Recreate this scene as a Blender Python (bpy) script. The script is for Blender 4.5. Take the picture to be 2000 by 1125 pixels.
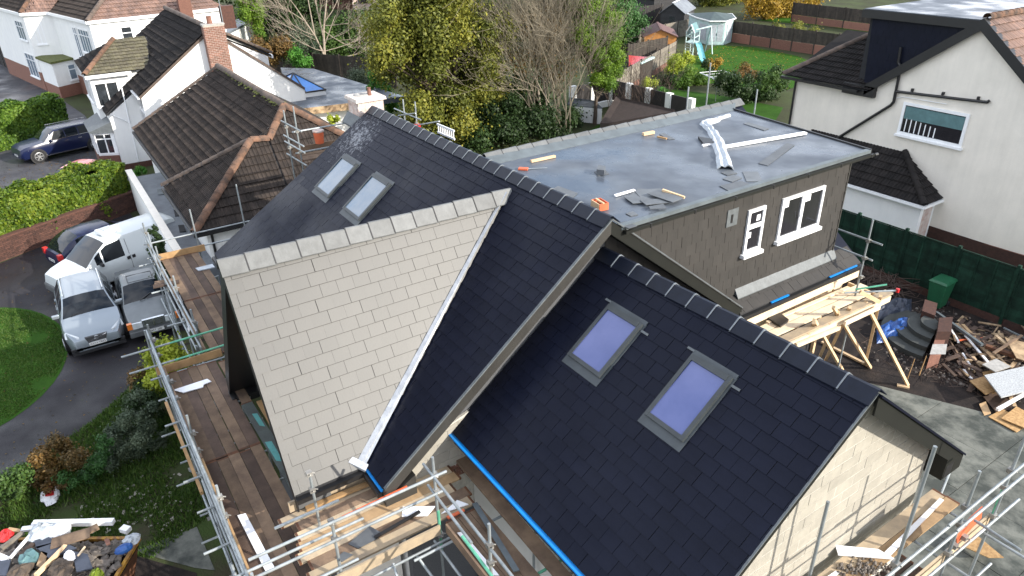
import bpy, math, random
import numpy as np
from mathutils import Vector, Matrix
random.seed(7); RNG = np.random.default_rng(11)
SC = bpy.context.scene
for o in list(bpy.data.objects): bpy.data.objects.remove(o)
COL = SC.collection

# ------------------------------------------------------------------ camera
CAM = np.array([9.0, -8.05, 12.6])
YAW, PIT, ROL, FPX = math.radians(33.164), math.radians(27.919), math.radians(1.233), 1389.7
_f = np.array([-math.cos(YAW)*math.cos(PIT), math.sin(YAW)*math.cos(PIT), -math.sin(PIT)])
_r = np.cross(_f, [0, 0, 1]); _r /= np.linalg.norm(_r); _d = np.cross(_f, _r)
RR = math.cos(ROL)*_r + math.sin(ROL)*_d; RD = -math.sin(ROL)*_r + math.cos(ROL)*_d; RF = _f
cam = bpy.data.cameras.new('camera'); camo = bpy.data.objects.new('camera', cam); COL.objects.link(camo)
cam.sensor_width = 36.0; cam.lens = 36.0*FPX/2000.0; cam.clip_start = 0.1; cam.clip_end = 3000
M4 = Matrix(((RR[0], -RD[0], -RF[0], CAM[0]), (RR[1], -RD[1], -RF[1], CAM[1]), (RR[2], -RD[2], -RF[2], CAM[2]), (0, 0, 0, 1)))
camo.matrix_world = M4; SC.camera = camo

# ------------------------------------------------------------------ daylight
SUN_AZ, SUN_EL = math.radians(31), math.radians(24)          # azimuth measured from +X towards +Y
w = bpy.data.worlds.new('World'); SC.world = w; w.use_nodes = True
nt = w.node_tree; nt.nodes.clear()
sky = nt.nodes.new('ShaderNodeTexSky'); sky.sky_type = 'NISHITA'; sky.sun_disc = False
sky.sun_elevation = SUN_EL; sky.sun_rotation = math.pi/2 - SUN_AZ
sky.altitude = 50; sky.air_density = 1.0; sky.dust_density = 1.2; sky.ozone_density = 1.0
bg = nt.nodes.new('ShaderNodeBackground'); bg.inputs['Strength'].default_value = 0.15
wo = nt.nodes.new('ShaderNodeOutputWorld')
# unseen broken cloud over the whole dome, added bright to fill the shade
tc = nt.nodes.new('ShaderNodeTexCoord'); cn_ = nt.nodes.new('ShaderNodeTexNoise'); cn_.inputs['Scale'].default_value = 2.6; cn_.inputs['Detail'].default_value = 5; cn_.inputs['Roughness'].default_value = .55
nt.links.new(tc.outputs['Generated'], cn_.inputs['Vector'])
cr0 = nt.nodes.new('ShaderNodeValToRGB'); cr0.color_ramp.elements[0].position = .36; cr0.color_ramp.elements[1].position = .58; nt.links.new(cn_.outputs['Fac'], cr0.inputs['Fac'])
cm = nt.nodes.new('ShaderNodeMix'); cm.data_type = 'RGBA'; cm.inputs['B'].default_value = (5.9, 6.1, 6.6, 1)
nt.links.new(cr0.outputs['Color'], cm.inputs['Factor']); nt.links.new(sky.outputs[0], cm.inputs['A'])
nt.links.new(cm.outputs['Result'], bg.inputs[0]); nt.links.new(bg.outputs[0], wo.inputs[0])
sl = bpy.data.lights.new('sun', 'SUN'); sl.energy = 3.3; sl.angle = math.radians(0.5); sl.color = (1.0, 0.93, 0.82)
so = bpy.data.objects.new('sun', sl); COL.objects.link(so); so.location = (60, 55, 50)
SDIR = Vector((math.cos(SUN_EL)*math.cos(SUN_AZ), math.cos(SUN_EL)*math.sin(SUN_AZ), math.sin(SUN_EL)))
so.rotation_euler = SDIR.to_track_quat('Z', 'Y').to_euler()
SC.view_settings.view_transform = 'Standard'; SC.view_settings.look = 'None'
SC.view_settings.exposure = 1.28; SC.view_settings.gamma = 1.0; SC.view_settings.use_curve_mapping = False
SC.cycles.max_bounces = 6

# ------------------------------------------------------------------ measuring: a sight line from the survey camera cut with a plane
def ray(u, v): return RR*((u-1000)/FPX) + RD*((v-562.5)/FPX) + RF
def cut(q, n, d):
    n = np.array(n, float); r = ray(*q); return CAM + r*((d-n@CAM)/(n@r))
def PX(q, x): return cut(q, (1, 0, 0), x)
def PY(q, y): return cut(q, (0, 1, 0), y)
def PZ(q, z=0.0): return cut(q, (0, 0, 1), z)
def scr(P):
    c = np.array(P, float)-CAM; z = c@RF
    return (1000+FPX*(c@RR)/z, 562.5+FPX*(c@RD)/z, z)

# ------------------------------------------------------------------ materials
MATS = {}
def pm(name, col, rough=.7, spec=.5, metal=0., col2=None, ns=3., nmix=.5, rand=0., bump=0., bs=40., coat=0., nd=5., trans=0.):
    """procedural principled: two colours mixed by world noise, each piece a little lighter or darker, fine bump"""
    m = bpy.data.materials.new(name); m.use_nodes = True; MATS[name] = m
    n = m.node_tree.nodes; l = m.node_tree.links; b = n['Principled BSDF']
    b.inputs['Roughness'].default_value = rough; b.inputs['Metallic'].default_value = metal
    b.inputs['Specular IOR Level'].default_value = spec
    if coat: b.inputs['Coat Weight'].default_value = coat; b.inputs['Coat Roughness'].default_value = .05
    geo = n.new('ShaderNodeNewGeometry')
    nz = n.new('ShaderNodeTexNoise'); nz.inputs['Scale'].default_value = ns; nz.inputs['Detail'].default_value = nd
    nz.inputs['Roughness'].default_value = .65
    l.new(geo.outputs['Position'], nz.inputs['Vector'])
    rp = n.new('ShaderNodeValToRGB'); rp.color_ramp.elements[0].position = .5-.25*(1-nmix)-.02; rp.color_ramp.elements[1].position = .5+.25*(1-nmix)+.02
    c2 = col2 if col2 else tuple(c*.72 for c in col)
    rp.color_ramp.elements[0].color = (*c2, 1); rp.color_ramp.elements[1].color = (*col, 1)
    l.new(nz.outputs['Fac'], rp.inputs['Fac'])
    out = rp.outputs['Color']
    if rand:
        oi = n.new('ShaderNodeObjectInfo'); at = n.new('ShaderNodeAttribute'); at.attribute_name = 'rnd'
        ad = n.new('ShaderNodeMath'); ad.operation = 'ADD'; l.new(oi.outputs['Random'], ad.inputs[0]); l.new(at.outputs['Fac'], ad.inputs[1])
        fr = n.new('ShaderNodeMath'); fr.operation = 'FRACT'; l.new(ad.outputs[0], fr.inputs[0])
        mr = n.new('ShaderNodeMapRange'); mr.inputs['To Min'].default_value = 1-rand; mr.inputs['To Max'].default_value = 1+rand
        l.new(fr.outputs[0], mr.inputs['Value'])
        mx = n.new('ShaderNodeMix'); mx.data_type = 'RGBA'; mx.blend_type = 'MULTIPLY'; mx.inputs['Factor'].default_value = 1
        l.new(out, mx.inputs['A']); l.new(mr.outputs[0], mx.inputs['B']); out = mx.outputs['Result']
    l.new(out, b.inputs['Base Color'])
    if bump:
        n2 = n.new('ShaderNodeTexNoise'); n2.inputs['Scale'].default_value = bs; n2.inputs['Detail'].default_value = 4
        l.new(geo.outputs['Position'], n2.inputs['Vector'])
        bp = n.new('ShaderNodeBump'); bp.inputs['Strength'].default_value = bump; bp.inputs['Distance'].default_value = .02
        l.new(n2.outputs['Fac'], bp.inputs['Height']); l.new(bp.outputs[0], b.inputs['Normal'])
    return m
def leafm(name, cols, rough=.55, trans=.3):
    """leaf material: each leaf takes one of a range of hues from its own random number"""
    m = bpy.data.materials.new(name); m.use_nodes = True; MATS[name] = m
    n = m.node_tree.nodes; l = m.node_tree.links; b = n['Principled BSDF']
    at = n.new('ShaderNodeAttribute'); at.attribute_name = 'rnd'
    rp = n.new('ShaderNodeValToRGB'); e = rp.color_ramp.elements
    while len(e) < len(cols): e.new(.5)
    for i, c in enumerate(cols): e[i].position = i/(len(cols)-1); e[i].color = (*c, 1)
    l.new(at.outputs['Fac'], rp.inputs['Fac']); l.new(rp.outputs['Color'], b.inputs['Base Color'])
    b.inputs['Roughness'].default_value = rough; b.inputs['Specular IOR Level'].default_value = .3
    tr = n.new('ShaderNodeBsdfTranslucent'); l.new(rp.outputs['Color'], tr.inputs['Color'])
    ms = n.new('ShaderNodeMixShader'); ms.inputs[0].default_value = trans
    o = n['Material Output']; l.new(b.outputs[0], ms.inputs[1]); l.new(tr.outputs[0], ms.inputs[2]); l.new(ms.outputs[0], o.inputs['Surface'])
    return m

# ------------------------------------------------------------------ scene tree
def tag(o, label=None, cat=None, group=None, kind=None):
    if label: o['label'] = label
    if cat: o['category'] = cat
    if group: o['group'] = group
    if kind: o['kind'] = kind
    return o
def thing(name, label, cat, loc=(0, 0, 0), group=None):
    o = bpy.data.objects.new(name, None); COL.objects.link(o); o.location = [float(c) for c in loc]
    o.empty_display_size = .3
    return tag(o, label, cat, group)
def link(name, me, mat=None, parent=None, matrix=None):
    o = bpy.data.objects.new(name, me); COL.objects.link(o)
    if mat is not None and len(me.materials) == 0: me.materials.append(mat)
    if parent is not None:
        o.parent = parent
        if parent.type == 'EMPTY': o.matrix_parent_inverse = Matrix.Translation(-parent.location)
        elif parent.get('_mi'): o.matrix_parent_inverse = parent.matrix_basis.inverted()
    if matrix is not None: o.matrix_basis = matrix
    return o
def npmesh(name, V, F, rnd=None, smooth=False):
    """fast mesh from a vertex array and an array of equal-sized faces"""
    V = np.asarray(V, np.float32); F = np.asarray(F, np.int32)
    me = bpy.data.meshes.new(name); k = F.shape[1]
    me.vertices.add(len(V)); me.vertices.foreach_set('co', V.ravel())
    me.loops.add(F.size); me.loops.foreach_set('vertex_index', F.ravel())
    me.polygons.add(len(F)); me.polygons.foreach_set('loop_start', np.arange(0, F.size, k, dtype=np.int32))
    me.polygons.foreach_set('loop_total', np.full(len(F), k, np.int32))
    if smooth: me.polygons.foreach_set('use_smooth', np.ones(len(F), bool))
    if rnd is not None:
        a = me.attributes.new('rnd', 'FLOAT', 'FACE'); a.data.foreach_set('value', np.asarray(rnd, np.float32))
    me.update(calc_edges=True); me.validate()
    return me
class MB:
    """collects simple solids and links them as one mesh"""
    def __init__(s): s.v = []; s.f = []; s.r = []; s.cr = 0.
    def add(s, vs, fs):
        n = len(s.v); s.v += [tuple(float(c) for c in p) for p in vs]; s.f += [tuple(i+n for i in f) for f in fs]; s.r += [s.cr]*len(fs); return s
    def poly(s, *pts): return s.add(pts, [tuple(range(len(pts)))])
    def box(s, a, b):
        x0, y0, z0 = a; x1, y1, z1 = b
        return s.hexa([(x0, y0, z0), (x1, y0, z0), (x1, y1, z0), (x0, y1, z0)], [(x0, y0, z1), (x1, y0, z1), (x1, y1, z1), (x0, y1, z1)])
    def hexa(s, bot, top):
        n = len(bot); vs = list(bot)+list(top)
        fs = [tuple(reversed(range(n))), tuple(range(n, 2*n))]+[(i, (i+1) % n, n+(i+1) % n, n+i) for i in range(n)]
        return s.add(vs, fs)
    def prism(s, pts, off):
        off = np.array(off, float); pts = [np.array(p, float) for p in pts]
        nn = np.zeros(3)
        for i in range(len(pts)): nn += np.cross(pts[i], pts[(i+1) % len(pts)])
        if nn@off < 0: pts = pts[::-1]
        return s.hexa(pts, [p+off for p in pts])
    def obox(s, c, ux, uy, uz, hx, hy, hz):
        c, ux, uy, uz = (np.array(t, float) for t in (c, ux, uy, uz))
        q = lambda a, b, d: c+ux*hx*a+uy*hy*b+uz*hz*d
        return s.hexa([q(-1, -1, -1), q(1, -1, -1), q(1, 1, -1), q(-1, 1, -1)], [q(-1, -1, 1), q(1, -1, 1), q(1, 1, 1), q(-1, 1, 1)])
    def beam(s, p, q, wdt, hgt, up=(0, 0, 1)):
        p = np.array(p, float); q = np.array(q, float); d = q-p; L = np.linalg.norm(d); d /= L
        up = np.array(up, float); sd = np.cross(d, up); sd /= np.linalg.norm(sd); u2 = np.cross(sd, d)
        return s.obox((p+q)/2, d, sd, u2, L/2, wdt/2, hgt/2)
    def tube(s, p, q, r, r2=None, n=8, cap=True):
        p = np.array(p, float); q = np.array(q, float); d = q-p; L = np.linalg.norm(d); d = d/(L or 1)
        a = np.array([0, 0, 1.]) if abs(d[2]) < .9 else np.array([1., 0, 0]); e1 = np.cross(d, a); e1 /= np.linalg.norm(e1); e2 = np.cross(d, e1)
        r2 = r if r2 is None else r2; A = [(math.cos(2*math.pi*i/n), math.sin(2*math.pi*i/n)) for i in range(n)]
        vs = [p+(e1*c+e2*t)*r for c, t in A]+[q+(e1*c+e2*t)*r2 for c, t in A]
        fs = [(i, n+i, n+(i+1) % n, (i+1) % n) for i in range(n)]
        if cap: fs += [tuple(range(n)), tuple(reversed(range(n, 2*n)))]
        return s.add(vs, fs)
    def path(s, pts, r, n=8):
        for a, b in zip(pts[:-1], pts[1:]): s.tube(a, b, r, n=n)
        return s
    def lathe(s, prof, c=(0, 0, 0), n=20, ax=None):
        c = np.array(c, float); k = len(prof); vs = []; fs = []
        if ax is None: ax = (np.array([1., 0, 0]), np.array([0, 1., 0]), np.array([0, 0, 1.]))
        for i in range(n):
            t = 2*math.pi*i/n
            for r, z in prof: vs.append(c+ax[0]*r*math.cos(t)+ax[1]*r*math.sin(t)+ax[2]*z)
        for i in range(n):
            for j in range(k-1): fs.append((i*k+j, ((i+1) % n)*k+j, ((i+1) % n)*k+j+1, i*k+j+1))
        return s.add(vs, fs)
    def build(s, name, mat, parent=None, smooth=False, bevel=0.):
        me = bpy.data.meshes.new(name); me.from_pydata(s.v, [], s.f)
        if any(s.r):
            a = me.attributes.new('rnd', 'FLOAT', 'FACE'); a.data.foreach_set('value', np.array(s.r, np.float32))
        if smooth: me.polygons.foreach_set('use_smooth', np.ones(len(me.polygons), bool))
        me.update()
        o = link(name, me, mat, parent)
        if bevel:
            m = o.modifiers.new('bevel', 'BEVEL'); m.width = bevel; m.segments = 2; m.limit_method = 'ANGLE'
        return o
def boxo(name, mat, parent, a, b, bevel=0): return MB().box(a, b).build(name, mat, parent, bevel=bevel)
def children(o): return [c for c in bpy.data.objects if c.parent == o]

# ------------------------------------------------------------------ pieces: slates, tiles, bricks. The 300 that show largest are objects, the rest join
MCACHE = {}
class Pieces:
    def __init__(s): s.it = []
    def add(s, name, parent, mat, V, F, key=None, mtx=None, nrm=(0, 0, 1), edge=None):
        V = np.array(V, float)
        Wv = V if mtx is None else (np.array(mtx)[:3, :3]@V.T).T+np.array(mtx)[:3, 3]
        c = Wv.mean(0); u, v, d = scr(c)
        if d < .5 or u < -160 or u > 2160 or v < -110 or v > 1235: return
        to = CAM-c; dist = np.linalg.norm(to); cs = float(np.dot(to/dist, nrm))
        if cs < -.05: return
        ext = np.linalg.norm(Wv.max(0)-Wv.min(0))
        inside = 1. if (0 < u < 2000 and 0 < v < 1125) else .01
        s.it.append((inside*max(cs, .03)*(ext/dist)**2, name, parent, mat, V, F, key, mtx, Wv, edge))
    def done(s, limit=300):
        s.it.sort(key=lambda t: -t[0]); rest = {}
        by = {}
        for t in s.it: by.setdefault(t[1], []).append(t)
        for nm, L in by.items():
            for t in L[:limit]:
                _, name, parent, mat, V, F, key, mtx, Wv, edge = t
                if key is not None:
                    kk = (key, mat.name)
                    if kk not in MCACHE:
                        me = bpy.data.meshes.new(name); me.from_pydata([tuple(p) for p in V], [], F); me.update(); MCACHE[kk] = me
                        if edge is not None:
                            me.materials.append(mat); me.materials.append(edge)
                            for pi in (len(F)-1, 1): me.polygons[pi].material_index = 1
                    link(name, MCACHE[kk], mat, parent, Matrix([list(map(float, r)) for r in mtx]))
                else:
                    c = Wv.mean(0); me = bpy.data.meshes.new(name); me.from_pydata([tuple(p) for p in Wv-c], [], F); me.update()
                    link(name, me, mat, parent, Matrix.Translation(Vector(c)))
            for t in L[limit:]: rest.setdefault((t[1], t[2].name, t[3].name), []).append(t)
        for (nm, pn, mn), L in rest.items():
            b = MB()
            for t in L: b.cr = random.random(); b.add(t[8], t[5])
            o = b.build(nm, L[0][3], L[0][2]); o['kind'] = 'stuff'
def clip(poly, a, b, c):
    """keep the part of a 2-D polygon where a*u+b*v <= c"""
    out = []; n = len(poly)
    for i in range(n):
        p, q = poly[i], poly[(i+1) % n]; dp = a*p[0]+b*p[1]-c; dq = a*q[0]+b*q[1]-c
        if dp <= 0: out.append(p)
        if dp*dq < 0:
            t = dp/(dp-dq); out.append((p[0]+(q[0]-p[0])*t, p[1]+(q[1]-p[1])*t))
    return out
def clipto(poly, conv):
    A = sum(conv[i][0]*conv[(i+1) % len(conv)][1]-conv[(i+1) % len(conv)][0]*conv[i][1] for i in range(len(conv)))
    if A < 0: conv = conv[::-1]
    for i in range(len(conv)):
        (x0, y0), (x1, y1) = conv[i], conv[(i+1) % len(conv)]
        a, b = (y1-y0), -(x1-x0); poly = clip(poly, a, b, a*x0+b*y0)
        if len(poly) < 3: return []
    return poly
def slates(P, parent, mat, O, U, V, poly, wd=.3, g=.245, th=.009, gap=.007, name='slate', u0=0., jit=.003, skip=None, edge=None):
    """flat slates in staggered courses on the plane O + u U + v V, clipped to poly"""
    O, U, V = (np.array(t, float) for t in (O, U, V)); U /= np.linalg.norm(U); V /= np.linalg.norm(V); N = np.cross(U, V); N /= np.linalg.norm(N)
    if N@(CAM-O) < 0: N = -N
    us = [p[0] for p in poly]; vs = [p[1] for p in poly]; full = wd-gap
    r = int(math.floor(min(vs)/g))
    while r*g < max(vs):
        c = int(math.floor((min(us)-u0)/wd))-1
        while u0+c*wd < max(us):
            ua = u0+(c+(.5 if r % 2 else 0))*wd+gap/2; ub = ua+full; va = r*g; vb = va+g+.012
            q = clipto([(ua, va), (ub, va), (ub, vb), (ua, vb)], poly)
            c += 1
            if len(q) < 3: continue
            if skip and skip((ua+ub)/2, (va+vb)/2): continue
            h = lambda v: th*(1.9-1.5*(v-va)/(vb-va))
            whole = len(q) == 4 and abs(q[0][0]-ua) < 1e-6 and abs(q[2][0]-ub) < 1e-6 and abs(q[0][1]-va) < 1e-6 and abs(q[2][1]-vb) < 1e-6
            fl = np.dot(np.cross(U, V), N) > 0
            n = len(q); fs = [tuple(range(n)) if fl else tuple(reversed(range(n)))]
            for i in range(n): f = (i, n+i, n+(i+1) % n, (i+1) % n); fs.append(f if fl else f[::-1])
            if whole:
                dj = random.uniform(-jit, jit); tl = random.uniform(-.004, .004)
                loc = [(0, 0, h(va)+tl), (full, 0, h(va)-tl), (full, vb-va, h(vb)), (0, vb-va, h(vb)), (0, 0, -.004), (full, 0, -.004), (full, vb-va, -.004), (0, vb-va, -.004)]
                o = O+U*(ua+dj)+V*va; m = np.eye(4); m[:3, 0] = U; m[:3, 1] = V; m[:3, 2] = np.cross(U, V); m[:3, 3] = o
                sg = 1 if fl else -1
                base = [(0, 0, h(va)), (full, 0, h(va)), (full, vb-va, h(vb)), (0, vb-va, h(vb)), (0, 0, h(va)-.007), (full, 0, h(va)-.007), (full, vb-va, -.004), (0, vb-va, -.004)]
                # a hair of individual tilt
                ff = list(fs)
                if edge is not None:
                    ar = .0065; base[0] = (0, ar, h(va)); base[1] = (full, ar, h(va)); base += [(0, 0, h(va)-.003), (full, 0, h(va)-.003)]
                    ff = [tuple({0: 8, 1: 9}.get(i, i) if 4 in q_ or 5 in q_ else i for i in q_) for q_ in fs]; ff.append((0, 8, 9, 1) if fl else (0, 1, 9, 8))
                a = random.uniform(-.008, .008); R = np.eye(4); R[2, 0] = a; R[0, 2] = -a
                P.add(name, parent, mat, [(x, y, z*sg) for x, y, z in base], ff, key=(round(full, 4), round(g, 4), round(th, 4), sg, edge is None), mtx=m@R, nrm=N, edge=edge)
            else:
                top = [O+U*u+V*v+N*h(v) for u, v in q]; bot = [O+U*u+V*v+N*(h(v)-.007) for u, v in q]
                P.add(name, parent, mat, top+bot, fs, nrm=N)
        r += 1
def pantiles(P, parent, mat, O, U, V, poly, wd=.3, g=.34, name='roof_tile', rolls=2, hgt=.026, th=.03, u0=0.):
    """profiled interlocking tiles: rolls across, each course stepping over the one below"""
    O, U, V = (np.array(t, float) for t in (O, U, V)); U /= np.linalg.norm(U); V /= np.linalg.norm(V); N = np.cross(U, V)
    sg = 1 if N@(CAM-O) > 0 else -1; N = N*sg; fl = sg > 0
    us = [p[0] for p in poly]; vs = [p[1] for p in poly]
    prof = []
    for k in range(rolls):
        b = wd/rolls*k; s_ = wd/rolls
        prof += [(b, 0), (b+.32*s_, .0), (b+.5*s_, hgt), (b+.78*s_, hgt), (b+.94*s_, 0.)]
    prof.append((wd-.006, 0.))
    r = int(math.floor(min(vs)/g))
    while r*g < max(vs):
        c = int(math.floor((min(us)-u0)/wd))-1
        while u0+c*wd < max(us):
            ua = u0+c*wd; va = r*g; vb = va+g+.02; c += 1
            q = clipto([(ua, va), (ua+wd, va), (ua+wd, vb), (ua, vb)], poly)
            if len(q) < 3: continue
            area = abs(sum(q[i][0]*q[(i+1) % len(q)][1]-q[(i+1) % len(q)][0]*q[i][1] for i in range(len(q))))/2
            whole = area > wd*(vb-va)*.995
            up = .052
            def lohi(u):
                if whole: return va, vb
                e = clip(clip(q, -1, 0, -(u-1e-4)), 1, 0, u+1e-4)
                if len(e) < 2: return None
                return min(p[1] for p in e), max(p[1] for p in e)
            cols = []
            for du, dz in prof:
                if whole: cols.append((du, dz, va, vb)); continue
                lh = lohi(ua+du)
                if lh and lh[1]-lh[0] > .004: cols.append((du, dz, lh[0], lh[1]))
            if len(cols) < 2: continue
            vv = []; fs = []
            for du, dz, a, b in cols:
                ha = up*(1-(a-va)/g)*1.0+dz; hb = up*(1-(b-va)/g)*1.0+dz
                vv += [(du, a-va, ha-th), (du, a-va, ha), (du, b-va, hb)]
            for i in range(len(cols)-1):
                a, b = 3*i, 3*(i+1)
                for f in ((a, b, b+1, a+1), (a+1, b+1, b+2, a+2)): fs.append(f if fl else f[::-1])
            vv = [(x, y, z*sg) for x, y, z in vv]
            m = np.eye(4); m[:3, 0] = U; m[:3, 1] = V; m[:3, 2] = N*sg; m[:3, 3] = O+U*ua+V*va+N*random.uniform(-.004, .004)
            if whole: P.add(name, parent, mat, vv, fs, key=('pan', wd, g, rolls, hgt, sg), mtx=m, nrm=N)
            else:
                Wv = (m[:3, :3]@np.array(vv).T).T+m[:3, 3]; P.add(name, parent, mat, Wv, fs, nrm=N)
        r += 1
def ridge_run(parent, mat, p, q, n, half, drop, th=.018, name='ridge_tile', lap=.02, roundt=False, rise=.0, union=None):
    """a run of ridge or hip tiles from p to q: each an angled (or half-round) cap, its near lip lying over the next"""
    p = np.array(p, float); q = np.array(q, float); d = (q-p); L = np.linalg.norm(d); d /= L
    sd = np.cross(d, [0, 0, 1]); sd /= np.linalg.norm(sd); up = np.cross(sd, d)
    step = L/n; key = ('ridge', round(step, 3), round(half, 3), round(drop, 3), roundt)
    if roundt: sec = [(half*math.cos(t), half*math.sin(t)) for t in np.linspace(-.1, math.pi+.1, 9)]; sec = [(-a, b-half+half*.9) for a, b in sec]
    else: sec = [(-half, -drop), (-half*.12, -.004), (half*.12, -.004), (half, -drop)]
    V = []; F = []; k = len(sec)
    for (x, hh) in ((0., .014), (step+lap, -.004), (step+lap, -.004-th), (0., .014-th)):
        V += [(x, a, b+hh) for a, b in sec]
    for a, b in ((0, 1), (1, 2), (2, 3), (3, 0)):
        for i in range(k-1): F.append((a*k+i, a*k+i+1, b*k+i+1, b*k+i))
    F += [(0, k, 2*k, 3*k), (k-1, 4*k-1, 3*k-1, 2*k-1)]
    kk = (key, mat.name)
    if kk not in MCACHE:
        me = bpy.data.meshes.new(name); me.from_pydata(V, [], F); me.update(); MCACHE[kk] = me
    for i in range(n):
        o = p+d*step*i+up*rise; a = random.uniform(-.006, .006)
        m = Matrix([[d[0], -sd[0], up[0], o[0]], [d[1], -sd[1], up[1], o[1]], [d[2], -sd[2], up[2], o[2]], [0, 0, 0, 1]])
        link(name, MCACHE[kk], mat, parent, m@Matrix.Rotation(a, 4, 'Z'))
        if union is not None and i:
            ku = ('union', round(half, 3), round(drop, 3), union.name)
            if ku not in MCACHE:
                VU = []; FU = []
                for (x, hh) in ((-.009, .017), (.009, .017), (.009, -.012), (-.009, -.012)): VU += [(x, a_*1.015, b_*1.01+hh) for a_, b_ in sec]
                for a_, b_ in ((0, 1), (1, 2), (2, 3), (3, 0)):
                    for j in range(k-1): FU.append((a_*k+j, a_*k+j+1, b_*k+j+1, b_*k+j))
                me = bpy.data.meshes.new('ridge_union'); me.from_pydata(VU, [], FU); me.update(); MCACHE[ku] = me
            link('ridge_union', MCACHE[ku], union, parent, m)
def bricks(P, parent, mat, O, U, V, poly, bw=.44, bh=.215, mj=.01, th=.012, name='block', holes=()):
    O, U, V = (np.array(t, float) for t in (O, U, V)); U /= np.linalg.norm(U); V /= np.linalg.norm(V); N = np.cross(U, V); fl = True
    if N@(CAM-O) < 0: N = -N; fl = False
    us = [p[0] for p in poly]; vs = [p[1] for p in poly]; W = bw+mj; H = bh+mj
    for r in range(int(math.floor(min(vs)/H)), int(math.ceil(max(vs)/H))):
        for c in range(int(math.floor(min(us)/W))-1, int(math.ceil(max(us)/W))+1):
            ua = (c+(.5 if r % 2 else 0))*W; va = r*H
            q = clipto([(ua, va), (ua+bw, va), (ua+bw, va+bh), (ua, va+bh)], poly)
            if len(q) < 3: continue
            t = th+random.uniform(-.003, .003); n = len(q)
            fs = [tuple(range(n)) if fl else tuple(reversed(range(n)))]
            for i in range(n): f = (i, n+i, n+(i+1) % n, (i+1) % n); fs.append(f if fl else f[::-1])
            P.add(name, parent, mat, [O+U*u+V*v+N*t for u, v in q]+[O+U*u+V*v-N*.003 for u, v in q], fs, nrm=N)

# ------------------------------------------------------------------ foliage
def leaf_quads(C, Nn, size, jit=.5, aspect=.6):
    """two-triangle leaves centred on C, roughly facing Nn"""
    n = len(C); s = size*(1+jit*(RNG.random(n)-.5))[:, None]
    Nn = Nn+RNG.normal(0, .55, (n, 3)); Nn /= np.linalg.norm(Nn, axis=1)[:, None]+1e-9
    t = RNG.normal(0, 1, (n, 3)); e1 = np.cross(Nn, t); e1 /= np.linalg.norm(e1, axis=1)[:, None]+1e-9; e2 = np.cross(Nn, e1)
    a = C-e1*s; b = C+e2*s*aspect+Nn*s*.2; c = C+e1*s; d = C-e2*s*aspect+Nn*s*.2
    V = np.stack([a, b, c, d], 1).reshape(-1, 3); F = np.arange(4*n).reshape(-1, 4)
    return V, F
def blob_points(n, centers, radii, shell=.55, squash=1.):
    """points in a union of balls, most of them near the balls' skins; returns points and outward directions"""
    centers = np.array(centers, float); radii = np.array(radii, float)
    pr = radii**2; pr /= pr.sum(); k = RNG.choice(len(radii), n, p=pr)
    d = RNG.normal(0, 1, (n, 3)); d /= np.linalg.norm(d, axis=1)[:, None]
    rr = (shell+(1-shell)*RNG.random(n)**.6)*(1+np.abs(RNG.normal(0, .30, n))*(RNG.random(n) < .5))
    C = centers[k]+d*(radii[k]*rr)[:, None]*np.array([1, 1, squash])
    stray = RNG.random(n) < np.clip(radii[k]*.3, .04, .22); C[stray] += RNG.normal(0, 1, (n, 3))[stray]*(radii[k]*.6)[stray][:, None]
    return C, d, k
def crown(name, parent, mat, n, centers, radii, size, shell=.35, squash=1., patch=1., zmin=.05, gaps=.0):
    C, d, k = blob_points(n, centers, radii, shell, squash)
    keep = C[:, 2] > zmin
    if gaps:
        ph = np.sin(C[:, 0]*2.3+C[:, 2]*1.7)*np.sin(C[:, 1]*2.1-C[:, 2]*1.3)+.6*np.sin(C[:, 0]*5.1+1.)*np.sin(C[:, 2]*4.3)
        keep &= ph > -1.5+gaps
    C, d, k = C[keep], d[keep], k[keep]
    V, F = leaf_quads(C, d+np.array([0, 0, .3]), size)
    cl = RNG.random(len(radii))
    rnd = np.clip(.55*cl[k]*patch+.45*RNG.random(len(C)), 0, 1)
    return link(name, npmesh(name, V, F, rnd), mat, parent)
def grow(mb, p, d, L, r, depth, spread=.5, nb=3, upb=.15, seg=3, tips=None, minr=.006):
    """a limb with side limbs, tapering"""
    p = np.array(p, float); d = np.array(d, float); d /= np.linalg.norm(d); pts = [p]; q = p; dd = d.copy()
    for i in range(seg):
        dd = dd+RNG.normal(0, .11, 3)+np.array([0, 0, upb*.3]); dd /= np.linalg.norm(dd); q = q+dd*L/seg; pts.append(q)
    rs = np.linspace(r, max(r*.55, minr), seg+1)
    for i in range(seg): mb.tube(pts[i], pts[i+1], rs[i], rs[i+1], n=6 if r > .05 else 4 if r > .02 else 3, cap=False)
    if tips is not None: tips.append(q)
    if depth <= 0: return
    for k in range(nb):
        t = .35+.65*(k+RNG.random())/nb; i = min(int(t*seg), seg-1); o = pts[i]+(pts[i+1]-pts[i])*(t*seg-i)
        nd = dd+RNG.normal(0, spread, 3)+np.array([0, 0, upb]); grow(mb, o, nd, L*RNG.uniform(.5, .8), max(rs[i]*.55, minr), depth-1, spread, nb, upb, seg, tips, minr)

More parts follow.
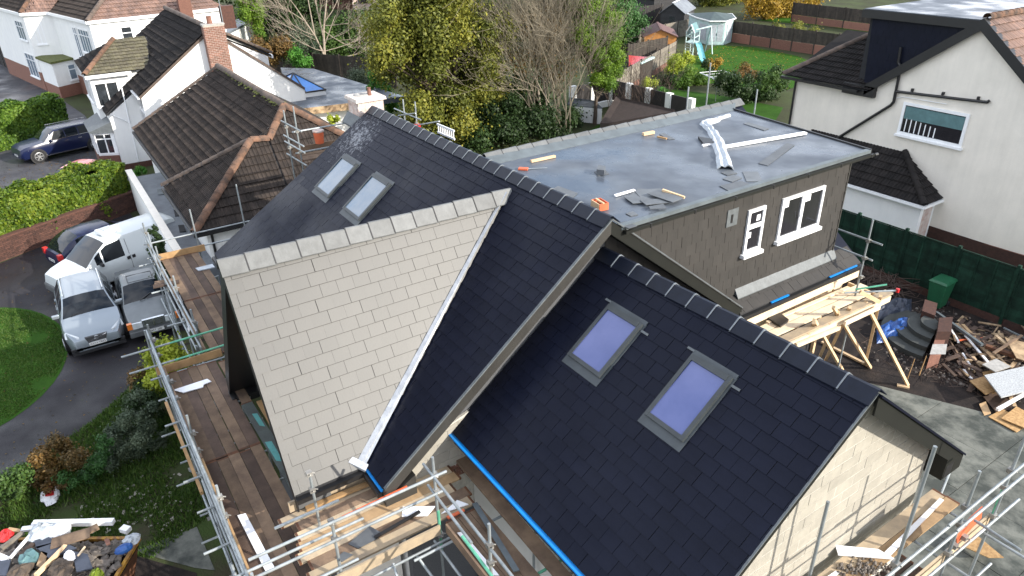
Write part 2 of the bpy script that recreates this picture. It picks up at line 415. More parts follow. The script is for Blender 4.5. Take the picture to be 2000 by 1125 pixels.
# ------------------------------------------------------------------ palette
pm('slate_glare', (.078, .0765, .072), rough=.5, spec=.5, col2=(.070, .069, .066), ns=.8, nmix=.2, rand=.03, bump=.05, bs=30)  # sun glare on the slates painted in as a paler base colour
pm('slate', (.0065, .0083, .018), rough=.48, spec=.12, col2=(.0048, .0062, .0135), ns=1.2, nmix=.3, rand=.07, bump=.05, bs=30)
pm('slate_edge', (.056, .055, .053), rough=.8, spec=.2, ns=3)
pm('slate_lit', (.042, .039, .036), rough=.62, spec=.25, col2=(.034, .032, .030), ns=1.4, nmix=.4, rand=.07, bump=.08, bs=30)  # lighter, warmer slate copy: sunlight put into the colour of sunward faces
pm('slate_loose', (.10, .11, .12), rough=.6, spec=.5, ns=3, rand=.25)
pm('felt', (.018, .019, .022), rough=.85, ns=5)
pm('ridge', (.009, .012, .022), rough=.42, spec=.2, ns=4, rand=.08, bump=.05)
pm('union_pale', (.16, .18, .20), rough=.5, ns=3)
pm('union_dark', (.02, .02, .022), rough=.6, ns=3)
pm('ridge_lit', (.12, .125, .125), rough=.55, ns=5, rand=.14, bump=.1)  # lit copy of the dark ridge tile, sunlight put into its colour
pm('lead', (.40, .42, .45), rough=.45, spec=.5, metal=.4, col2=(.28, .30, .33), ns=6, bump=.5, bs=14)
pm('lead_dull', (.105, .118, .125), rough=.6, metal=.0, ns=7, bump=.3, bs=20)
pm('anthracite', (.038, .036, .032), rough=.5, spec=.5, ns=2, nmix=.2)
pm('anthracite_deep', (.010, .011, .009), rough=.6, spec=.25, ns=2, nmix=.2)
pm('black_board', (.012, .012, .013), rough=.45, ns=2, nmix=.2)
pm('grp', (.09, .104, .122), rough=.45, spec=.35, col2=(.052, .063, .082), ns=.75, nmix=.55, bump=.15, bs=6, nd=9)
pm('grp_trim', (.10, .12, .13), rough=.5, ns=3)
pm('block', (.31, .29, .245), rough=.92, col2=(.25, .235, .20), ns=3, nmix=.4, rand=.07, bump=.25, bs=50)
pm('mortar', (.50, .475, .42), rough=.95, ns=12, bump=.4, bs=60)
pm('blue_tape', (.0, .21, .62), rough=.4, ns=4, nmix=.2)
pm('pvc', (.82, .83, .84), rough=.35, ns=3, col2=(.76, .77, .78))
pm('glass', (.03, .035, .04), rough=.03, spec=1.0, ns=2)
pm('glass_film', (.115, .135, .29), rough=.08, spec=.5, col2=(.09, .11, .25), ns=1.2)
pm('glass_sky', (.17, .21, .25), rough=.05, spec=.8, col2=(.10, .16, .23), ns=1.5)
pm('glass_room', (.02, .02, .024), rough=.06, spec=.8, ns=2)
pm('roof_flash', (.048, .058, .064), rough=.5, ns=3)
pm('roof_frame', (.036, .043, .046), rough=.5, metal=.0, ns=3)
pm('render_white', (.80, .80, .78), rough=.85, col2=(.74, .745, .74), ns=1.2, nmix=.3, bump=.12, bs=25)
pm('render_cream', (.78, .73, .65), rough=.9, col2=(.67, .63, .56), ns=.7, nmix=.35, nd=9, bump=.25, bs=22)
pm('render_grey', (.62, .605, .58), rough=.9, col2=(.55, .54, .52), ns=1.0, nmix=.3, bump=.25, bs=22)
pm('brick_red', (.21, .10, .07), rough=.9, col2=(.14, .065, .048), ns=14, rand=.3, bump=.3, bs=40)
pm('brick_dark', (.075, .032, .022), rough=.9, col2=(.045, .021, .016), ns=10, rand=.35, bump=.3)
pm('brick_washed', (.52, .36, .31), rough=.9, col2=(.66, .60, .56), ns=4, rand=.2, bump=.3)
pm('cement_pale', (.62, .54, .48), rough=.9, ns=7, bump=.3)
pm('cement', (.36, .35, .33), rough=.95, ns=9, bump=.4)
pm('tile_brown', (.042, .033, .028), rough=.9, spec=.2, col2=(.023, .019, .017), ns=2.2, rand=.24, bump=.4, bs=35)
pm('tile_dark', (.022, .019, .018), rough=.9, spec=.2, col2=(.013, .012, .012), ns=2.2, rand=.25, bump=.4, bs=35)
pm('tile_red', (.20, .12, .09), rough=.85, col2=(.13, .085, .07), ns=2, rand=.22, bump=.4)
pm('tile_moss', (.115, .105, .06), rough=.9, col2=(.075, .065, .045), ns=3, rand=.25, bump=.5)
pm('ridge_terracotta', (.17, .095, .062), rough=.9, spec=.2, col2=(.07, .05, .04), ns=3, nmix=.6, rand=.2, bump=.4)
pm('ridge_brown', (.12, .085, .065), rough=.9, col2=(.065, .052, .045), ns=6, rand=.25, bump=.4)
pm('moss', (.12, .13, .03), rough=1, col2=(.06, .07, .02), ns=8, bump=.8)
pm('timber_new', (.60, .44, .27), rough=.75, col2=(.50, .35, .20), ns=4, rand=.16, bump=.2)
pm('timber_pale', (.70, .58, .42), rough=.75, col2=(.58, .46, .32), ns=4, rand=.12)
pm('timber_raw', (.36, .22, .10), rough=.75, ns=4, rand=.15)
pm('board', (.205, .142, .095), rough=.9, spec=.2, col2=(.115, .08, .058), ns=2.2, nmix=.5, rand=.2, bump=.3, bs=30)
pm('board_wet', (.105, .072, .055), rough=.8, spec=.2, col2=(.06, .042, .034), ns=2, rand=.25, bump=.3)
pm('board_green', (.07, .085, .08), rough=.85, col2=(.045, .05, .048), ns=2, rand=.2)
pm('paint_teal', (.10, .33, .32), rough=.7, ns=6)
pm('board_pale', (.44, .34, .22), rough=.85, col2=(.30, .24, .17), ns=3, rand=.2)
pm('ply', (.42, .28, .15), rough=.8, ns=5, rand=.15)
pm('osb', (.40, .25, .11), rough=.85, col2=(.26, .15, .06), ns=14, nmix=.6, rand=.15)
pm('galv', (.34, .37, .385), rough=.45, metal=.35, col2=(.25, .28, .29), ns=5, rand=.12)
pm('galv_green', (.12, .42, .27), rough=.5, metal=.2, ns=6, rand=.1)
pm('coupler', (.30, .29, .27), rough=.6, metal=.6, ns=9, rand=.3)
pm('board_orange', (.62, .13, .05), rough=.55, ns=4)
pm('tarmac', (.024, .022, .026), rough=.62, spec=.3, col2=(.016, .015, .017), ns=.35, nmix=.5, bump=.5, bs=60, nd=8)
pm('tarmac_wet', (.03, .026, .026), rough=.5, col2=(.022, .02, .02), ns=.6, bump=.5, bs=60)
pm('paving', (.085, .085, .092), rough=.55, spec=.08, col2=(.055, .055, .062), ns=1.2, rand=.25, bump=.3)
pm('lawn', (.032, .085, .010), rough=.95, spec=.08, col2=(.02, .055, .007), ns=.7, nmix=.5, bump=1., bs=22, nd=8)
pm('lawn_sun', (.032, .092, .008), rough=.95, spec=.08, col2=(.021, .062, .006), ns=.8, bump=1., bs=20, nd=8)
pm('rough_grass', (.045, .07, .022), rough=.95, spec=.08, col2=(.05, .042, .03), ns=.9, nmix=.5, bump=1., bs=18, nd=8)
pm('soil', (.030, .023, .020), rough=.95, spec=.2, col2=(.013, .011, .011), ns=1.6, nmix=.6, bump=1., bs=14, nd=8)
pm('earth_far', (.055, .07, .03), rough=.95, spec=.08, col2=(.04, .04, .025), ns=.25, bump=1., bs=5)
pm('patio', (.145, .15, .132), rough=.75, spec=.2, col2=(.05, .056, .05), ns=1.1, nmix=.75, rand=.1, bump=.3, bs=20, nd=9)
pm('patio_edge', (.05, .055, .052), rough=.8, ns=2, nmix=.6, bump=.3)
pm('car_silver', (.25, .285, .315), rough=.32, metal=.5, coat=.35, col2=(.24, .275, .305), ns=1)
pm('car_silver_old', (.15, .165, .17), rough=.4, metal=.4, coat=.2, ns=2, nmix=.3)
pm('car_white', (.50, .535, .54), rough=.35, coat=.3, col2=(.48, .515, .52), ns=1)
pm('car_navy', (.006, .011, .045), rough=.3, coat=.25, spec=.3, metal=.0, ns=1)
pm('car_red', (.45, .05, .05), rough=.3, coat=.6, ns=1)
pm('car_glass', (.008, .011, .015), rough=.05, spec=.45, ns=1)
pm('tyre', (.015, .015, .016), rough=.85, ns=8)
pm('alloy', (.42, .43, .44), rough=.35, metal=.8, ns=4)
pm('black_plastic', (.018, .018, .02), rough=.55, ns=5)
pm('grey_plastic', (.10, .105, .11), rough=.6, ns=5)
pm('lamp_glass', (.62, .66, .68), rough=.12, spec=.8, ns=4)
pm('amber', (.75, .20, .03), rough=.25, ns=4)
pm('red_lens', (.55, .03, .03), rough=.25, ns=4)
pm('plate', (.78, .79, .77), rough=.5, ns=3)
pm('ink', (.02, .02, .022), rough=.6, ns=3)
pm('chrome', (.7, .71, .72), rough=.2, metal=.95, ns=3)
pm('fence_green', (.011, .040, .025), rough=.85, spec=.2, col2=(.005, .019, .012), ns=3, nmix=.5, rand=.25, bump=.4)
pm('fence_grey', (.21, .185, .15), rough=.9, col2=(.12, .105, .085), ns=3, rand=.25, bump=.4)
pm('fence_dark', (.055, .043, .034), rough=.9, col2=(.03, .025, .02), ns=3, rand=.3)
pm('roof_brown', (.045, .032, .028), rough=.95, ns=3, nmix=.6, bump=.5)
pm('fence_black', (.028, .024, .024), rough=.8, ns=3, rand=.2)
pm('shed_orange', (.48, .21, .055), rough=.75, ns=3, rand=.12)
pm('shed_roof', (.12, .06, .055), rough=.8, ns=3)
pm('shed_black', (.022, .022, .025), rough=.7, ns=3, rand=.25)
pm('mint', (.42, .56, .56), rough=.6, ns=3, rand=.06)
pm('summer_roof', (.05, .075, .075), rough=.7, ns=3)
pm('mint_dark', (.10, .20, .21), rough=.6, ns=3)
pm('slide_blue', (.20, .58, .62), rough=.35, ns=3)
pm('bark', (.10, .075, .055), rough=.95, col2=(.055, .042, .033), ns=6, bump=.8)
pm('bark_pale', (.34, .29, .23), rough=.95, col2=(.22, .18, .14), ns=5, bump=.5)
pm('twig', (.24, .21, .16), rough=.95, spec=.1, col2=(.155, .135, .10), ns=2)
pm('twig_dark', (.085, .058, .046), rough=.95, ns=2)
pm('bin_green', (.018, .11, .05), rough=.45, ns=3)
pm('tarp_blue', (.025, .11, .36), rough=.4, col2=(.02, .07, .25), ns=4)
pm('rust', (.16, .065, .03), rough=.8, metal=.3, col2=(.08, .04, .025), ns=8)
pm('skip_yellow', (.50, .27, .03), rough=.6, col2=(.20, .09, .03), ns=9, nmix=.6)
pm('bag_white', (.42, .46, .50), rough=.45, ns=5, bump=.6, bs=9)
pm('navy_sheet', (.04, .05, .075), rough=.5, ns=4, bump=.4, bs=6)
pm('white_board', (.80, .81, .83), rough=.4, ns=3, col2=(.74, .75, .77))
pm('rubble', (.17, .145, .125), rough=.95, col2=(.09, .08, .07), ns=5, rand=.5)
pm('stained_wood', (.42, .30, .18), rough=.8, col2=(.14, .09, .05), ns=2.6, nmix=.6)
pm('speckle_board', (.42, .44, .45), rough=.8, col2=(.25, .26, .27), ns=30, nmix=.7)
pm('felt_grey', (.16, .18, .20), rough=.55, col2=(.10, .11, .13), ns=1.2, bump=.2)
pm('stipple', (.055, .058, .062), rough=.9, col2=(.10, .10, .105), ns=60)
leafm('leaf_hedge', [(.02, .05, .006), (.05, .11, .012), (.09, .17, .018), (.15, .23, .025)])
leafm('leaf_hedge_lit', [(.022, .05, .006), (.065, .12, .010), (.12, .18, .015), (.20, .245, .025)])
leafm('leaf_olive', [(.05, .066, .012), (.10, .118, .02), (.175, .185, .028), (.30, .275, .04)])
leafm('leaf_gold', [(.10, .08, .01), (.26, .17, .02), (.40, .26, .03), (.30, .14, .02)])
leafm('leaf_conifer', [(.06, .13, .015), (.12, .21, .02), (.17, .27, .025)])
leafm('leaf_dark', [(.012, .026, .008), (.025, .05, .013), (.045, .085, .02)])
leafm('leaf_mid', [(.022, .05, .012), (.05, .10, .02), (.09, .15, .03)])
leafm('leaf_fresh', [(.04, .14, .02), (.08, .24, .03), (.14, .32, .05)])
leafm('leaf_grey', [(.035, .055, .035), (.07, .10, .06), (.12, .15, .09)])
leafm('leaf_rust', [(.06, .05, .02), (.14, .09, .03), (.20, .11, .03), (.05, .07, .02)])
leafm('leaf_ivy', [(.02, .06, .015), (.045, .12, .03), (.08, .19, .05)])
leafm('leaf_choisya', [(.16, .22, .02), (.30, .36, .03), (.42, .46, .06)])
leafm('grass_blade', [(.03, .07, .012), (.06, .12, .02), (.10, .16, .03)])
m = MATS
def roughvar(name, lo, hi, sc):
    n = MATS[name].node_tree.nodes; l = MATS[name].node_tree.links; g = n.new('ShaderNodeNewGeometry'); z = n.new('ShaderNodeTexNoise'); z.inputs['Scale'].default_value = sc; z.inputs['Detail'].default_value = 6
    r = n.new('ShaderNodeMapRange'); r.inputs['From Min'].default_value = .38; r.inputs['From Max'].default_value = .62; r.inputs['To Min'].default_value = lo; r.inputs['To Max'].default_value = hi
    l.new(g.outputs['Position'], z.inputs['Vector']); l.new(z.outputs['Fac'], r.inputs['Value']); l.new(r.outputs[0], n['Principled BSDF'].inputs['Roughness'])
def streak(name, amt):
    # rain streaks and grime running down a wall
    n = MATS[name].node_tree.nodes; l = MATS[name].node_tree.links; bs_ = n['Principled BSDF']; src = bs_.inputs['Base Color'].links[0].from_socket
    g = n.new('ShaderNodeNewGeometry'); mp_ = n.new('ShaderNodeMapping'); mp_.inputs['Scale'].default_value = (2.2, 2.2, .22); z = n.new('ShaderNodeTexNoise'); z.inputs['Scale'].default_value = 1.3; z.inputs['Detail'].default_value = 7; z.inputs['Roughness'].default_value = .7
    r = n.new('ShaderNodeMapRange'); r.inputs['From Min'].default_value = .35; r.inputs['From Max'].default_value = .6; r.inputs['To Min'].default_value = 1-amt; r.inputs['To Max'].default_value = 1.
    x = n.new('ShaderNodeMix'); x.data_type = 'RGBA'; x.blend_type = 'MULTIPLY'; x.inputs['Factor'].default_value = 1
    l.new(g.outputs['Position'], mp_.inputs['Vector']); l.new(mp_.outputs[0], z.inputs['Vector']); l.new(z.outputs['Fac'], r.inputs['Value']); l.new(src, x.inputs['A']); l.new(r.outputs[0], x.inputs['B']); l.new(x.outputs['Result'], bs_.inputs['Base Color'])
for nm_, am_ in (('render_cream', .06), ('render_white', .06), ('fence_green', .45), ('galv', .35), ('anthracite', .15), ('slate_lit', .12), ('brick_washed', .2), ('fence_grey', .3), ('fence_dark', .3)): streak(nm_, am_)
roughvar('grp', .16, .6, .7); roughvar('tarmac', .38, .85, .5); roughvar('paving', .3, .8, .4); roughvar('slate', .36, .6, .5)
# chalky splashes and lead-wash runs under the chimney: dirt of its own shape on the slates there
ms_ = pm('slate_splashed', (.0065, .0083, .018), rough=.48, spec=.12, rand=.07)
n = ms_.node_tree.nodes; l = ms_.node_tree.links; b_ = n['Principled BSDF']
geo = n.new('ShaderNodeNewGeometry'); mp = n.new('ShaderNodeMapping'); mp.inputs['Scale'].default_value = (5, 4, 4)
nz = n.new('ShaderNodeTexNoise'); nz.inputs['Scale'].default_value = 2.2; nz.inputs['Detail'].default_value = 9; nz.inputs['Roughness'].default_value = .75
l.new(geo.outputs['Position'], mp.inputs['Vector']); l.new(mp.outputs[0], nz.inputs['Vector'])
vd = n.new('ShaderNodeVectorMath'); vd.operation = 'DISTANCE'; vd.inputs[1].default_value = (-9.9, -.75, 7.05); l.new(geo.outputs['Position'], vd.inputs[0])
mr = n.new('ShaderNodeMapRange'); mr.inputs['From Min'].default_value = .1; mr.inputs['From Max'].default_value = 1.7; mr.inputs['To Min'].default_value = .12; mr.inputs['To Max'].default_value = -.14
l.new(vd.outputs['Value'], mr.inputs['Value'])
ad = n.new('ShaderNodeMath'); l.new(nz.outputs['Fac'], ad.inputs[0]); l.new(mr.outputs[0], ad.inputs[1])
rp = n.new('ShaderNodeValToRGB'); rp.color_ramp.elements[0].position = .54; rp.color_ramp.elements[1].position = .72; rp.color_ramp.elements[0].color = (.0065, .0083, .018, 1); rp.color_ramp.elements[1].color = (.26, .27, .29, 1)
l.new(ad.outputs[0], rp.inputs['Fac']); l.new(rp.outputs['Color'], b_.inputs['Base Color'])

# ------------------------------------------------------------------ the ground
def sheet(name, pts, z, mat, kind='structure', parent=None):
    o = MB().poly(*[(float(p[0]), float(p[1]), z) for p in pts]).build(name, mat, parent)
    if kind: o['kind'] = kind
    return o
sheet('ground', [(-900, -900), (900, -900), (900, 900), (-900, 900)], 0, m['earth_far'])
drive = [PZ(q) for q in ((-200, 520), (0, 515), (250, 412), (300, 470), (380, 520), (400, 640), (345, 648), (290, 690), (245, 765), (180, 825), (130, 858), (60, 905), (-100, 985), (-260, 985))]
sheet('driveway', drive, .008, m['tarmac'])
lawn_pts = []
cxl, cyl = -16.6, -12.6
for i in range(40):
    t = 2*math.pi*i/40; lawn_pts.append((cxl+4.5*math.cos(t), cyl+3.2*math.sin(t)))
sheet('front_lawn', lawn_pts, .014, m['lawn'])
sheet('front_garden', [PZ(q) for q in ((-300, 1010), (-100, 985), (60, 905), (130, 858), (180, 825), (245, 765), (290, 690), (520, 640), (640, 1180), (400, 1250), (-300, 1250))], .004, m['rough_grass'])
sheet('neighbour_drive', [PZ(q) for q in ((-200, 470), (0, 457), (262, 350), (215, 290), (165, 225), (100, 180), (0, 120), (-150, 120))], .006, m['paving'])
sheet('house_plot', [(-14, -6.4), (8, -6.4), (8, 9), (-14, 9)], .002, m['soil'])
sheet('rubble_yard', [(-6, 8), (1.2, 8), (12, 8.5), (14, 14), (14, 19), (-6, 17.2)], .003, m['soil'])
sheet('garden_lawn', [PZ(q) for q in ((1150, 255), (1290, 172), (1400, 185), (1530, 210), (1500, 260), (1300, 300))], .004, m['lawn'])
sheet('play_lawn', [PZ(q) for q in ((1300, 150), (1345, 118), (1400, 88), (1470, 92), (1560, 110), (1620, 140), (1540, 175), (1440, 170))], .005, m['lawn_sun'])
sheet('far_lawn', [PZ(q) for q in ((1480, 40), (1620, 52), (1720, 70), (1700, 45), (1560, 28))], .004, m['lawn_sun'])
# concrete patio laid in big bays
pat = tag(bpy.data.objects.new('patio', None), kind='structure'); COL.objects.link(pat)
pslab = sheet('patio_bed', [(2.2, 2.4), (9, 2.4), (9, 14), (5.6, 12.9), (3.2, 11.7), (1.0, 11.0), (-3, 9.5), (-3, 6), (2.2, 6)], .004, m['soil'], None, pat)
PB = Pieces()
ux = np.array([1., 0, 0]); uy = np.array([0, 1., 0])
for i in range(-2, 4):
    for j in range(0, 7):
        q = clipto([(i*2.05+.006, 2.5+j*1.8+.006), (i*2.05+2.044, 2.5+j*1.8+.006), (i*2.05+2.044, 2.5+j*1.8+1.794), (i*2.05+.006, 2.5+j*1.8+1.794)],
                   [(-3, 2.4), (9, 2.4), (9, 13.9), (5.6, 12.8), (3.2, 11.6), (1.0, 10.9), (-3, 9.4)])
        if len(q) < 3: continue
        n_ = len(q); zz = .03+random.uniform(-.004, .004)
        PB.add('slab', pat, m['patio'], [(u, v, zz) for u, v in q]+[(u, v, 0.) for u, v in q], [tuple(range(n_))]+[(k, n_+k, n_+(k+1) % n_, (k+1) % n_) for k in range(n_)])
PB.done()

# ================================================================== the house being re-roofed
house = thing('house', 'house being re-roofed in dark slate with scaffold around it', 'house', (-4, 0, 0))
P = Pieces()
T = .776; CS = 1/math.sqrt(1+T*T); SN = T*CS
VF = (0, CS, SN); VB = (0, -CS, SN)                      # up the front slope, up the back slope
ZR = 7.64
def fz(y): return ZR+T*y
# --- main front slope (a slab under the slates)
EY = -4.92
mf = MB().hexa([(-11.8, EY, fz(EY)-.16), (-.03, EY, fz(EY)-.16), (-.03, 0, ZR-.16), (-10.55, 0, ZR-.16)], [(-11.8, EY, fz(EY)-.012), (-.03, EY, fz(EY)-.012), (-.03, 0, ZR-.012), (-10.55, 0, ZR-.012)]).build('front_roof', m['felt'], house)
Lf = abs(EY)/CS
SLATE_SPL = m['slate_splashed']
def under_cross(u, v):
    x = u; y = EY+v*CS; zr = fz(y)
    zc = min(7.40-1.70*(x+2.85), 7.40+1.42*(x+2.85)); return zc > zr+.25 and y > -6
Pz = [(-11.8, 0.), (0.0, 0.), (0.0, Lf-.02), (-10.55, Lf-.02)]
class Split(Pieces): pass
def add_main(): 
    base = P.add
    def wrap(name, parent, mat, V, F, key=None, mtx=None, nrm=(0, 0, 1), edge=None):
        c = np.array(mtx)[:3, 3] if mtx is not None else np.array(V).mean(0)
        if np.linalg.norm(c-np.array([-9.9, -.75, 7.05])) < 2.3: mat = SLATE_SPL
        base(name, parent, mat, V, F, key, mtx, nrm)
    P.add = wrap
    slates(P, mf, m['slate'], (0, EY, fz(EY)), (1, 0, 0), VF, Pz, skip=under_cross)
    P.add = base
add_main()
MB().beam((-11.8, EY-.05, fz(EY)-.13), (-4.9, EY-.05, fz(EY)-.13), .1, .1).beam((-.78, EY-.05, fz(EY)-.13), (-.02, EY-.05, fz(EY)-.13), .1, .1).build('gutter', m['black_board'], house)
MB().beam((-.80, EY-.02, fz(EY)-.03), (0, EY-.02, fz(EY)-.03), .05, .03).build('eave_tape', m['blue_tape'], house)
# far verge
MB().prism([(-11.83, EY, fz(EY)-.2), (-10.58, 0, ZR-.2), (-10.58, 0, ZR+.0), (-11.83, EY, fz(EY)+.0)], (.04, 0, 0)).build('far_verge_trim', m['anthracite_deep'], house)
# --- main back slope
mbk = MB().hexa([(-10.55, 0, ZR-.16), (-.03, 0, ZR-.16), (-.03, 4.15, fz(-4.15)-.16), (-10.55, 4.15, fz(-4.15)-.16)], [(-10.55, 0, ZR-.012), (-.03, 0, ZR-.012), (-.03, 4.15, fz(-4.15)-.012), (-10.55, 4.15, fz(-4.15)-.012)]).build('back_roof', m['slate'], house)
ridge_run(house, m['ridge'], (.03, 0, ZR+.055), (-10.5, 0, ZR+.055), 23, .21, .165, union=m['union_pale'])
# --- the verge boards of the front gable, with soffit and the gable wall behind
def bargeboard(x, y0, z0, y1, z1, depth, mat, thick=.03, name='bargeboard'):
    return MB().prism([(x, y0, z0), (x, y1, z1), (x, y1, z1-depth), (x, y0, z0-depth)], (-thick, 0, 0)).build(name, mat, house)
bb = bargeboard(.022, 0, ZR-.02, EY, fz(EY)-.02, .27, m['anthracite'])
bb = bargeboard(.022, 0, ZR-.02, 4.12, fz(-4.12)-.02, .27, m['anthracite_deep'])
for s in (-1, 1):
    MB().beam((.03, 0, ZR+.012), (.03, s*4.9 if s < 0 else 4.1, fz(-4.9 if s < 0 else -4.1)+.012), .05, .024, up=(0, 0, 1)).build('verge_trim', m['lead_dull'], house)
MB().prism([(.0, 0, ZR-.3), (.0, EY+.1, fz(EY+.1)-.3), (-.36, EY+.1, fz(EY+.1)-.3), (-.36, 0, ZR-.3)], (0, 0, .012)).prism([(.0, 0, ZR-.3), (.0, 4.1, fz(-4.1)-.3), (-.36, 4.1, fz(-4.1)-.3), (-.36, 0, ZR-.3)], (0, 0, .012)).build('soffit', m['anthracite_deep'], house)
MB().prism([(-.37, -4.4, 0), (-.37, -4.4, fz(-4.4)-.3), (-.37, 0, ZR-.3), (-.37, 4.0, fz(-4.0)-.3), (-.37, 4.0, 0)], (-.2, 0, 0)).build('front_gable_wall', m['stipple'], house)
# boxed foot of the front verge board
MB().hexa([(-.45, EY+.02, fz(EY)-.62), (.02, EY+.02, fz(EY)-.62), (.02, EY+.62, fz(EY)-.62), (-.45, EY+.62, fz(EY)-.62)], [(-.45, EY+.02, fz(EY)-.28), (.02, EY+.02, fz(EY)-.28), (.02, EY+.62, fz(EY)+.02), (-.45, EY+.62, fz(EY)+.02)]).build('verge_box', m['anthracite'], house)
# --- walls
MB().box((-11.2, -4.3, 0), (-.6, 4.0, 3.75)).build('main_wall', m['render_grey'], house)
# brick quoin panel seen in the corner under the verge
bw_ = MB().prism([(-.36, -4.35, 2.2), (-.36, -2.4, 2.2), (-.36, -2.4, 4.6), (-.36, -3.9, 4.2), (-.36, -4.35, 3.85)], (.06, 0, 0)).build('corner_wall', m['mortar'], house)
bricks(P, bw_, m['brick_red'], (-.3, -4.35, 2.2), (0, 1, 0), (0, 0, 1), [(0, .85), (1.9, .85), (1.9, 1.15), (0, 1.15)], .215, .065, .01, .008, 'brick')
bricks(P, bw_, m['block'], (-.3, -4.35, 2.2), (0, 1, 0), (0, 0, 1), [(0, 1.17), (1.9, 1.17), (1.9, 2.3), (.5, 2.0), (0, 1.65)], .44, .215, .01, .008, 'concrete_block')

# --- cross gable: ridge along Y, light slope faces +X
CX, CZ, CY0, CY1 = -2.85, 7.40, -6.23, -.36
kR, kL = 1.70, 1.42
xe = -.74; ze = CZ-kR*(xe-CX)
cr = math.sqrt(1+kR*kR)
xl = -5.66; zl = CZ+kL*(xl-CX)
cs_ = MB().hexa([(xe, CY0+.02, ze-.2), (CX, CY0+.02, CZ-.2), (CX, CY1, CZ-.2), (xe, -4.7, ze-.2)], [(xe, CY0+.02, ze-.013), (CX, CY0+.02, CZ-.013), (CX, CY1, CZ-.013), (xe, -4.7, ze-.013)]).build('cross_roof', m['felt'], house)
# slates clipped along the valley (the line where the slope meets the main roof)
def valley_y(x): return (CZ-kR*(x-CX)-ZR)/T
Lc = (CX-xe)*-cr
slates(P, cs_, m['slate_glare'], (xe, 0, ze), (0, 1, 0), (-1/cr, 0, kR/cr), [(CY0, 0.), (valley_y(xe)+.02, 0.), (valley_y(CX)+.0, Lc-.03), (CY0, Lc-.03)], wd=.31, g=.24, th=.010, gap=.0045, u0=.08, name='glare_slate', edge=m['slate_edge'], jit=.004)  # paleness of these slates is painted sun glare
cl_ = MB().hexa([(xl, CY0+.02, zl-.2), (CX, CY0+.02, CZ-.2), (CX, CY1, CZ-.2), (xl, -4.7, zl-.2)], [(xl, CY0+.02, zl), (CX, CY0+.02, CZ-.01), (CX, CY1, CZ-.01), (xl, -4.7, zl)]).build('cross_roof_far', m['slate'], house)
ridge_run(house, m['ridge_lit'], (CX, CY0-.03, CZ+.075), (CX, CY1+.05, CZ+.075), 13, .20, .25, union=m['union_dark'])
# lead valley: a dressed strip with a rolled edge
va = np.array([xe-.02, valley_y(xe-.02)-.03, ze+.0]); vb = np.array([CX+.03, valley_y(CX+.03)-.02, CZ-.04])
vdir = (vb-va)/np.linalg.norm(vb-va); nc = np.array([kR, 0, 1])/cr; nm = np.array([0, -T, 1])*CS
sA = np.cross(vdir, nc); sA = sA if sA[1] < 0 else -sA; sB = np.cross(nm, vdir); sB = sB if sB[0] > 0 else -sB
MV = MB(); prev = None; nseg = 26
for i in range(nseg+1):
    t = i/nseg; c = va+(vb-va)*t; wv = .18*(1-t)+.09*t; a = random.uniform(-.0025, .0025)
    ring = [c+sA*wv+nc*(.034+a), c+sA*wv*.55+nc*(.085+a), c+sA*.02+(nc+nm)*.045, c+sB*.06*(1.2-t)+nm*.055]
    if prev is not None:
        for k in range(3): MV.poly(prev[k], prev[k+1], ring[k+1], ring[k])
    prev = ring
MV.build('valley_lead', m['lead'], house, smooth=True)
MB().hexa([va+sA*.26-vdir*.12, va+sB*.10-vdir*.12, va+sB*.10, va+sA*.26], [p+np.array([0, 0, .05]) for p in (va+sA*.28-vdir*.12, va+sB*.12-vdir*.12, va+sB*.10, va+sA*.26)]).build('valley_end', m['lead'], house)
# verge boards of the cross gable
def gboard(xa, za, xb, zb, d, y, th, mat, name='bargeboard'):
    return MB().prism([(xa, y, za), (xb, y, zb), (xb, y, zb-d), (xa, y, za-d)], (0, th, 0)).build(name, mat, house)
gboard(CX, CZ-.03, xe, ze-.03, .36, CY0, .03, m['black_board']); gboard(CX, CZ-.03, xl, zl-.03, .44, CY0, .03, m['black_board'])
MB().prism([(CX, CY0+.02, CZ-.34), (xe, CY0+.02, ze-.34), (xe, CY0+.62, ze-.34), (CX, CY0+.62, CZ-.34)], (0, 0, -.015)).prism([(CX, CY0+.02, CZ-.42), (xl, CY0+.02, zl-.42), (xl, CY0+.62, zl-.42), (CX, CY0+.62, CZ-.42)], (0, 0, -.015)).build('soffit', m['black_board'], house)
MB().box((xl-.06, CY0-.01, zl-.55), (xl+.32, CY0+.6, zl-.38)).build('verge_box', m['black_board'], house)
MB().beam((xe+.05, CY0, ze-.1), (xe+.05, -4.96, ze-.1), .11, .1).build('gutter', m['black_board'], house)
# gable wall of blockwork below, its opening and timbers
gy = -5.62
gw = MB().prism([(-5.2, gy, 0), (-1.0, gy, 0), (-1.0, gy, 3.55), (-2.0, gy, 5.2), (-3.7, gy, 5.2), (-5.2, gy, 3.5)], (0, .2, 0)).build('cross_gable_wall', m['stipple'], house)
bricks(P, gw, m['block'], (-5.2, gy, 0), (1, 0, 0), (0, 0, 1), [(0, 2.2), (1.2, 2.2), (1.2, 4.4), (0.0, 3.5)], .44, .215, .01, .01, 'concrete_block')
MB().box((-1.32, gy-.02, 0), (-.98, -4.4, ze-.12)).build('side_wall', m['render_cream'], house)
MB().beam((-3.9, gy-.06, 2.4), (-3.9, gy-.06, 4.2), .1, .06, up=(0, 1, 0)).build('timber_stud', m['timber_new'], house)
MB().beam((-4.9, gy-.1, 3.05), (-2.4, gy-.1, 3.05), .2, .05).build('sill_board', m['timber_raw'], house)
for zz in (3.5, 4.0, 4.5): MB().beam((-4.7, gy-.08, zz), (-3.3, gy-.08, zz), .05, .14).build('insulation_batt', m['timber_raw'], house)

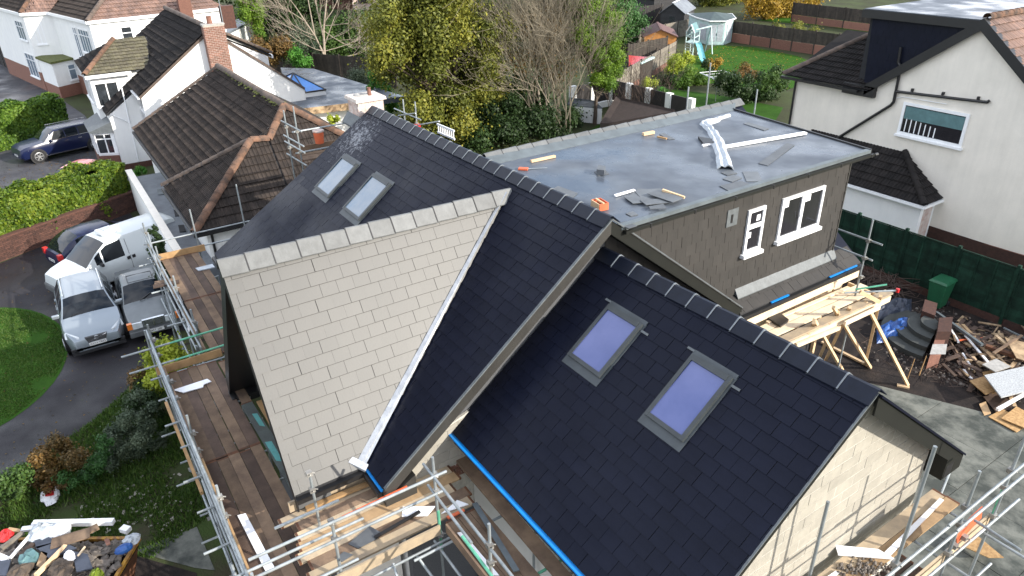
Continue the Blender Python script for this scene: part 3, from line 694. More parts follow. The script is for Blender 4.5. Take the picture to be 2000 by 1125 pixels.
# --- lower block in front: ridge along X
LY, LZ, LX = .15, 6.86, 5.24
def lz(y): return LZ+T*(y-LY) if y < LY else LZ-T*(y-LY)
LE = -3.36; LR = 3.72
lf = MB().hexa([(-.34, LE, lz(LE)-.15), (LX-.03, LE, lz(LE)-.15), (LX-.03, LY, LZ-.15), (-.34, LY, LZ-.15)], [(-.34, LE, lz(LE)-.012), (LX-.03, LE, lz(LE)-.012), (LX-.03, LY, LZ-.012), (-.34, LY, LZ-.012)]).build('lower_roof', m['felt'], house)
Ll = (LY-LE)/CS
slates(P, lf, m['slate'], (0, LE, lz(LE)), (1, 0, 0), VF, [(-.33, 0), (LX, 0), (LX, Ll-.02), (-.33, Ll-.02)], wd=.3, g=.245, u0=.11)
MB().hexa([(-.34, LY, LZ-.15), (LX-.03, LY, LZ-.15), (LX-.03, LR, lz(LR)-.15), (-.34, LR, lz(LR)-.15)], [(-.34, LY, LZ-.0), (LX-.03, LY, LZ-.0), (LX-.03, LR, lz(LR)-.0), (-.34, LR, lz(LR)-.0)]).build('lower_roof_back', m['slate'], house)
ridge_run(house, m['ridge'], (LX+.03, LY, LZ+.065), (-.33, LY, LZ+.065), 12, .215, .168, union=m['union_pale'])
bargeboard(LX+.01, LY, LZ-.04, LE, lz(LE)-.04, .12, m['anthracite_deep'])
MB().beam((LX+.012, LY, LZ+.004), (LX+.012, LE, lz(LE)+.004), .03, .02).build('verge_trim', m['lead_dull'], house)
# deep overhanging verge board on the far side, its boxed end with a dark opening
MB().prism([(LX+.05, LY-.02, LZ-.03), (LX+.05, LR, lz(LR)-.03), (LX+.05, LR, lz(LR)-.31), (LX+.05, LY-.02, LZ-.34)], (-.03, 0, 0)).build('bargeboard', m['anthracite_deep'], house)
MB().hexa([(LX-.03, LY, LZ-.03), (LX+.08, LY, LZ-.03), (LX+.08, LR+.03, lz(LR+.03)-.03), (LX-.03, LR+.03, lz(LR+.03)-.03)], [(LX-.03, LY, LZ+.012), (LX+.08, LY, LZ+.012), (LX+.08, LR+.03, lz(LR+.03)+.012), (LX-.03, LR+.03, lz(LR+.03)+.012)]).build('verge_slates', m['slate'], house)
MB().prism([(LX+.052, 3.12, lz(3.12)-.30), (LX+.052, LR, lz(LR)-.05), (LX+.052, LR, lz(LR)-.31), (LX+.052, 3.12, lz(LR)-.31)], (-.5, 0, 0)).build('verge_box', m['anthracite_deep'], house)
MB().box((LX+.05, 3.16, lz(LR)-.28), (LX+.057, 3.40, lz(LR)-.02)).build('box_opening', m['black_board'], house)
MB().beam((LX-.05, LR, lz(LR)-.14), (-.3, LR, lz(LR)-.14), .1, .1).build('gutter', m['black_board'], house)
# blue eave liner and dark fascia along the front eave
MB().beam((-.42, LE-.035, lz(LE)-.03), (LX, LE-.035, lz(LE)-.03), .085, .035).build('eave_tape', m['blue_tape'], house)
MB().box((-.3, LE+.02, lz(LE)-.26), (LX-.1, LE+.05, lz(LE)-.06)).build('fascia', m['black_board'], house)
MB().box((-.28, LE+.38, 0), (LX-.2, LE+.62, 4.05)).build('lower_wall', m['render_grey'], house)
# block gable wall
WX = LX-.24
gwall = MB().prism([(WX, LE+.4, 0), (WX, 3.05, 0), (WX, 3.05, lz(3.05)-.16), (WX, LY, LZ-.2), (WX, LE+.4, lz(LE+.4)-.16)], (-.2, 0, 0)).build('block_gable', m['mortar'], house)
bricks(P, gwall, m['block'], (WX, 0, 0), (0, 1, 0), (0, 0, 1), [(LE+.4, 2.2), (3.05, 2.2), (3.05, lz(3.05)-.17), (LY, LZ-.21), (LE+.4, lz(LE+.4)-.17)], .44, .215, .012, .003, 'concrete_block')

# --- rear wing: ridge along Y, flat-roofed dormer on its near side
RX, RZ, RY1 = -4.9, 7.52, 9.15
ridge_run(house, m['ridge_lit'], (RX, RY1+.05, RZ+.07), (RX, .35, RZ+.07), 20, .20, .14, union=m['union_dark'])
MB().hexa([(RX-4.6, .3, RZ-3.2), (RX, .3, RZ-.12), (RX, RY1, RZ-.12), (RX-4.6, RY1, RZ-3.2)], [(RX-4.6, .3, RZ-3.08), (RX, .3, RZ), (RX, RY1, RZ), (RX-4.6, RY1, RZ-3.08)]).build('wing_back_roof', m['slate'], house)
kW = (RZ-4.33)/4.9
wz = lambda x: RZ-kW*(x-RX)
MB().hexa([(-4.9, 7.9, wz(-4.9)-.14), (.02, 7.9, wz(.02)-.14), (.02, 8.72, wz(.02)-.14), (-4.9, RY1, wz(-4.9)-.14)], [(-4.9, 7.9, wz(-4.9)), (.02, 7.9, wz(.02)), (.02, 8.72, wz(.02)), (-4.9, RY1, wz(-4.9))]).build('wing_end_roof', m['slate'], house)
st = MB().hexa([(-.42, 4.05, wz(-.42)-.13), (.04, 4.05, wz(.04)-.13), (.04, 8.70, wz(.04)-.13), (-.42, 8.70, wz(-.42)-.13)], [(-.42, 4.05, wz(-.42)-.01), (.04, 4.05, wz(.04)-.01), (.04, 8.70, wz(.04)-.01), (-.42, 8.70, wz(-.42)-.01)]).build('eave_roof', m['felt'], house)
kw2 = math.sqrt(1+kW*kW)
slates(P, st, m['slate_lit'], (.05, 0, wz(.05)), (0, 1, 0), (-1/kw2, 0, kW/kw2), [(4.06, 0), (8.7, 0), (8.7, .56), (4.06, .56)], wd=.3, g=.27)  # eave strip shares the lighter slate copy with its painted sunlight
MB().beam((.09, 4.0, wz(.05)-.09), (.09, 8.75, wz(.05)-.09), .11, .1).build('gutter', m['black_board'], house)
for ya, yb in ((5.1, 5.75), (7.35, 8.5)): MB().beam((.07, ya, wz(.05)-.01), (.07, yb, wz(.05)-.01), .05, .03).build('eave_tape', m['blue_tape'], house)
MB().hexa([(-.35, 4.25, 4.60), (-.22, 4.25, 4.51), (-.22, 8.0, 4.51), (-.35, 8.0, 4.60)], [(-.35, 4.25, 4.74), (-.22, 4.25, 4.53), (-.22, 8.0, 4.53), (-.35, 8.0, 4.74)]).build('apron_flashing', m['lead_dull'], house)
MB().box((-4.4, .3, 0), (-.36, 7.94, 7.355)).build('dormer_wall', m['felt'], house)
dw = bpy.data.objects[-1] if False else [o for o in children(house) if o.name.startswith('dormer_wall')][0]
slates(P, dw, m['slate_lit'], (-.355, 0, 4.6), (0, 1, 0), (0, 0, 1), [(.2, -.1), (7.94, -.1), (7.94, 2.74), (.2, 2.74)], wd=.3, g=.245, u0=.05, name='slate')
MB().box((-.40, 7.93, 4.4), (-.33, 7.97, 7.25)).build('corner_trim', m['anthracite'], house)
# flat roof with its trim and drip gutter
fr = MB().hexa([(-4.62, .2, 7.36), (0.0, .2, 7.36), (0.0, 8.02, 7.36), (-4.62, 8.55, 7.36)], [(-4.62, .2, 7.42), (0.0, .2, 7.42), (0.0, 8.02, 7.42), (-4.62, 8.55, 7.42)]).build('flat_roof', m['grp'], house)
MB().hexa([(-4.80, .2, 7.40), (-4.5, .2, 7.42), (-4.5, 8.56, 7.42), (-4.80, 8.9, 7.40)], [(-4.80, .2, 7.53), (-4.5, .2, 7.426), (-4.5, 8.56, 7.426), (-4.80, 8.9, 7.53)]).build('roof_upstand', m['grp_trim'], house)
MB().box((.001, .25, 7.365), (.03, 8.06, 7.445)).build('fascia_trim', m['grp_trim'], house)
MB().box((-.09, .25, 7.421), (.001, 8.06, 7.447)).build('roof_edge_trim', m['grp_trim'], house)
MB().beam((-4.6, 8.57, 7.40), (.03, 8.05, 7.40), .05, .12).build('end_trim', m['black_board'], house)
gt = MB(); gt.beam((.075, .3, 7.325), (.075, 8.12, 7.325), .07, .06); gt.build('gutter', m['anthracite_deep'], house)
for k in range(7): MB().box((.03, .9+k*1.18, 7.28), (.118, .94+k*1.18, 7.36)).build('gutter_bracket', m['black_board'], house)
MB().tube((.09, 8.12, 7.325), (.09, 8.24, 7.32), .04).build('gutter_end', m['black_board'], house)
# windows of the dormer
def win_x(x, y0, y1, z0, z1, bars, sill=True, film=True, name='window', parent=house):
    """a white framed window in a wall facing +X"""
    f = MB(); t = .075
    f.box((x, y0, z0), (x+.05, y1, z0+t)); f.box((x, y0, z1-t), (x+.05, y1, z1)); f.box((x, y0, z0+t), (x+.05, y0+t, z1-t)); f.box((x, y1-t, z0+t), (x+.05, y1, z1-t))
    for kind, a in bars:
        if kind == 'v': f.box((x, a-.055, z0+t), (x+.048, a+.055, z1-t))
        else: f.box((x, y0+t, a-.05), (x+.048, y1-t, a+.05))
    fo = f.build(name, m['pvc'], parent)
    MB().box((x, y0+.04, z0+.04), (x+.018, y1-.04, z1-.04)).build('pane', m['glass_room'], fo)
    if sill: MB().box((x, y0-.05, z0-.09), (x+.12, y1+.05, z0-.005)).build('sill', m['pvc'], fo)
    return fo
qa = PX((1516, 472), -.34); qb = PX((1612, 362), -.34)
w1 = win_x(-.345, 5.46, 7.02, 5.65, 6.69, [('v', 6.23)])
w2 = win_x(-.345, 4.30, 4.87, 5.62, 6.68, [('h', 6.26)])
for (y0, y1, z0, z1, p) in ((5.56, 5.72, 6.44, 6.58, w1), (6.32, 6.52, 6.42, 6.58, w1), (4.39, 4.50, 5.98, 6.12, w2), (4.62, 4.74, 6.36, 6.5, w2)):
    MB().box((-.327, y0, z0), (-.322, y1, z1)).build('glass_sticker', m['white_board'], p)
MB().tube((-.29, 6.15, 6.05), (-.25, 6.15, 6.2), .012).build('handle', m['pvc'], w1)
MB().box((-.345, 3.62, 6.44), (-.325, 3.96, 6.84)).build('vent_plate', m['lead_dull'], house)
MB().box((-.325, 3.74, 6.52), (-.318, 3.80, 6.72)).build('vent_slot', m['black_board'], house)
# --- skylights
def skylight(O, U, V, N, u0, v0, u1, v1, glass, clips=True):
    O, U, V, N = (np.array(t, float) for t in (O, U, V, N)); pt = lambda u, v, h: O+U*u+V*v+N*h
    def bx(mb, a, b, c, d, h0, h1): mb.hexa([pt(a, b, h0), pt(c, b, h0), pt(c, d, h0), pt(a, d, h0)], [pt(a, b, h1), pt(c, b, h1), pt(c, d, h1), pt(a, d, h1)]); return mb
    e = .065; r = MB(); va = v0+.15
    bx(r, u0+.03, va, u0+.03+e, v1, 0, .085); bx(r, u1-.03-e, va, u1-.03, v1, 0, .085); bx(r, u0+.03+e, va, u1-.03-e, va+.07, 0, .08); bx(r, u0+.03+e, v1-.10, u1-.03-e, v1, 0, .095)
    root = r.build('skylight', m['roof_frame'], house)
    bx(MB(), u0+.03+e, va+.07, u1-.03-e, v1-.10, .03, .062).build('pane', glass, root)
    f = MB(); bx(f, u0-.01, v0, u1+.01, v0+.15, .006, .026); bx(f, u0-.01, v0+.15, u0+.03, v1+.03, .0, .024); bx(f, u1-.03, v0+.15, u1+.01, v1+.03, .0, .024); bx(f, u0+.0, v1, u1, v1+.09, .0, .03)
    f.build('flashing', m['roof_flash'], root)
    if clips:
        bx(MB(), u1+.0, v1-.12, u1+.16, v1-.08, .02, .035).build('bracket', m['lead_dull'], root); bx(MB(), u0-.14, v1+.04, u0, v1+.08, .02, .035).build('bracket', m['lead_dull'], root)
nF = (0, -SN, CS)
LO = (0, LY, LZ); LVO = lambda y: (y-LY)/CS
skylight(LO, (1, 0, 0), VF, nF, .67, LVO(-1.57), 1.60, LVO(-.53), m['glass_film'])
skylight(LO, (1, 0, 0), VF, nF, 2.66, LVO(-1.60), 3.53, LVO(-.52), m['glass_film'])
FO = (0, 0, ZR); FVO = lambda y: y/CS
skylight(FO, (1, 0, 0), VF, nF, -9.72, FVO(-2.38), -8.66, FVO(-1.31), m['glass_sky'], False)
skylight(FO, (1, 0, 0), VF, nF, -7.72, FVO(-2.36), -6.64, FVO(-1.29), m['glass_sky'], False)
# --- chimney at the far end of the ridge
chx, chy, chz = -11.28, .12, 7.74
ch = MB().box((chx-.38, chy-.40, 6.2), (chx+.38, chy+.40, chz)).build('chimney', m['mortar'], house)
for O_, U_, L_ in (((chx+.38, chy-.40, 6.2), (0, 1, 0), .8), ((chx-.38, chy-.40, 6.2), (1, 0, 0), .76)):
    bricks(P, ch, m['brick_washed'], O_, U_, (0, 0, 1), [(0, .3), (L_, .3), (L_, chz-6.22), (0, chz-6.22)], .215, .065, .01, .006, 'chimney_brick')
MB().hexa([(chx-.46, chy-.48, chz), (chx+.46, chy-.48, chz), (chx+.46, chy+.48, chz), (chx-.46, chy+.48, chz)], [(chx-.44, chy-.46, chz+.09), (chx+.44, chy-.46, chz+.09), (chx+.44, chy+.46, chz+.09), (chx-.44, chy+.46, chz+.09)]).build('cap', m['cement_pale'], ch)
MB().lathe([(.27, chz+.08), (.22, chz+.125), (.13, chz+.13), (.08, chz+.1)], (chx-.12, chy-.05, 0), 14).build('flaunching', m['cement'], ch)
MB().lathe([(.065, chz+.1), (.05, chz+.28), (.06, chz+.32), (.04, chz+.32), (.04, chz+.2)], (chx+.06, chy+.12, 0), 12).build('pot', m['brick_red'], ch)
MB().hexa([(chx-.5, chy-.62, 7.0), (chx+.6, chy-.62, 7.0), (chx+.6, chy-.41, 7.12), (chx-.5, chy-.41, 7.12)], [(chx-.5, chy-.62, 7.06), (chx+.6, chy-.62, 7.06), (chx+.55, chy-.42, 7.34), (chx-.46, chy-.42, 7.34)]).build('lead_apron', m['lead_dull'], ch)
P.done()

# ================================================================== neighbouring houses
def wallpoly(name, pts, thick, mat, parent): return MB().prism(pts, thick).build(name, mat, parent)
def winq(parent, O, U, z0, L, H, cols, toplight=0., out=.05, frame='pvc', glass='glass', sill=True, name='window', wdt=.06):
    """framed window flat on a wall: O is the lower left corner, U runs along the wall, the outside is U x Z or its opposite, whichever faces the street"""
    O = np.array([O[0], O[1], z0], float); U = np.array([U[0], U[1], 0.]); U /= np.linalg.norm(U); N = np.cross(U, [0, 0, 1]); 
    if N@(CAM-O) < 0: N = -N
    Z = np.array([0, 0, 1.]); f = MB()
    def bx(mb, a, b, c, d, h0, h1): 
        P_ = lambda u, v, h: O+U*u+Z*v+N*h
        mb.hexa([P_(a, b, h0), P_(c, b, h0), P_(c, d, h0), P_(a, d, h0)], [P_(a, b, h1), P_(c, b, h1), P_(c, d, h1), P_(a, d, h1)]); return mb
    t = wdt
    bx(f, 0, 0, L, t, 0, out); bx(f, 0, H-t, L, H, 0, out); bx(f, 0, t, t, H-t, 0, out); bx(f, L-t, t, L, H-t, 0, out)
    for k in range(1, cols): bx(f, L*k/cols-t/2, t, L*k/cols+t/2, H-t, 0, out*.95)
    if toplight: bx(f, t, H-toplight-t/2, L-t, H-toplight+t/2, 0, out*.9)
    fo = f.build(name, m[frame], parent)
    for k in range(cols): bx(MB(), L*k/cols+t*.4, t*.5, L*(k+1)/cols-t*.4, H-t*.5, .004, out*.4).build('pane', m[glass], fo)
    if sill: bx(MB(), -.06, -.09, L+.06, -.003, 0, out+.07).build('sill', m[frame], fo)
    return fo
def hipcap(parent, mat, p, q, half=.13, step=.42, rise=0.02, name='ridge_tile'):
    L = np.linalg.norm(np.array(q, float)-np.array(p, float)); ridge_run(parent, mat, p, q, max(2, int(round(L/step))), half, half*.8, th=.02, roundt=True, rise=rise, name=name)

# ---------------- white bungalow next door, with brown tiled roof
LB = thing('bungalow', 'white bungalow with brown hipped tile roof beside the scaffold', 'house', (-22, 0, 0))
PL = Pieces()
s_ = .675; ce = 1/math.sqrt(1+s_*s_); se = s_*ce; sx = 1.023; cx_ = 1/math.sqrt(1+sx*sx)
EA, EB, ZE = -4.37, -4.70, 2.96
EX, ERX, RYA, ZRa = -16.0, -19.0, -.13, 6.03
zA = lambda y: ZRa+s_*(y-RYA)
ZEA = zA(EA); LvX = lambda r: r/(sx*cx_); RXF = -29.2; YB = RYA+4.55
apx = np.array([-18.14, -1.82, 5.15]); hx = np.array([-18.09, -1.17, 5.10])
ra = MB().hexa([(-31.2, EA, ZEA-.15), (-19, EA, ZEA-.15), (ERX, RYA, ZRa-.15), (RXF, RYA, ZRa-.15)], [(-31.2, EA, ZEA-.03), (-19, EA, ZEA-.03), (ERX, RYA, ZRa-.03), (RXF, RYA, ZRa-.03)]).build('roof', m['felt'], LB)
LA = (RYA-EA)/ce
pantiles(PL, ra, m['tile_brown'], (0, EA, ZEA), (1, 0, 0), (0, ce, se), [(-31.2, 0), (-21.9, 0), (-18.25, (-1.5-EA)/ce), (-18.1, (-1.2-EA)/ce), (ERX, LA), (RXF, LA)], wd=.30, g=.345, rolls=2)
rb = MB().prism([(-21.78, EB, ZE-.03), (EX, EB, ZE-.03), tuple(apx-np.array([0, 0, .03]))], (0, 0, -.12)).build('bay_roof', m['felt'], LB)
vB = np.array([0, apx[1]-EB, apx[2]-ZE]); LBv = np.linalg.norm(vB)
pantiles(PL, rb, m['tile_brown'], (0, EB, ZE), (1, 0, 0), vB, [(-21.78, 0), (EX, 0), (apx[0], LBv)], wd=.30, g=.345, rolls=2)
MB().poly((-21.78, EB, ZE-.02), tuple(apx-np.array([0, 0, .02])), tuple(hx-np.array([.1, -.2, .0])), (-21.9, EA+.1, ZEA)).build('bay_roof_flank', m['tile_brown'], LB)
rx = MB().prism([(EX, EB, ZE-.0), tuple(apx-np.array([.0, 0, .0])), tuple(hx), (ERX, RYA, ZRa), (EX, YB, ZE)], (0, 0, -.12)).build('hip_roof', m['felt'], LB)
for pg in ([(EB, 0), (apx[1], LvX(2.19)), (-1.17, LvX(2.14)), (-1.17, 0)], [(-1.17, 0), (-1.17, LvX(2.14)), (RYA, LvX(3.07)), (YB, 0)]):
    pantiles(PL, rx, m['tile_brown'], (EX, 0, ZE+.03), (0, 1, 0), (-cx_, 0, sx*cx_), pg, wd=.30, g=.345, rolls=2)
MB().prism([(RXF, RYA, ZRa-.02), (ERX, RYA, ZRa-.02), (EX, YB, ZE-.02), (-31, YB, ZE-.02)], (0, 0, -.1)).build('back_roof', m['tile_brown'], LB)
up_ = lambda p, h: tuple(np.array(p)+np.array([0, 0, h]))
hipcap(LB, m['ridge_terracotta'], (EX+.1, EB-.08, ZE+.06), up_(apx, .07), .14)
hipcap(LB, m['ridge_terracotta'], up_(apx, .07), up_(hx, .07), .14)
hipcap(LB, m['ridge_terracotta'], up_(hx, .04), (ERX, RYA, ZRa+.06), .14)
hipcap(LB, m['ridge_terracotta'], (EX, YB, ZE+.05), (ERX, RYA, ZRa+.06), .15)
hipcap(LB, m['ridge_brown'], (-21.85, EB-.02, ZE+.05), up_(apx-np.array([.1, 0, 0]), .05), .11)
hipcap(LB, m['ridge_brown'], (RXF-.1, RYA, ZRa+.05), (ERX, RYA, ZRa+.06), .14)
hipcap(LB, m['ridge_brown'], (-31.25, EA, ZEA+.05), (RXF-.05, RYA, ZRa+.05), .09)
MB().box((-30.8, EA+.4, 0), (-16.9, YB-.4, ZE-.14)).build('wall', m['render_white'], LB)
MB().box((-21.3, EB+.35, 0), (-16.35, EA+.5, ZE-.16)).build('bay_wall', m['render_white'], LB)
MB().beam((-31.2, EA-.06, ZEA-.09), (-21.9, EA-.06, ZEA-.09), .12, .1).build('gutter', m['black_board'], LB)
MB().beam((-21.8, EB-.06, ZE-.09), (EX+.05, EB-.06, ZE-.09), .12, .1).build('gutter', m['black_board'], LB)
MB().beam((EX+.06, EB-.1, ZE-.09), (EX+.06, YB, ZE-.09), .12, .1).build('gutter', m['black_board'], LB)
MB().tube((-16.25, -4.2, 0), (-16.25, -4.2, 2.8), .045).build('downpipe', m['black_board'], LB)
MB().box((-16.9, -4.28, 0), (-16.3, YB-.45, ZE-.16)).build('side_wall', m['render_white'], LB)
winq(LB, (-19.9, EB+.35), (1, 0), 1.95, 1.3, .8, 2)
# moss tufts along its ridge
mm_ = MB()
for k in range(260):
    t = RNG.random(); x = RXF+(ERX-RXF)*t**.7; y = RYA+RNG.normal(0, .12); z = ZRa+.16-abs(y-RYA)*.5
    r_ = RNG.uniform(.03, .085); mm_.lathe([(0, r_*.7), (r_*.7, r_*.35), (r_, 0)], (x, y, z-.03), 6)
mo = mm_.build('ridge_moss', m['moss'], LB); mo['kind'] = 'stuff'
# tv aerial bracket on the bay wall
# lean-to with flat roof in front of it, and its parapet wall
LT = thing('lean_to', 'narrow flat-roofed white lean-to along the bungalow side', 'lean-to', (-22, -5, 0))
MB().box((-28.3, -5.42, 0), (-15.9, -5.22, 2.0)).build('parapet_wall', m['render_white'], LT)
MB().box((-28.35, -5.46, 2.003), (-15.85, -5.18, 2.07)).build('coping', m['render_cream'], LT)
MB().box((-28.2, -5.215, 0), (-16.0, -3.92, 1.7)).build('flat_roof', m['felt_grey'], LT)
for a in ((-25.6, -4.6), (-22.4, -4.5), (-20.5, -4.7)):
    MB().hexa([(a[0], a[1], 1.704), (a[0]+.8, a[1]-.1, 1.704), (a[0]+.9, a[1]+.12, 1.704), (a[0]+.1, a[1]+.2, 1.704)], [(a[0], a[1], 1.73), (a[0]+.8, a[1]-.1, 1.72), (a[0]+.9, a[1]+.12, 1.75), (a[0]+.1, a[1]+.2, 1.73)]).build('roofing_patch', m['grp_trim' if a[0] < -24 else 'felt'], LT)
PL.done()

# ---------------- white two-storey house with the tall red brick chimney
H2 = thing('white_house', 'white gabled house with dark tile roof and tall red brick chimney', 'house', (-38, 0, 0))
P2 = Pieces()
GX = -33.3; AY, AZ = .66, 7.34; FY, FZ = -3.52, 4.36; BY, BZ = 5.3, 3.65
k2 = (AZ-FZ)/(AY-FY); c2_ = 1/math.sqrt(1+k2*k2)
z2 = lambda y: AZ+k2*(y-AY) if y < AY else AZ+(BZ-AZ)/(BY-AY)*(y-AY)
XF = -45.3
r2 = MB().hexa([(XF, FY, FZ-.15), (GX, FY, FZ-.15), (GX, AY, AZ-.15), (XF, AY, AZ-.15)], [(XF, FY, FZ-.03), (GX, FY, FZ-.03), (GX, AY, AZ-.03), (XF, AY, AZ-.03)]).build('front_roof', m['felt'], H2)
pantiles(P2, r2, m['tile_dark'], (0, FY, FZ), (1, 0, 0), (0, c2_, k2*c2_), [(XF, 0), (GX, 0), (GX, (AY-FY)/c2_), (XF, (AY-FY)/c2_)], wd=.38, g=.42, rolls=2, hgt=.03)
CYF = -5.1; CXN = -35.65
r3 = MB().hexa([(-41.0, CYF, z2(CYF)-.15), (CXN, CYF, z2(CYF)-.15), (CXN, FY, FZ-.15), (-41.0, FY, FZ-.15)], [(-41.0, CYF, z2(CYF)-.03), (CXN, CYF, z2(CYF)-.03), (CXN, FY, FZ-.03), (-41, FY, FZ-.03)]).build('catslide_roof', m['felt'], H2)
pantiles(P2, r3, m['tile_dark'], (0, FY, FZ), (1, 0, 0), (0, c2_, k2*c2_), [(-41., (CYF-FY)/c2_), (CXN, (CYF-FY)/c2_), (CXN, 0), (-41., 0)], wd=.38, g=.42, rolls=2, hgt=.03)
kb = (BZ-AZ)/(BY-AY)
MB().hexa([(XF, AY, AZ-.15), (GX, AY, AZ-.15), (GX, BY, BZ-.15), (XF, BY, BZ-.15)], [(XF, AY, AZ), (GX, AY, AZ), (GX, BY, BZ), (XF, BY, BZ)]).build('back_roof', m['tile_brown'], H2)
rbk = MB().hexa([(-43, 2.2, 6.35), (-37, 2.2, 6.35), (-37, 4.7, 4.95), (-43, 4.7, 4.95)], [(-43, 2.2, 6.5), (-37, 2.2, 6.5), (-37, 4.7, 5.1), (-43, 4.7, 5.1)]).build('rear_roof', m['felt'], H2)
pantiles(P2, rbk, m['tile_moss'], (0, 4.7, 5.12), (1, 0, 0), (0, -2.5, 1.4), [(-43, 0), (-37, 0), (-37, 2.86), (-43, 2.86)], wd=.38, g=.36, rolls=2, hgt=.025)
hipcap(H2, m['ridge_brown'], (-36.98, 4.75, 5.16), (-36.98, 2.2, 6.56), .11)
MB().prism([(-37.02, 2.0, 4.4), (-37.02, 4.5, 4.4), (-37.02, 4.5, 5.0), (-37.02, 2.0, 6.3)], (-5, 0, 0)).build('rear_wall', m['render_white'], H2)
MB().box((-37.6, 4.7, 4.88), (-36.95, 4.8, 5.08)).build('fascia', m['pvc'], H2)
hipcap(H2, m['ridge_brown'], (XF, AY, AZ+.05), (GX, AY, AZ+.05), .14)
wallpoly('gable_wall', [(GX-.08, FY+.1, 0), (GX-.08, FY+.1, FZ-.06), (GX-.08, AY, AZ-.12), (GX-.08, BY, BZ-.1), (GX-.08, BY, 0)], (-.3, 0, 0), m['render_white'], H2)
MB().box((XF+.2, FY+.15, 0), (GX-.4, BY-.2, BZ-.2)).build('body_wall', m['render_white'], H2)
MB().beam((GX-.03, AY, AZ-.09), (GX-.03, FY, FZ-.09), .07, .12).beam((GX-.03, AY, AZ-.09), (GX-.03, BY, BZ-.09), .07, .12).build('verge_trim', m['ridge_brown'], H2)
MB().beam((-37.7, FY-.05, FZ-.1), (GX, FY-.05, FZ-.1), .1, .09).build('gutter', m['pvc'], H2)
# projecting front part under the catslide
wallpoly('side_wall', [(CXN-.06, CYF+.12, 0), (CXN-.06, CYF+.12, z2(CYF)-.12), (CXN-.06, FY+.3, z2(FY)-.05), (CXN-.06, FY+.3, 0)], (-5.2, 0, 0), m['render_white'], H2)
MB().box((CXN-.055, CYF+.1, 0), (CXN-.03, FY+.2, .32)).build('plinth', m['brick_dark'], H2)
MB().tube((CXN-.01, -4.15, .4), (CXN-.01, -4.0, 4.5), .035).path([(CXN-.01, -4.9, 3.2), (CXN-.01, -4.1, 2.6)], .03).build('waste_pipe', m['pvc'], H2)
winq(H2, (-35.3, FY+.14), (1, 0), 2.1, 1.6, 1.3, 3)
# bay and porch on the street side
MB().hexa([(-38.8, -6.0, 0), (-36.3, -6.0, 0), (-35.8, CYF+.1, 0), (-39.3, CYF+.1, 0)], [(-38.8, -6.0, .85), (-36.3, -6.0, .85), (-35.8, CYF+.1, .85), (-39.3, CYF+.1, .85)]).build('bay_base', m['brick_red'], H2)
MB().hexa([(-38.75, -5.95, .853), (-36.35, -5.95, .853), (-35.85, CYF+.1, .853), (-39.25, CYF+.1, .853)], [(-38.75, -5.95, 2.2), (-36.35, -5.95, 2.2), (-35.85, CYF+.1, 2.2), (-39.25, CYF+.1, 2.2)]).build('bay_window', m['pvc'], H2)
for a, b, k in (((-36.33, -5.93), (-35.87, CYF+.12), 2), ((-38.7, -5.97), (-36.4, -5.97), 3)):
    winq(H2, a, (b[0]-a[0], b[1]-a[1]), .95, math.hypot(b[0]-a[0], b[1]-a[1]), 1.15, k, .3, sill=False, name='bay_light')
MB().hexa([(-39.0, -6.15, 2.2), (-36.1, -6.15, 2.2), (-35.66, CYF+.1, 2.203), (-39.4, CYF+.1, 2.203)], [(-39.0, -6.15, 2.27), (-36.1, -6.15, 2.27), (-35.66, CYF+.1, 2.75), (-39.4, CYF+.1, 2.75)]).build('bay_roof', m['lead_dull'], H2)
winq(H2, (-40.3, CYF+.11), (1, 0), 2.6, 1.1, 1.0, 2)
# hipped two-storey bay further along the front
by0 = -5.5; bz = 5.1
MB().box((-42.2, by0+.2, 0), (-37.3, -2, bz-.05)).build('front_bay_wall', m['render_white'], H2)
bt = np.array([-39.7, -3.4, 6.45]); b2_ = np.array([-39.7, -1.6, 6.45])
brf = MB(); brf.poly((-42.5, by0, bz), (-36.95, by0, bz), tuple(bt)); brf.poly((-42.5, by0, bz), (-36.95, by0, bz), (-36.95, by0, bz-.1), (-42.5, by0, bz-.1)); brf.build('bay_hip_front', m['felt'], H2)
bff = [o for o in children(H2) if o.name.startswith('bay_hip_front')][0]
vv = np.array([0, bt[1]-by0, bt[2]-bz]); Lv = np.linalg.norm(vv)
pantiles(P2, bff, m['tile_dark'], (0, by0, bz), (1, 0, 0), vv, [(-42.5, 0), (-36.95, 0), (bt[0], Lv)], wd=.38, g=.36, rolls=2, hgt=.025)
bfx = MB().poly((-36.95, by0, bz-.01), (-36.95, -2.2, bz-.01), tuple(b2_-np.array([0, 0, .01])), tuple(bt-np.array([0, 0, .01]))).build('bay_hip_side', m['felt'], H2)
vx = np.array([bt[0]+36.95, 0, bt[2]-bz]); Lx = np.linalg.norm(vx)
pantiles(P2, bfx, m['tile_moss'], (-36.95, 0, bz), (0, 1, 0), vx, [(by0, 0), (-2.2, 0), (b2_[1], Lx), (bt[1], Lx)], wd=.34, g=.30, rolls=1, hgt=.02)
hipcap(H2, m['ridge_terracotta'], (-36.9, by0-.03, bz+.05), tuple(bt+np.array([0, 0, .05])), .13, .4)
MB().box((-36.99, by0-.02, bz-.2), (-36.93, -3.2, bz-.02)).build('fascia', m['pvc'], H2)
winq(H2, (-37.29, by0+.3), (0, 1), 3.3, 1.2, 1.3, 2)
winq(H2, (-41.4, by0+.19), (1, 0), 3.3, 2.9, 1.3, 4)
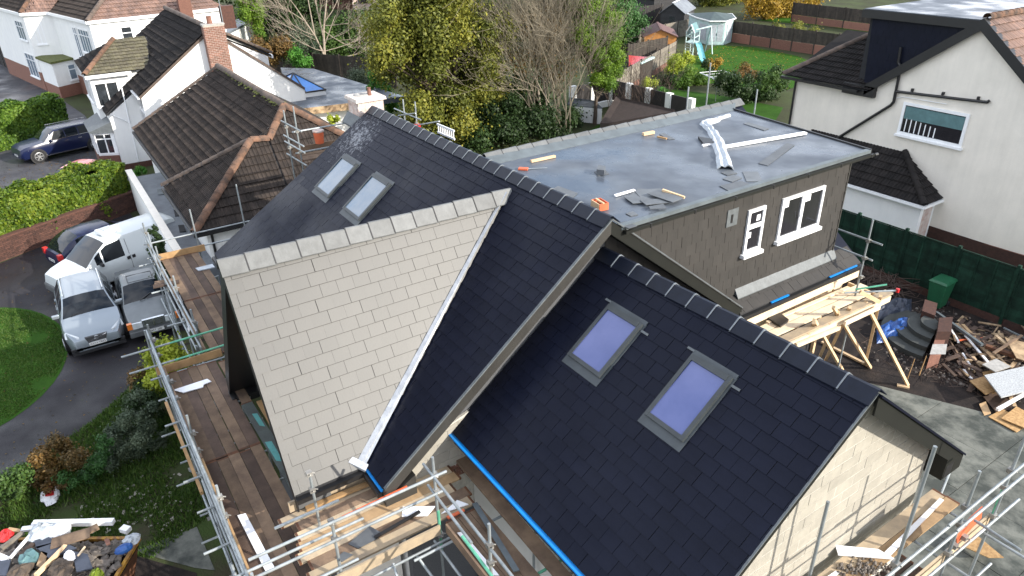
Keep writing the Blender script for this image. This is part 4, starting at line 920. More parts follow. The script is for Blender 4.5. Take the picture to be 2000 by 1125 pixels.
# chimney breast up the gable
CHY0, CHY1 = .28, 1.36
cb_ = MB().box((GX-.07, CHY0, 0), (GX+.42, CHY1, 7.55)).build('chimney', m['mortar'], H2)
PC = Pieces()
bricks(PC, cb_, m['brick_red'], (GX+.42, CHY0, 0), (0, 1, 0), (0, 0, 1), [(0, 3.2), (CHY1-CHY0, 3.2), (CHY1-CHY0, 7.5), (0, 7.5)], .215, .075, .012, .006, 'brick')
bricks(PC, cb_, m['brick_red'], (GX-.07, CHY0, 0), (1, 0, 0), (0, 0, 1), [(0, 3.2), (.49, 3.2), (.49, 7.5), (0, 7.5)], .215, .075, .012, .006, 'brick')
PC.done(300)
MB().box((GX-.09, CHY0-.03, 7.55), (GX+.45, CHY1+.03, 7.63)).build('cap', m['cement'], cb_)
MB().lathe([(.15, 7.63), (.13, 7.95), (.155, 8.0), (.1, 8.0), (.1, 7.7)], (GX+.18, .7, 0), 12).build('pot', m['brick_red'], cb_)
MB().box((GX-2.6, 1.9, 7.0), (GX-2.1, 2.6, 8.2)).build('rear_chimney', m['brick_dark'], H2)
MB().tube((GX-.1, 1.45, 7.2), (GX-.1, 1.45, 9.2), .02).build('aerial_pole', m['galv'], H2)
P2.done()
# flat roofed kitchen extension behind it, with a pyramid roof light
EXT = thing('garden_extension', 'flat-roofed extension with blue pyramid roof light', 'extension', (-38, 8, 0))
e0 = [PZ(q, 2.9)[:2] for q in ((548, 132), (612, 134), (790, 188), (700, 200), (572, 215))]
MB().hexa([(*p, 2.6) for p in e0], [(*p, 2.9) for p in e0]).build('flat_roof', m['grp'], EXT)
a_, b2 = np.array(e0[4]), np.array(e0[3]); 
MB().prism([(*a_, 2.55), (*b2, 2.55), (*b2, 2.93), (*a_, 2.93)], (.09, .0, 0)).build('fascia', m['stained_wood'], EXT)
MB().hexa([(a_[0]-.6, a_[1], 0), (b2[0]-.6, b2[1], 0), (b2[0]-4, b2[1], 0), (a_[0]-4, a_[1], 0)], [(a_[0]-.6, a_[1], 2.58), (b2[0]-.6, b2[1], 2.58), (b2[0]-4, b2[1], 2.58), (a_[0]-4, a_[1], 2.58)]).build('wall', m['render_white'], EXT)
MB().box((a_[0]-.58, a_[1]+.4, .3), (a_[0]-.5, b2[1]-.9, 2.5)).build('glazed_door', m['glass_room'], EXT)
for k in range(4): MB().box((a_[0]-.5, a_[1]+.4+k*.82, .3), (a_[0]-.45, a_[1]+.48+k*.82, 2.5)).build('door_frame', m['black_board'], EXT)
pc = PZ((578, 178), 2.95); hw, hl = 1.25, 1.9
MB().box((pc[0]-hl, pc[1]-hw, 2.9), (pc[0]+hl, pc[1]+hw, 3.2)).build('roof_light_kerb', m['pvc'], EXT)
ap = (pc[0], pc[1], 4.05); cn = [(pc[0]-hl, pc[1]-hw, 3.2), (pc[0]+hl, pc[1]-hw, 3.2), (pc[0]+hl, pc[1]+hw, 3.2), (pc[0]-hl, pc[1]+hw, 3.2)]
rl = MB(); 
for i in range(4): rl.poly(cn[i], cn[(i+1) % 4], ap)
pm('glass_blue', (.05, .22, .60), rough=.12, spec=.9, ns=1)
rlo = rl.build('roof_light', m['glass_blue'], EXT)
rb2 = MB()
for i in range(4): MB().beam(cn[i], ap, .09, .06).build('roof_light_bar', m['black_board'], rlo); MB().beam(cn[i], cn[(i+1) % 4], .1, .08).build('roof_light_bar', m['black_board'], rlo)
mid = tuple((np.array(cn[1])+np.array(cn[2]))/2); MB().beam(mid, ap, .07, .06).build('roof_light_bar', m['black_board'], rlo)

# ---------------- white house with brown tiles at the far left
H3 = thing('white_house', 'large white house with reddish tile roof and bays, farthest left', 'house', (-56, -4, 0))
P3 = Pieces()
ZE3 = 6.06
c0 = PZ((170, 44), ZE3); c1 = PZ((94, 25.4), ZE3); c2 = PZ((40, 28), ZE3); c3 = PZ((-30, 9), ZE3); cR = PZ((440, 16), ZE3)
dF = (c1-c0)[:2]; dF /= np.linalg.norm(dF); dS = (cR-c0)[:2]; dS /= np.linalg.norm(dS)
def w3(name, a, b, z0, z1, mat, th=.25):
    a = np.array(a[:2]); b = np.array(b[:2]); d = (b-a)/np.linalg.norm(b-a); nn = np.array([d[1], -d[0]])
    if nn@(CAM[:2]-a) > 0: nn = -nn
    return MB().hexa([(*a, z0), (*b, z0), (*(b+nn*th), z0), (*(a+nn*th), z0)], [(*a, z1), (*b, z1), (*(b+nn*th), z1), (*(a+nn*th), z1)]).build(name, mat, H3)
ins = .25
i0 = c0[:2]+ins*(dF+dS)*.6; iR = cR[:2]-dS*.2+dF*.15; i1 = c1[:2]+dS*.15; i2 = c2[:2]+dS*.15+dF*.1; i3 = c3[:2]+dS*.1
w3('side_wall', i0, iR, 0, ZE3-.1, m['render_white'], 5); w3('front_wall', i0, i1, 1.5, ZE3-.1, m['render_white'])
w3('bay_side', i1, i2, 1.5, ZE3-.1, m['render_white']); w3('bay_front', i2, i3, 1.5, ZE3-.1, m['render_white'])
for a, b in ((i0, i1), (i1, i2), (i2, i3)): w3('brick_base', a, b, 0, 1.5, m['brick_red'])
for a, b in ((c0, c1), (c1, c2), (c2, c3), (c0, cR)): MB().beam((*a[:2], ZE3-.02), (*b[:2], ZE3-.02), .18, .22).build('fascia', m['pvc'], H3)
up3 = lambda p, run, rise, d: np.array([p[0]+d[0]*run, p[1]+d[1]*run, ZE3+rise])
RUN, RISE = 4.6, 2.6
# side roof plane (lit) and front planes
tr = up3(c0, RUN, RISE, dF)+np.array([*(dS*RUN), 0]); trb = up3(cR, RUN, RISE, dF)-np.array([*(dS*3), 0])
dF3 = np.array([*dF, 0]); dS3 = np.array([*dS, 0]); C0 = np.array([*c0[:2], ZE3]); CR = np.array([*cR[:2], ZE3])
s3 = MB().poly(tuple(C0), tuple(CR), tuple(trb), tuple(tr)).build('side_roof', m['felt'], H3)
Ls = np.linalg.norm(CR-C0); vS = dF3*RUN+np.array([0, 0, RISE]); LvS = np.linalg.norm(vS)
pantiles(P3, s3, m['tile_red'], C0+np.array([0, 0, .02]), dS3, vS, [(-.1, 0), (Ls+.1, 0), (Ls-3, LvS), (RUN, LvS)], wd=.45, g=.45, rolls=2, hgt=.03)
vF = dS3*RUN+np.array([0, 0, RISE]); LF = np.linalg.norm(c1-c0)
f3 = MB().poly(tuple(C0), tuple(tr), tuple(tr+dF3*12), tuple(C0+dF3*17)).build('front_roof', m['felt'], H3)
pantiles(P3, f3, m['tile_brown'], C0+np.array([0, 0, .02]), dF3, vF, [(0, 0), (17, 0), (13, LvS), (RUN, LvS)], wd=.45, g=.45, rolls=2, hgt=.03)
hipcap(H3, m['ridge_brown'], tuple(C0+np.array([0, 0, .06])), tuple(tr+np.array([0, 0, .06])), .16, .5)
# the bay's own hip
C2 = np.array([*c2[:2], ZE3]); C1 = np.array([*c1[:2], ZE3]); dB = (C1-C2); LB_ = np.linalg.norm(dB); dB /= LB_
t2 = C2+dF3*2.0+dB*2.0+np.array([0, 0, 1.5]); 
b3 = MB().poly(tuple(C2), tuple(C1), tuple(C1+dB*2.2+dF3*2+np.array([0, 0, 1.5])), tuple(t2)).build('bay_roof_side', m['felt'], H3)
pantiles(P3, b3, m['tile_red'], C2+np.array([0, 0, .02]), dB, dF3*2.0+np.array([0, 0, 1.5]), [(0, 0), (LB_+.1, 0), (LB_+2.2, 2.5), (2.0, 2.5)], wd=.45, g=.42, rolls=2, hgt=.03)
b4 = MB().poly(tuple(C2), tuple(t2), tuple(t2+dF3*6), tuple(C2+dF3*8)).build('bay_roof_front', m['felt'], H3)
pantiles(P3, b4, m['tile_brown'], C2+np.array([0, 0, .02]), dF3, dB*2.0+np.array([0, 0, 1.5]), [(0, 0), (8, 0), (8, 2.5), (2.0, 2.5)], wd=.45, g=.42, rolls=2, hgt=.03)
hipcap(H3, m['ridge_terracotta'], tuple(C2+np.array([0, 0, .06])), tuple(t2+np.array([0, 0, .06])), .16, .5)
winq(H3, i2+dB[:2]*.45, dB[:2], 3.7, LB_-1.3, 1.75, 2, glass='glass_sky')
winq(H3, i0+dF*.7-dS*.01, dF, 3.7, 2.3, 1.7, 4, .45, glass='glass_sky'); winq(H3, i0+dF*3.4-dS*.01, dF, 3.2, .9, 2.2, 2, .5, glass='glass_sky')
winq(H3, i2+dF*.9-dB[:2]*.01, dF, 3.9, 2.2, 1.5, 3, .45, glass='glass_sky'); winq(H3, i2+dF*.7-dB[:2]*.01, dF, .9, 2.6, 1.9, 3, .5, glass='glass_sky')
winq(H3, i0+dS*2.0, dS, 4.2, .8, 1.3, 1, .45)
MB().box((i0[0]+dS[0]*7, i0[1]+dS[1]*7-.4, 4.2), (i0[0]+dS[0]*7+.6, i0[1]+dS[1]*7+.5, ZE3+1.2)).build('chimney', m['brick_red'], H3)
# porch with flat dark roof
pq = [PZ(q, 2.85)[:2] for q in ((68, 111), (122, 99), (152, 111), (98, 122))]
MB().hexa([(*p, 2.7) for p in pq], [(*p, 2.85) for p in pq]).build('porch_roof', m['moss'], H3)
pcn = sum(np.array(p) for p in pq)/4; pi_ = [pcn+(np.array(p)-pcn)*.9 for p in pq]
MB().hexa([(*p, .9) for p in pi_], [(*p, 2.7) for p in pi_]).build('porch_wall', m['render_white'], H3)
MB().hexa([(*p, 0) for p in pi_], [(*p, .9) for p in pi_]).build('porch_base', m['brick_red'], H3)
dP = pi_[2]-pi_[3]; winq(H3, pi_[3]+dP*.55, dP, 1.2, 1.3, 1.2, 2, .4, glass='glass_sky')
# lower flat roofed wing on its right
q0 = [PZ(q, 3.6)[:2] for q in ((436, 44), (440, 66), (487, 42), (470, 36))]
H3b = MB().hexa([(*p, 0) for p in q0], [(*p, 3.4) for p in q0]).build('side_wing', m['render_white'], H3)
MB().hexa([(*p, 3.403) for p in q0], [(*p, 3.6) for p in q0]).build('flat_roof', m['felt_grey'], H3b)
P3.done()

# ---------------- cream rendered house on the right
RHY = 21.3
RH = thing('rendered_house', 'cream rendered house with black gable trim and slate dormer', 'house', (-6, RHY, 0))
R = lambda u, v, dy=0.: PY((u, v), RHY+dy)
apex, vl, vr, cl, clb = R(1925, 44), R(1694, 172), R(2000, 135), R(1555, 155), R(1533, 240)
vr2 = apex+(vr-apex)*2.3
PR = Pieces()
tb = vl[2]
kl = (apex[2]-vl[2])/(apex[0]-vl[0])
wallpoly('gable_wall', [(cl[0], RHY, 0), (vr2[0], RHY, 0), tuple(vr2), tuple(apex), tuple(vl), (cl[0], RHY, cl[2])], (0, .3, 0), m['render_cream'], RH)
for a, b in ((apex, vl), (apex, vr2)):
    a2 = a+np.array([0, -.22, .12]); bb_ = b+np.array([0, -.22, .12])
    MB().prism([tuple(a2), tuple(bb_), tuple(bb_-np.array([0, 0, .38])), tuple(a2-np.array([0, 0, .38]))], (0, .05, 0)).build('bargeboard', m['black_board'], RH)
    MB().hexa([tuple(a2), tuple(bb_), tuple(bb_+np.array([0, .3, 0])), tuple(a2+np.array([0, .3, 0]))], [tuple(p+np.array([0, 0, .05])) for p in (a2, bb_, bb_+np.array([0, .3, 0]), a2+np.array([0, .3, 0]))]).build('verge_cap', m['black_board'], RH)
MB().box((vl[0]-1.0, RHY-.22, vl[2]-.32), (vl[0]+.45, RHY+.3, vl[2]+.12)).build('verge_box', m['black_board'], RH)
# right hand roof slope
rr = MB().poly((apex[0], RHY-.2, apex[2]+.1), (vr2[0], RHY-.2, vr2[2]+.1), (vr2[0], RHY+12, vr2[2]+.1), (apex[0], RHY+12, apex[2]+.1)).build('right_roof', m['felt'], RH)
dv = (apex-vr2); Ldv = np.linalg.norm(dv)
pantiles(PR, rr, m['tile_red'], (vr2[0], 0, vr2[2]+.12), (0, 1, 0), dv, [(RHY-.2, 0), (RHY+9, 0), (RHY+9, Ldv), (RHY-.2, Ldv)], wd=.33, g=.36, rolls=1, hgt=.02)
hipcap(RH, m['ridge_terracotta'], (apex[0], RHY, apex[2]+.16), (apex[0], RHY+9, apex[2]+.16), .15)
# rear hip over the lower part, main pitch behind the gable
hl_ = R(1528, 150); ht = R(1690, 82, 3.2)
eL = cl[0]-.45
MB().poly((vl[0], RHY-.1, vl[2]+.1), (apex[0], RHY-.1, apex[2]+.08), (apex[0], RHY+10, apex[2]+.08), (vl[0], RHY+10, vl[2]+.1)).build('left_roof', m['tile_dark'], RH)
ze_ = vl[2]-.05
hp = np.array([-9.7, RHY+3.4, ze_+2.0])
fA = MB().poly((eL, RHY-.3, ze_), (vl[0]+.2, RHY-.3, ze_), tuple(hp+np.array([1.2, 0, 0])), tuple(hp)).build('hip_roof', m['felt'], RH)
vh = np.array([0, 3.7, 2.0]); Lh = np.linalg.norm(vh)
pantiles(PR, fA, m['tile_dark'], (0, RHY-.3, ze_+.02), (1, 0, 0), vh, [(eL, 0), (vl[0]+.3, 0), (vl[0]+.9, Lh), (hp[0], Lh)], wd=.3, g=.345, rolls=2, hgt=.03)
MB().poly((eL, RHY-.3, ze_), tuple(hp), (hp[0], RHY+6, hp[2]), (eL, RHY+9, ze_)).build('hip_roof_left', m['tile_dark'], RH)
hipcap(RH, m['ridge_brown'], (eL-.05, RHY-.35, ze_+.05), tuple(hp+np.array([0, 0, .06])), .12)
MB().beam((eL-.1, RHY-.36, ze_-.07), (vl[0]-.2, RHY-.36, ze_-.07), .12, .11).build('gutter', m['black_board'], RH)
lr = MB().hexa([(eL-1.6, RHY+3, ze_-.3), (eL+1, RHY+3, ze_-.3), (eL+1, RHY+6.5, ze_+1.1), (eL-1.6, RHY+6.5, ze_+1.1)], [(eL-1.6, RHY+3, ze_-.2), (eL+1, RHY+3, ze_-.2), (eL+1, RHY+6.5, ze_+1.2), (eL-1.6, RHY+6.5, ze_+1.2)]).build('rear_roof', m['tile_dark'], RH)
MB().box((cl[0]-2.0, RHY+3.2, 0), (cl[0]+1, RHY+7, ze_-.3)).build('rear_wall', m['stipple'], RH)
MB().box((cl[0], RHY+.3, 0), (vr2[0], RHY+9, 3.4)).build('body_wall', m['render_cream'], RH)
# dormer: flat roof and slate cheek
dtl, dtr, cbm = R(1697, 40), R(1885, 62), R(1682, 152)
dz = apex[2]+.12
dk = MB().prism([(dtl[0]+.15, RHY+.02, dz-.35), (apex[0], RHY+.02, dz-.35), (apex[0], RHY+.02, apex[2]+.1), (vl[0]-.1, RHY+.02, vl[2]+.1)], (0, .2, 0)).build('dormer_cheek', m['felt'], RH)
kx = (apex[2]-vl[2])/(apex[0]-vl[0])
slates(PR, dk, m['slate'], (0, RHY+.02, vl[2]), (1, 0, 0), (0, 0, 1), [(vl[0]-.2, .0), (apex[0]-.6, (apex[0]-.6-vl[0])*kx), (apex[0]-.6, dz-.35-vl[2]), (dtl[0]+.15, dz-.35-vl[2])], wd=.3, g=.3)
MB().box((vl[0]-.6, RHY+.22, vl[2]-.4), (apex[0], RHY+7.5, dz-.36)).build('dormer_body', m['felt'], RH)
MB().hexa([(dtl[0]-.25, RHY-.18, dz-.36), (apex[0]+.05, RHY-.18, dz-.36), (apex[0]+.05, RHY+8, dz-.36), (dtl[0]-.25, RHY+8, dz-.36)], [(dtl[0]-.25, RHY-.18, dz-.05), (apex[0]+.05, RHY-.18, dz-.05), (apex[0]+.05, RHY+8, dz-.05), (dtl[0]-.25, RHY+8, dz-.05)]).build('dormer_fascia', m['black_board'], RH)
MB().hexa([(dtl[0]-.20, RHY-.13, dz-.048), (apex[0]+.02, RHY-.13, dz-.048), (apex[0]+.02, RHY+7.9, dz-.048), (dtl[0]-.20, RHY+7.9, dz-.048)], [(dtl[0]-.20, RHY-.13, dz-.02), (apex[0]+.02, RHY-.13, dz-.02), (apex[0]+.02, RHY+7.9, dz-.02), (dtl[0]-.20, RHY+7.9, dz-.02)]).build('dormer_roof', m['grp'], RH)
# pipes
pp = [R(1762, 92), R(1757, 122), R(1762, 130), R(1752, 178)]
y_ = np.array([0, -.09, 0])
MB().path([tuple(p+y_) for p in pp], .055).build('soil_pipe', m['black_board'], RH)
MB().path([tuple(R(*q)+y_) for q in ((1752, 178), (1748, 198), (1742, 205), (1630, 274))], .06).build('soil_pipe', m['black_board'], RH)
MB().path([tuple(R(*q)+y_) for q in ((1752, 178), (1930, 199), (1935, 196))], .055).build('waste_pipe', m['black_board'], RH)
MB().path([tuple(R(*q)+y_*.5) for q in ((1752, 191), (1765, 189), (1850, 203))], .014).build('cable', m['pvc'], RH)
MB().path([tuple(R(*q)+y_) for q in ((1557, 158), (1543, 248))], .05).build('downpipe', m['black_board'], RH)
for q in ((1783, 177), (1843, 184), (1912, 193)): p = R(*q); MB().box((p[0]-.04, RHY-.1, p[2]-.03), (p[0]+.04, RHY-.005, p[2]+.09)).build('pipe_clip', m['black_board'], RH)
a, b, c = R(1752, 262), R(1878, 288), R(1768, 200)
winq(RH, (a[0], RHY), (1, 0), a[2]+.05, b[0]-a[0], c[2]-a[2]-.02, 1, 0, out=.07, wdt=.11, glass='glass_room')
wn = [o for o in children(RH) if o.name.startswith('window')][-1]
MB().box((a[0]+.13, RHY-.036, c[2]-.62), (b[0]-.13, RHY-.031, c[2]-.12)).build('blind', m['mint_dark'], wn)
for k in range(7): MB().box((a[0]+.25+k*.2, RHY-.036, a[2]+.18), (a[0]+.29+k*.2, RHY-.031, a[2]+.75-k*.03)).build('baluster', m['pvc'], wn)
# lean-to porch with a hipped tile roof
PO = thing('porch', 'small white porch with hipped dark tile roof behind green fence', 'porch', (-6, 20.6, 0))
py = 19.95
f1, f2, ap1, wr = PY((1805, 400), py), PY((1640, 356), py), R(1772, 299), R(1866, 375)
ze3 = (f1[2]+f2[2])/2; x1, x0 = f1[0], f2[0]-1.2
tp = np.array([ap1[0]-.1, RHY-.02, ap1[2]])
pr1 = MB().poly((x0, py, ze3), (x1, py, ze3), tuple(tp), (x0-1.5, RHY-.02, ap1[2])).build('porch_roof', m['felt'], PO)
vq = np.array([0, RHY-.02-py, ap1[2]-ze3]); Lq = np.linalg.norm(vq)
pantiles(PR, pr1, m['tile_dark'], (0, py, ze3+.02), (1, 0, 0), vq, [(x0, 0), (x1, 0), (tp[0], Lq), (x0-1.5, Lq)], wd=.3, g=.33, rolls=2, hgt=.028)
pr2 = MB().poly((x1, py, ze3), (x1, RHY, ze3), tuple(tp)).build('porch_roof_end', m['felt'], PO)
vq2 = np.array([tp[0]-x1, 0, ap1[2]-ze3]); Lq2 = np.linalg.norm(vq2)
pantiles(PR, pr2, m['tile_dark'], (x1, 0, ze3+.02), (0, 1, 0), vq2, [(py, 0), (RHY, 0), (RHY, Lq2)], wd=.3, g=.33, rolls=2, hgt=.028)
hipcap(PO, m['tile_dark'], (x1+.03, py-.03, ze3+.05), tuple(tp+np.array([0, 0, .05])), .12)
MB().beam((x0, py-.04, ze3-.06), (x1+.05, py-.04, ze3-.06), .1, .11).build('fascia', m['pvc'], PO)
MB().beam((x1+.04, py-.04, ze3-.06), (x1+.04, RHY, ze3-.06), .1, .1).build('fascia', m['pvc'], PO)
MB().box((x0, py+.2, 0), (x1-.2, RHY-.005, ze3-.1)).build('porch_wall', m['render_white'], PO)
MB().box((x1-.195, py+.45, .2), (x1-.16, RHY-.25, ze3-.25)).build('door', m['brick_washed'], PO)
MB().box((x1-.195, py+.2, 0), (x1-.15, py+.42, ze3-.1)).build('door_post', m['pvc'], PO)
PR.done()
MB().beam(R(1878, 462), (vr2[0], RHY-.03, R(1990, 495)[2]), .06, .02).build('damp_course', m['brick_red'], RH)
MB().box((-7, RHY-.04, 0), (vr2[0], RHY-.005, .75)).build('plinth', m['brick_dark'], RH)

# ================================================================== scaffolding
TR = .0242
class Scaf:
    def __init__(s, label, loc, group='tube scaffolds round the house'):
        s.t = thing('scaffold', label, 'scaffold', loc, group)
    def tube(s, p, q, name, mat='galv', r=TR): 
        p = np.array(p, float); q = np.array(q, float); return MB().tube(p, q, r, n=10).build(name, m[mat], s.t, smooth=False)
    def post(s, x, y, z1, z0=0., mat='galv'):
        MB().box((x-.075, y-.075, z0+.0), (x+.075, y+.075, z0+.008)).build('base_plate', m['coupler'], s.t)
        return s.tube((x, y, z0), (x+random.uniform(-.02, .02), y+random.uniform(-.02, .02), z1), 'standard', mat)
    def coup(s, p, ax=(0, 0, 1)):
        p = np.array(p, float); b = MB(); b.obox(p, (1, 0, 0), (0, 1, 0), (0, 0, 1), .045, .045, .04); b.tube(p+np.array([.04, 0, 0]), p+np.array([.09, 0, .03]), .011, n=6); b.tube(p+np.array([0, .04, 0]), p+np.array([.02, .09, -.02]), .011, n=6)
        return b.build('coupler', m['coupler'], s.t)
    def board(s, p, q, w=.222, mat='board', th=.038, name='scaffold_board'):
        b = MB().beam(p, q, w, th); o = b.build(name, m[mat], s.t)
        p = np.array(p, float); q = np.array(q, float); d = (q-p)/np.linalg.norm(q-p); sd = np.cross(d, [0, 0, 1]); sd /= np.linalg.norm(sd)
        for e, sg in ((p, 1), (q, -1)):
            MB().obox(e+d*sg*.022, d, sd, np.cross(sd, d), .02, w/2+.002, th/2+.0025).build('end_band', m['rust'], o)
        return o
    def toe(s, p, q, h=.2, mat='board', th=.035):
        p = np.array(p, float); q = np.array(q, float); return MB().beam(p+np.array([0, 0, h/2]), q+np.array([0, 0, h/2]), th, h).build('toe_board', m[mat], s.t)
def slab(name, label, cat, px, z, th, mat, group=None, tilt=0., parent=None):
    """a flat sheet whose corners were sighted on the level z"""
    pts = [PZ(q, z) for q in px]
    for i, p in enumerate(pts): p[2] += tilt*(i in (1, 2))
    o = MB().prism([tuple(p) for p in pts], (0, 0, th)).build(name, m[mat], parent)
    return tag(o, label, cat, group) if label else o
def stick(name, label, cat, p, q, w, h, mat, group=None):
    return tag(MB().beam(p, q, w, h).build(name, m[mat]), label, cat, group)

# ---- along the front garden
ZP = 3.0
S1 = Scaf('long tube scaffold with brown boards along the front garden', (-4, -6.8, 0))
yo = -7.33
rows = np.linspace(-7.25, -6.15, 6)
for k in range(5):
    y = (rows[k]+rows[k+1])/2
    for a, b in ((-7.3, -3.52), (-3.48, .35)):
        S1.board((a+random.uniform(-.05, .05), y, ZP+random.uniform(-.01, .01)), (b, y+random.uniform(-.012, .012), ZP+random.uniform(-.01, .01)), .212, 'board' if (k+int(a)) % 3 else 'board_wet')
S1.board((-7.1, -6.02, ZP+.02), (-4.9, -5.99, ZP+.02), .21, 'board')
tb_ = S1.board((-5.0, -6.02, ZP+.05), (-.5, -5.93, ZP+.05), .235, 'board_green', .05)
for x0, x1, dy in ((-4.5, -4.0, .02), (-3.4, -2.7, -.03), (-2.3, -1.9, .03)):
    MB().hexa([(x0, -6.05+dy, ZP+.077), (x1, -6.03+dy, ZP+.077), (x1+.1, -5.93+dy*.5, ZP+.077), (x0+.05, -5.94+dy*.5, ZP+.077)], [(x0, -6.05+dy, ZP+.079), (x1, -6.03+dy, ZP+.079), (x1+.1, -5.93+dy*.5, ZP+.079), (x0+.05, -5.94+dy*.5, ZP+.079)]).build('paint_stain', m['paint_teal'], tb_)
S1.toe((-7.35, yo+.06, ZP), (-3.5, yo+.06, ZP)); S1.toe((-3.46, yo+.06, ZP), (.5, yo+.06, ZP), .2, 'timber_raw')
S1.toe((-7.42, -7.45, ZP), (-7.40, -5.95, ZP), .2, 'timber_raw')
for x in (-7.45, -5.4, -3.35, -1.3, .75):
    S1.post(x, yo, 4.15+random.uniform(-.1, .25), mat='galv' if x < -3 else 'galv'); S1.post(x, -6.05 if x > -6 else -5.9, 2.95)
    for z in (ZP-.06, 1.3): 
        S1.tube((x+.06, yo-.28-random.uniform(0, .22), z), (x+.06, -5.85, z), 'transom')
    S1.coup((x, yo+.02, ZP-.03)); S1.coup((x, yo+.02, 3.93)); S1.coup((x, yo+.02, 3.5))
for x in (-6.4, -4.4, -2.3, -.3): S1.tube((x, yo-.2-random.uniform(0, .3), ZP-.06), (x, -5.85, ZP-.06), 'transom'); S1.tube((x+.3, yo-.25, 1.3), (x+.3, -5.9, 1.3), 'transom')
for z, x0, x1 in ((3.93, -8.0, -1.0), (3.5, -7.9, -.9), (3.97, -2.0, 1.6), (3.54, -1.8, 1.9)): S1.tube((x0, yo-.05, z), (x1, yo-.05, z), 'guard_rail')
for z in (ZP-.12, 1.24): 
    S1.tube((-7.9, yo-.05, z), (1.4, yo-.05, z), 'ledger'); S1.tube((-7.9, -6.0, z), (-.7, -6.0, z), 'ledger')
S1.tube((-7.2, yo-.06, .15), (-3.4, yo-.06, 2.9), 'brace'); S1.tube((-3.2, yo-.06, 2.9), (.6, yo-.06, .15), 'brace')
S1.tube((-7.0, yo-.11, 2.55), (-1.4, yo-.11, 2.35), 'ledger'); MB().beam((-6.2, yo-.16, 2.95), (-3.2, yo-.13, 2.6), .06, .09).build('timber_rail', m['timber_raw'], S1.t)
for z, y0, y1, mt in ((3.72, -8.05, -5.6, 'galv_green'), (3.24, -8.0, -5.6, 'galv_green')):
    S1.tube((-7.45, y0, z), (-7.45, -7.0, z), 'guard_rail'); S1.tube((-7.45, -7.0, z), (-7.45, y1, z), 'guard_rail', mt)
S1.tube((-7.5, yo-.1, 2.6), (-7.5, yo-.1, 4.2), 'standard')

# ---- along the far part of the front
S2 = Scaf('tube scaffold beside the parked cars, at the far front corner', (-11, -5.8, 0))
rows = [-6.15, -5.93, -5.71, -5.49, -5.27, -5.05]
for k in range(5):
    y = (rows[k]+rows[k+1])/2
    for a, b in ((-14.2, -10.9), (-10.86, -7.5)): S2.board((a, y, ZP+random.uniform(-.01, .012)), (b, y+random.uniform(-.02, .02), ZP), .212, 'board_wet' if k % 2 else 'board')
S2.toe((-14.25, -6.35, ZP), (-14.2, -4.8, ZP), .22, 'timber_raw'); S2.toe((-14.2, -6.27, ZP), (-7.6, -6.27, ZP), .2, 'board')
for x in (-14.4, -12.2, -9.9, -7.7):
    S2.post(x, -6.35, 4.3); S2.post(x, -4.95 if x < -12 else -5.0, 2.9 if x > -13 else 4.4)
    S2.tube((x+.06, -6.8, ZP-.06), (x+.06, -4.9, ZP-.06), 'transom'); S2.coup((x, -6.35, 3.55)); S2.coup((x, -6.35, 3.95)); S2.coup((x, -6.35, ZP-.04))
for z, mt in ((3.95, 'galv'), (3.5, 'galv'), (ZP-.1, 'galv'), (1.4, 'galv')): S2.tube((-14.9, -6.4, z), (-7.2, -6.4, z), 'guard_rail' if z > 3.2 else 'ledger', mt)
S2.tube((-14.4, -6.3, 3.95), (-11.2, -6.45, .2), 'brace'); S2.tube((-9.9, -6.45, .2), (-7.7, -6.3, 3.9), 'brace'); S2.tube((-9.2, -6.42, .2), (-7.9, -6.42, 3.2), 'brace')
for z in (3.56, 3.08): S2.tube((-14.45, -6.5, z), (-14.45, -2.6, z), 'guard_rail')
S2.tube((-14.4, -3.4, 2.2), (-14.4, -3.4, 4.9), 'standard')
MB().beam((-12.6, -6.62, ZP+.02), (-12.5, -6.1, ZP+.02), .2, .04).build('scaffold_board', m['board'], S2.t); MB().beam((-12.3, -6.7, ZP+.06), (-12.2, -6.0, ZP+.06), .2, .04).build('scaffold_board', m['board_wet'], S2.t)

# ---- the corner by the valley and the walkway beside the lower roof
ZM = 3.4
S3 = Scaf('tube scaffold at the inner corner by the white valley', (.5, -5, 0))
xs_ = [-.78, -.55, -.32, -.09, .14, .37, .60, .83]
for k in range(7): S3.board(((xs_[k]+xs_[k+1])/2, -6.45+random.uniform(-.15, .1), ZM+random.uniform(-.01, .012)), ((xs_[k]+xs_[k+1])/2, -3.3-random.uniform(0, .4), ZM), .222, ('board_pale', 'board', 'board_pale', 'ply')[k % 4])
MB().beam((-.82, -6.35, ZM+.14), (-.80, -4.95, ZM+.14), .04, .22).build('toe_board', m['board_pale'], S3.t)
MB().beam((-.70, -6.1, ZM+.06), (-.60, -4.4, ZM+.10), .1, .05).build('timber_rail', m['timber_raw'], S3.t)
ys_ = [-4.22, -3.99, -3.76, -3.53]
for k in range(3): S3.board((.9, (ys_[k]+ys_[k+1])/2, ZM-.02), (5.0, (ys_[k]+ys_[k+1])/2, ZM-.02), .222, 'board')
S3.board((-.6, -3.20, ZM+.02), (5.0, -3.30, ZM+.02), .235, 'board', .06)
S3.toe((1.06, -6.9, ZM-.02), (1.06, -4.40, ZM-.02), .2, 'board_pale'); S3.toe((1.1, -4.30, ZM-.02), (5.0, -4.30, ZM-.02), .2, 'board')
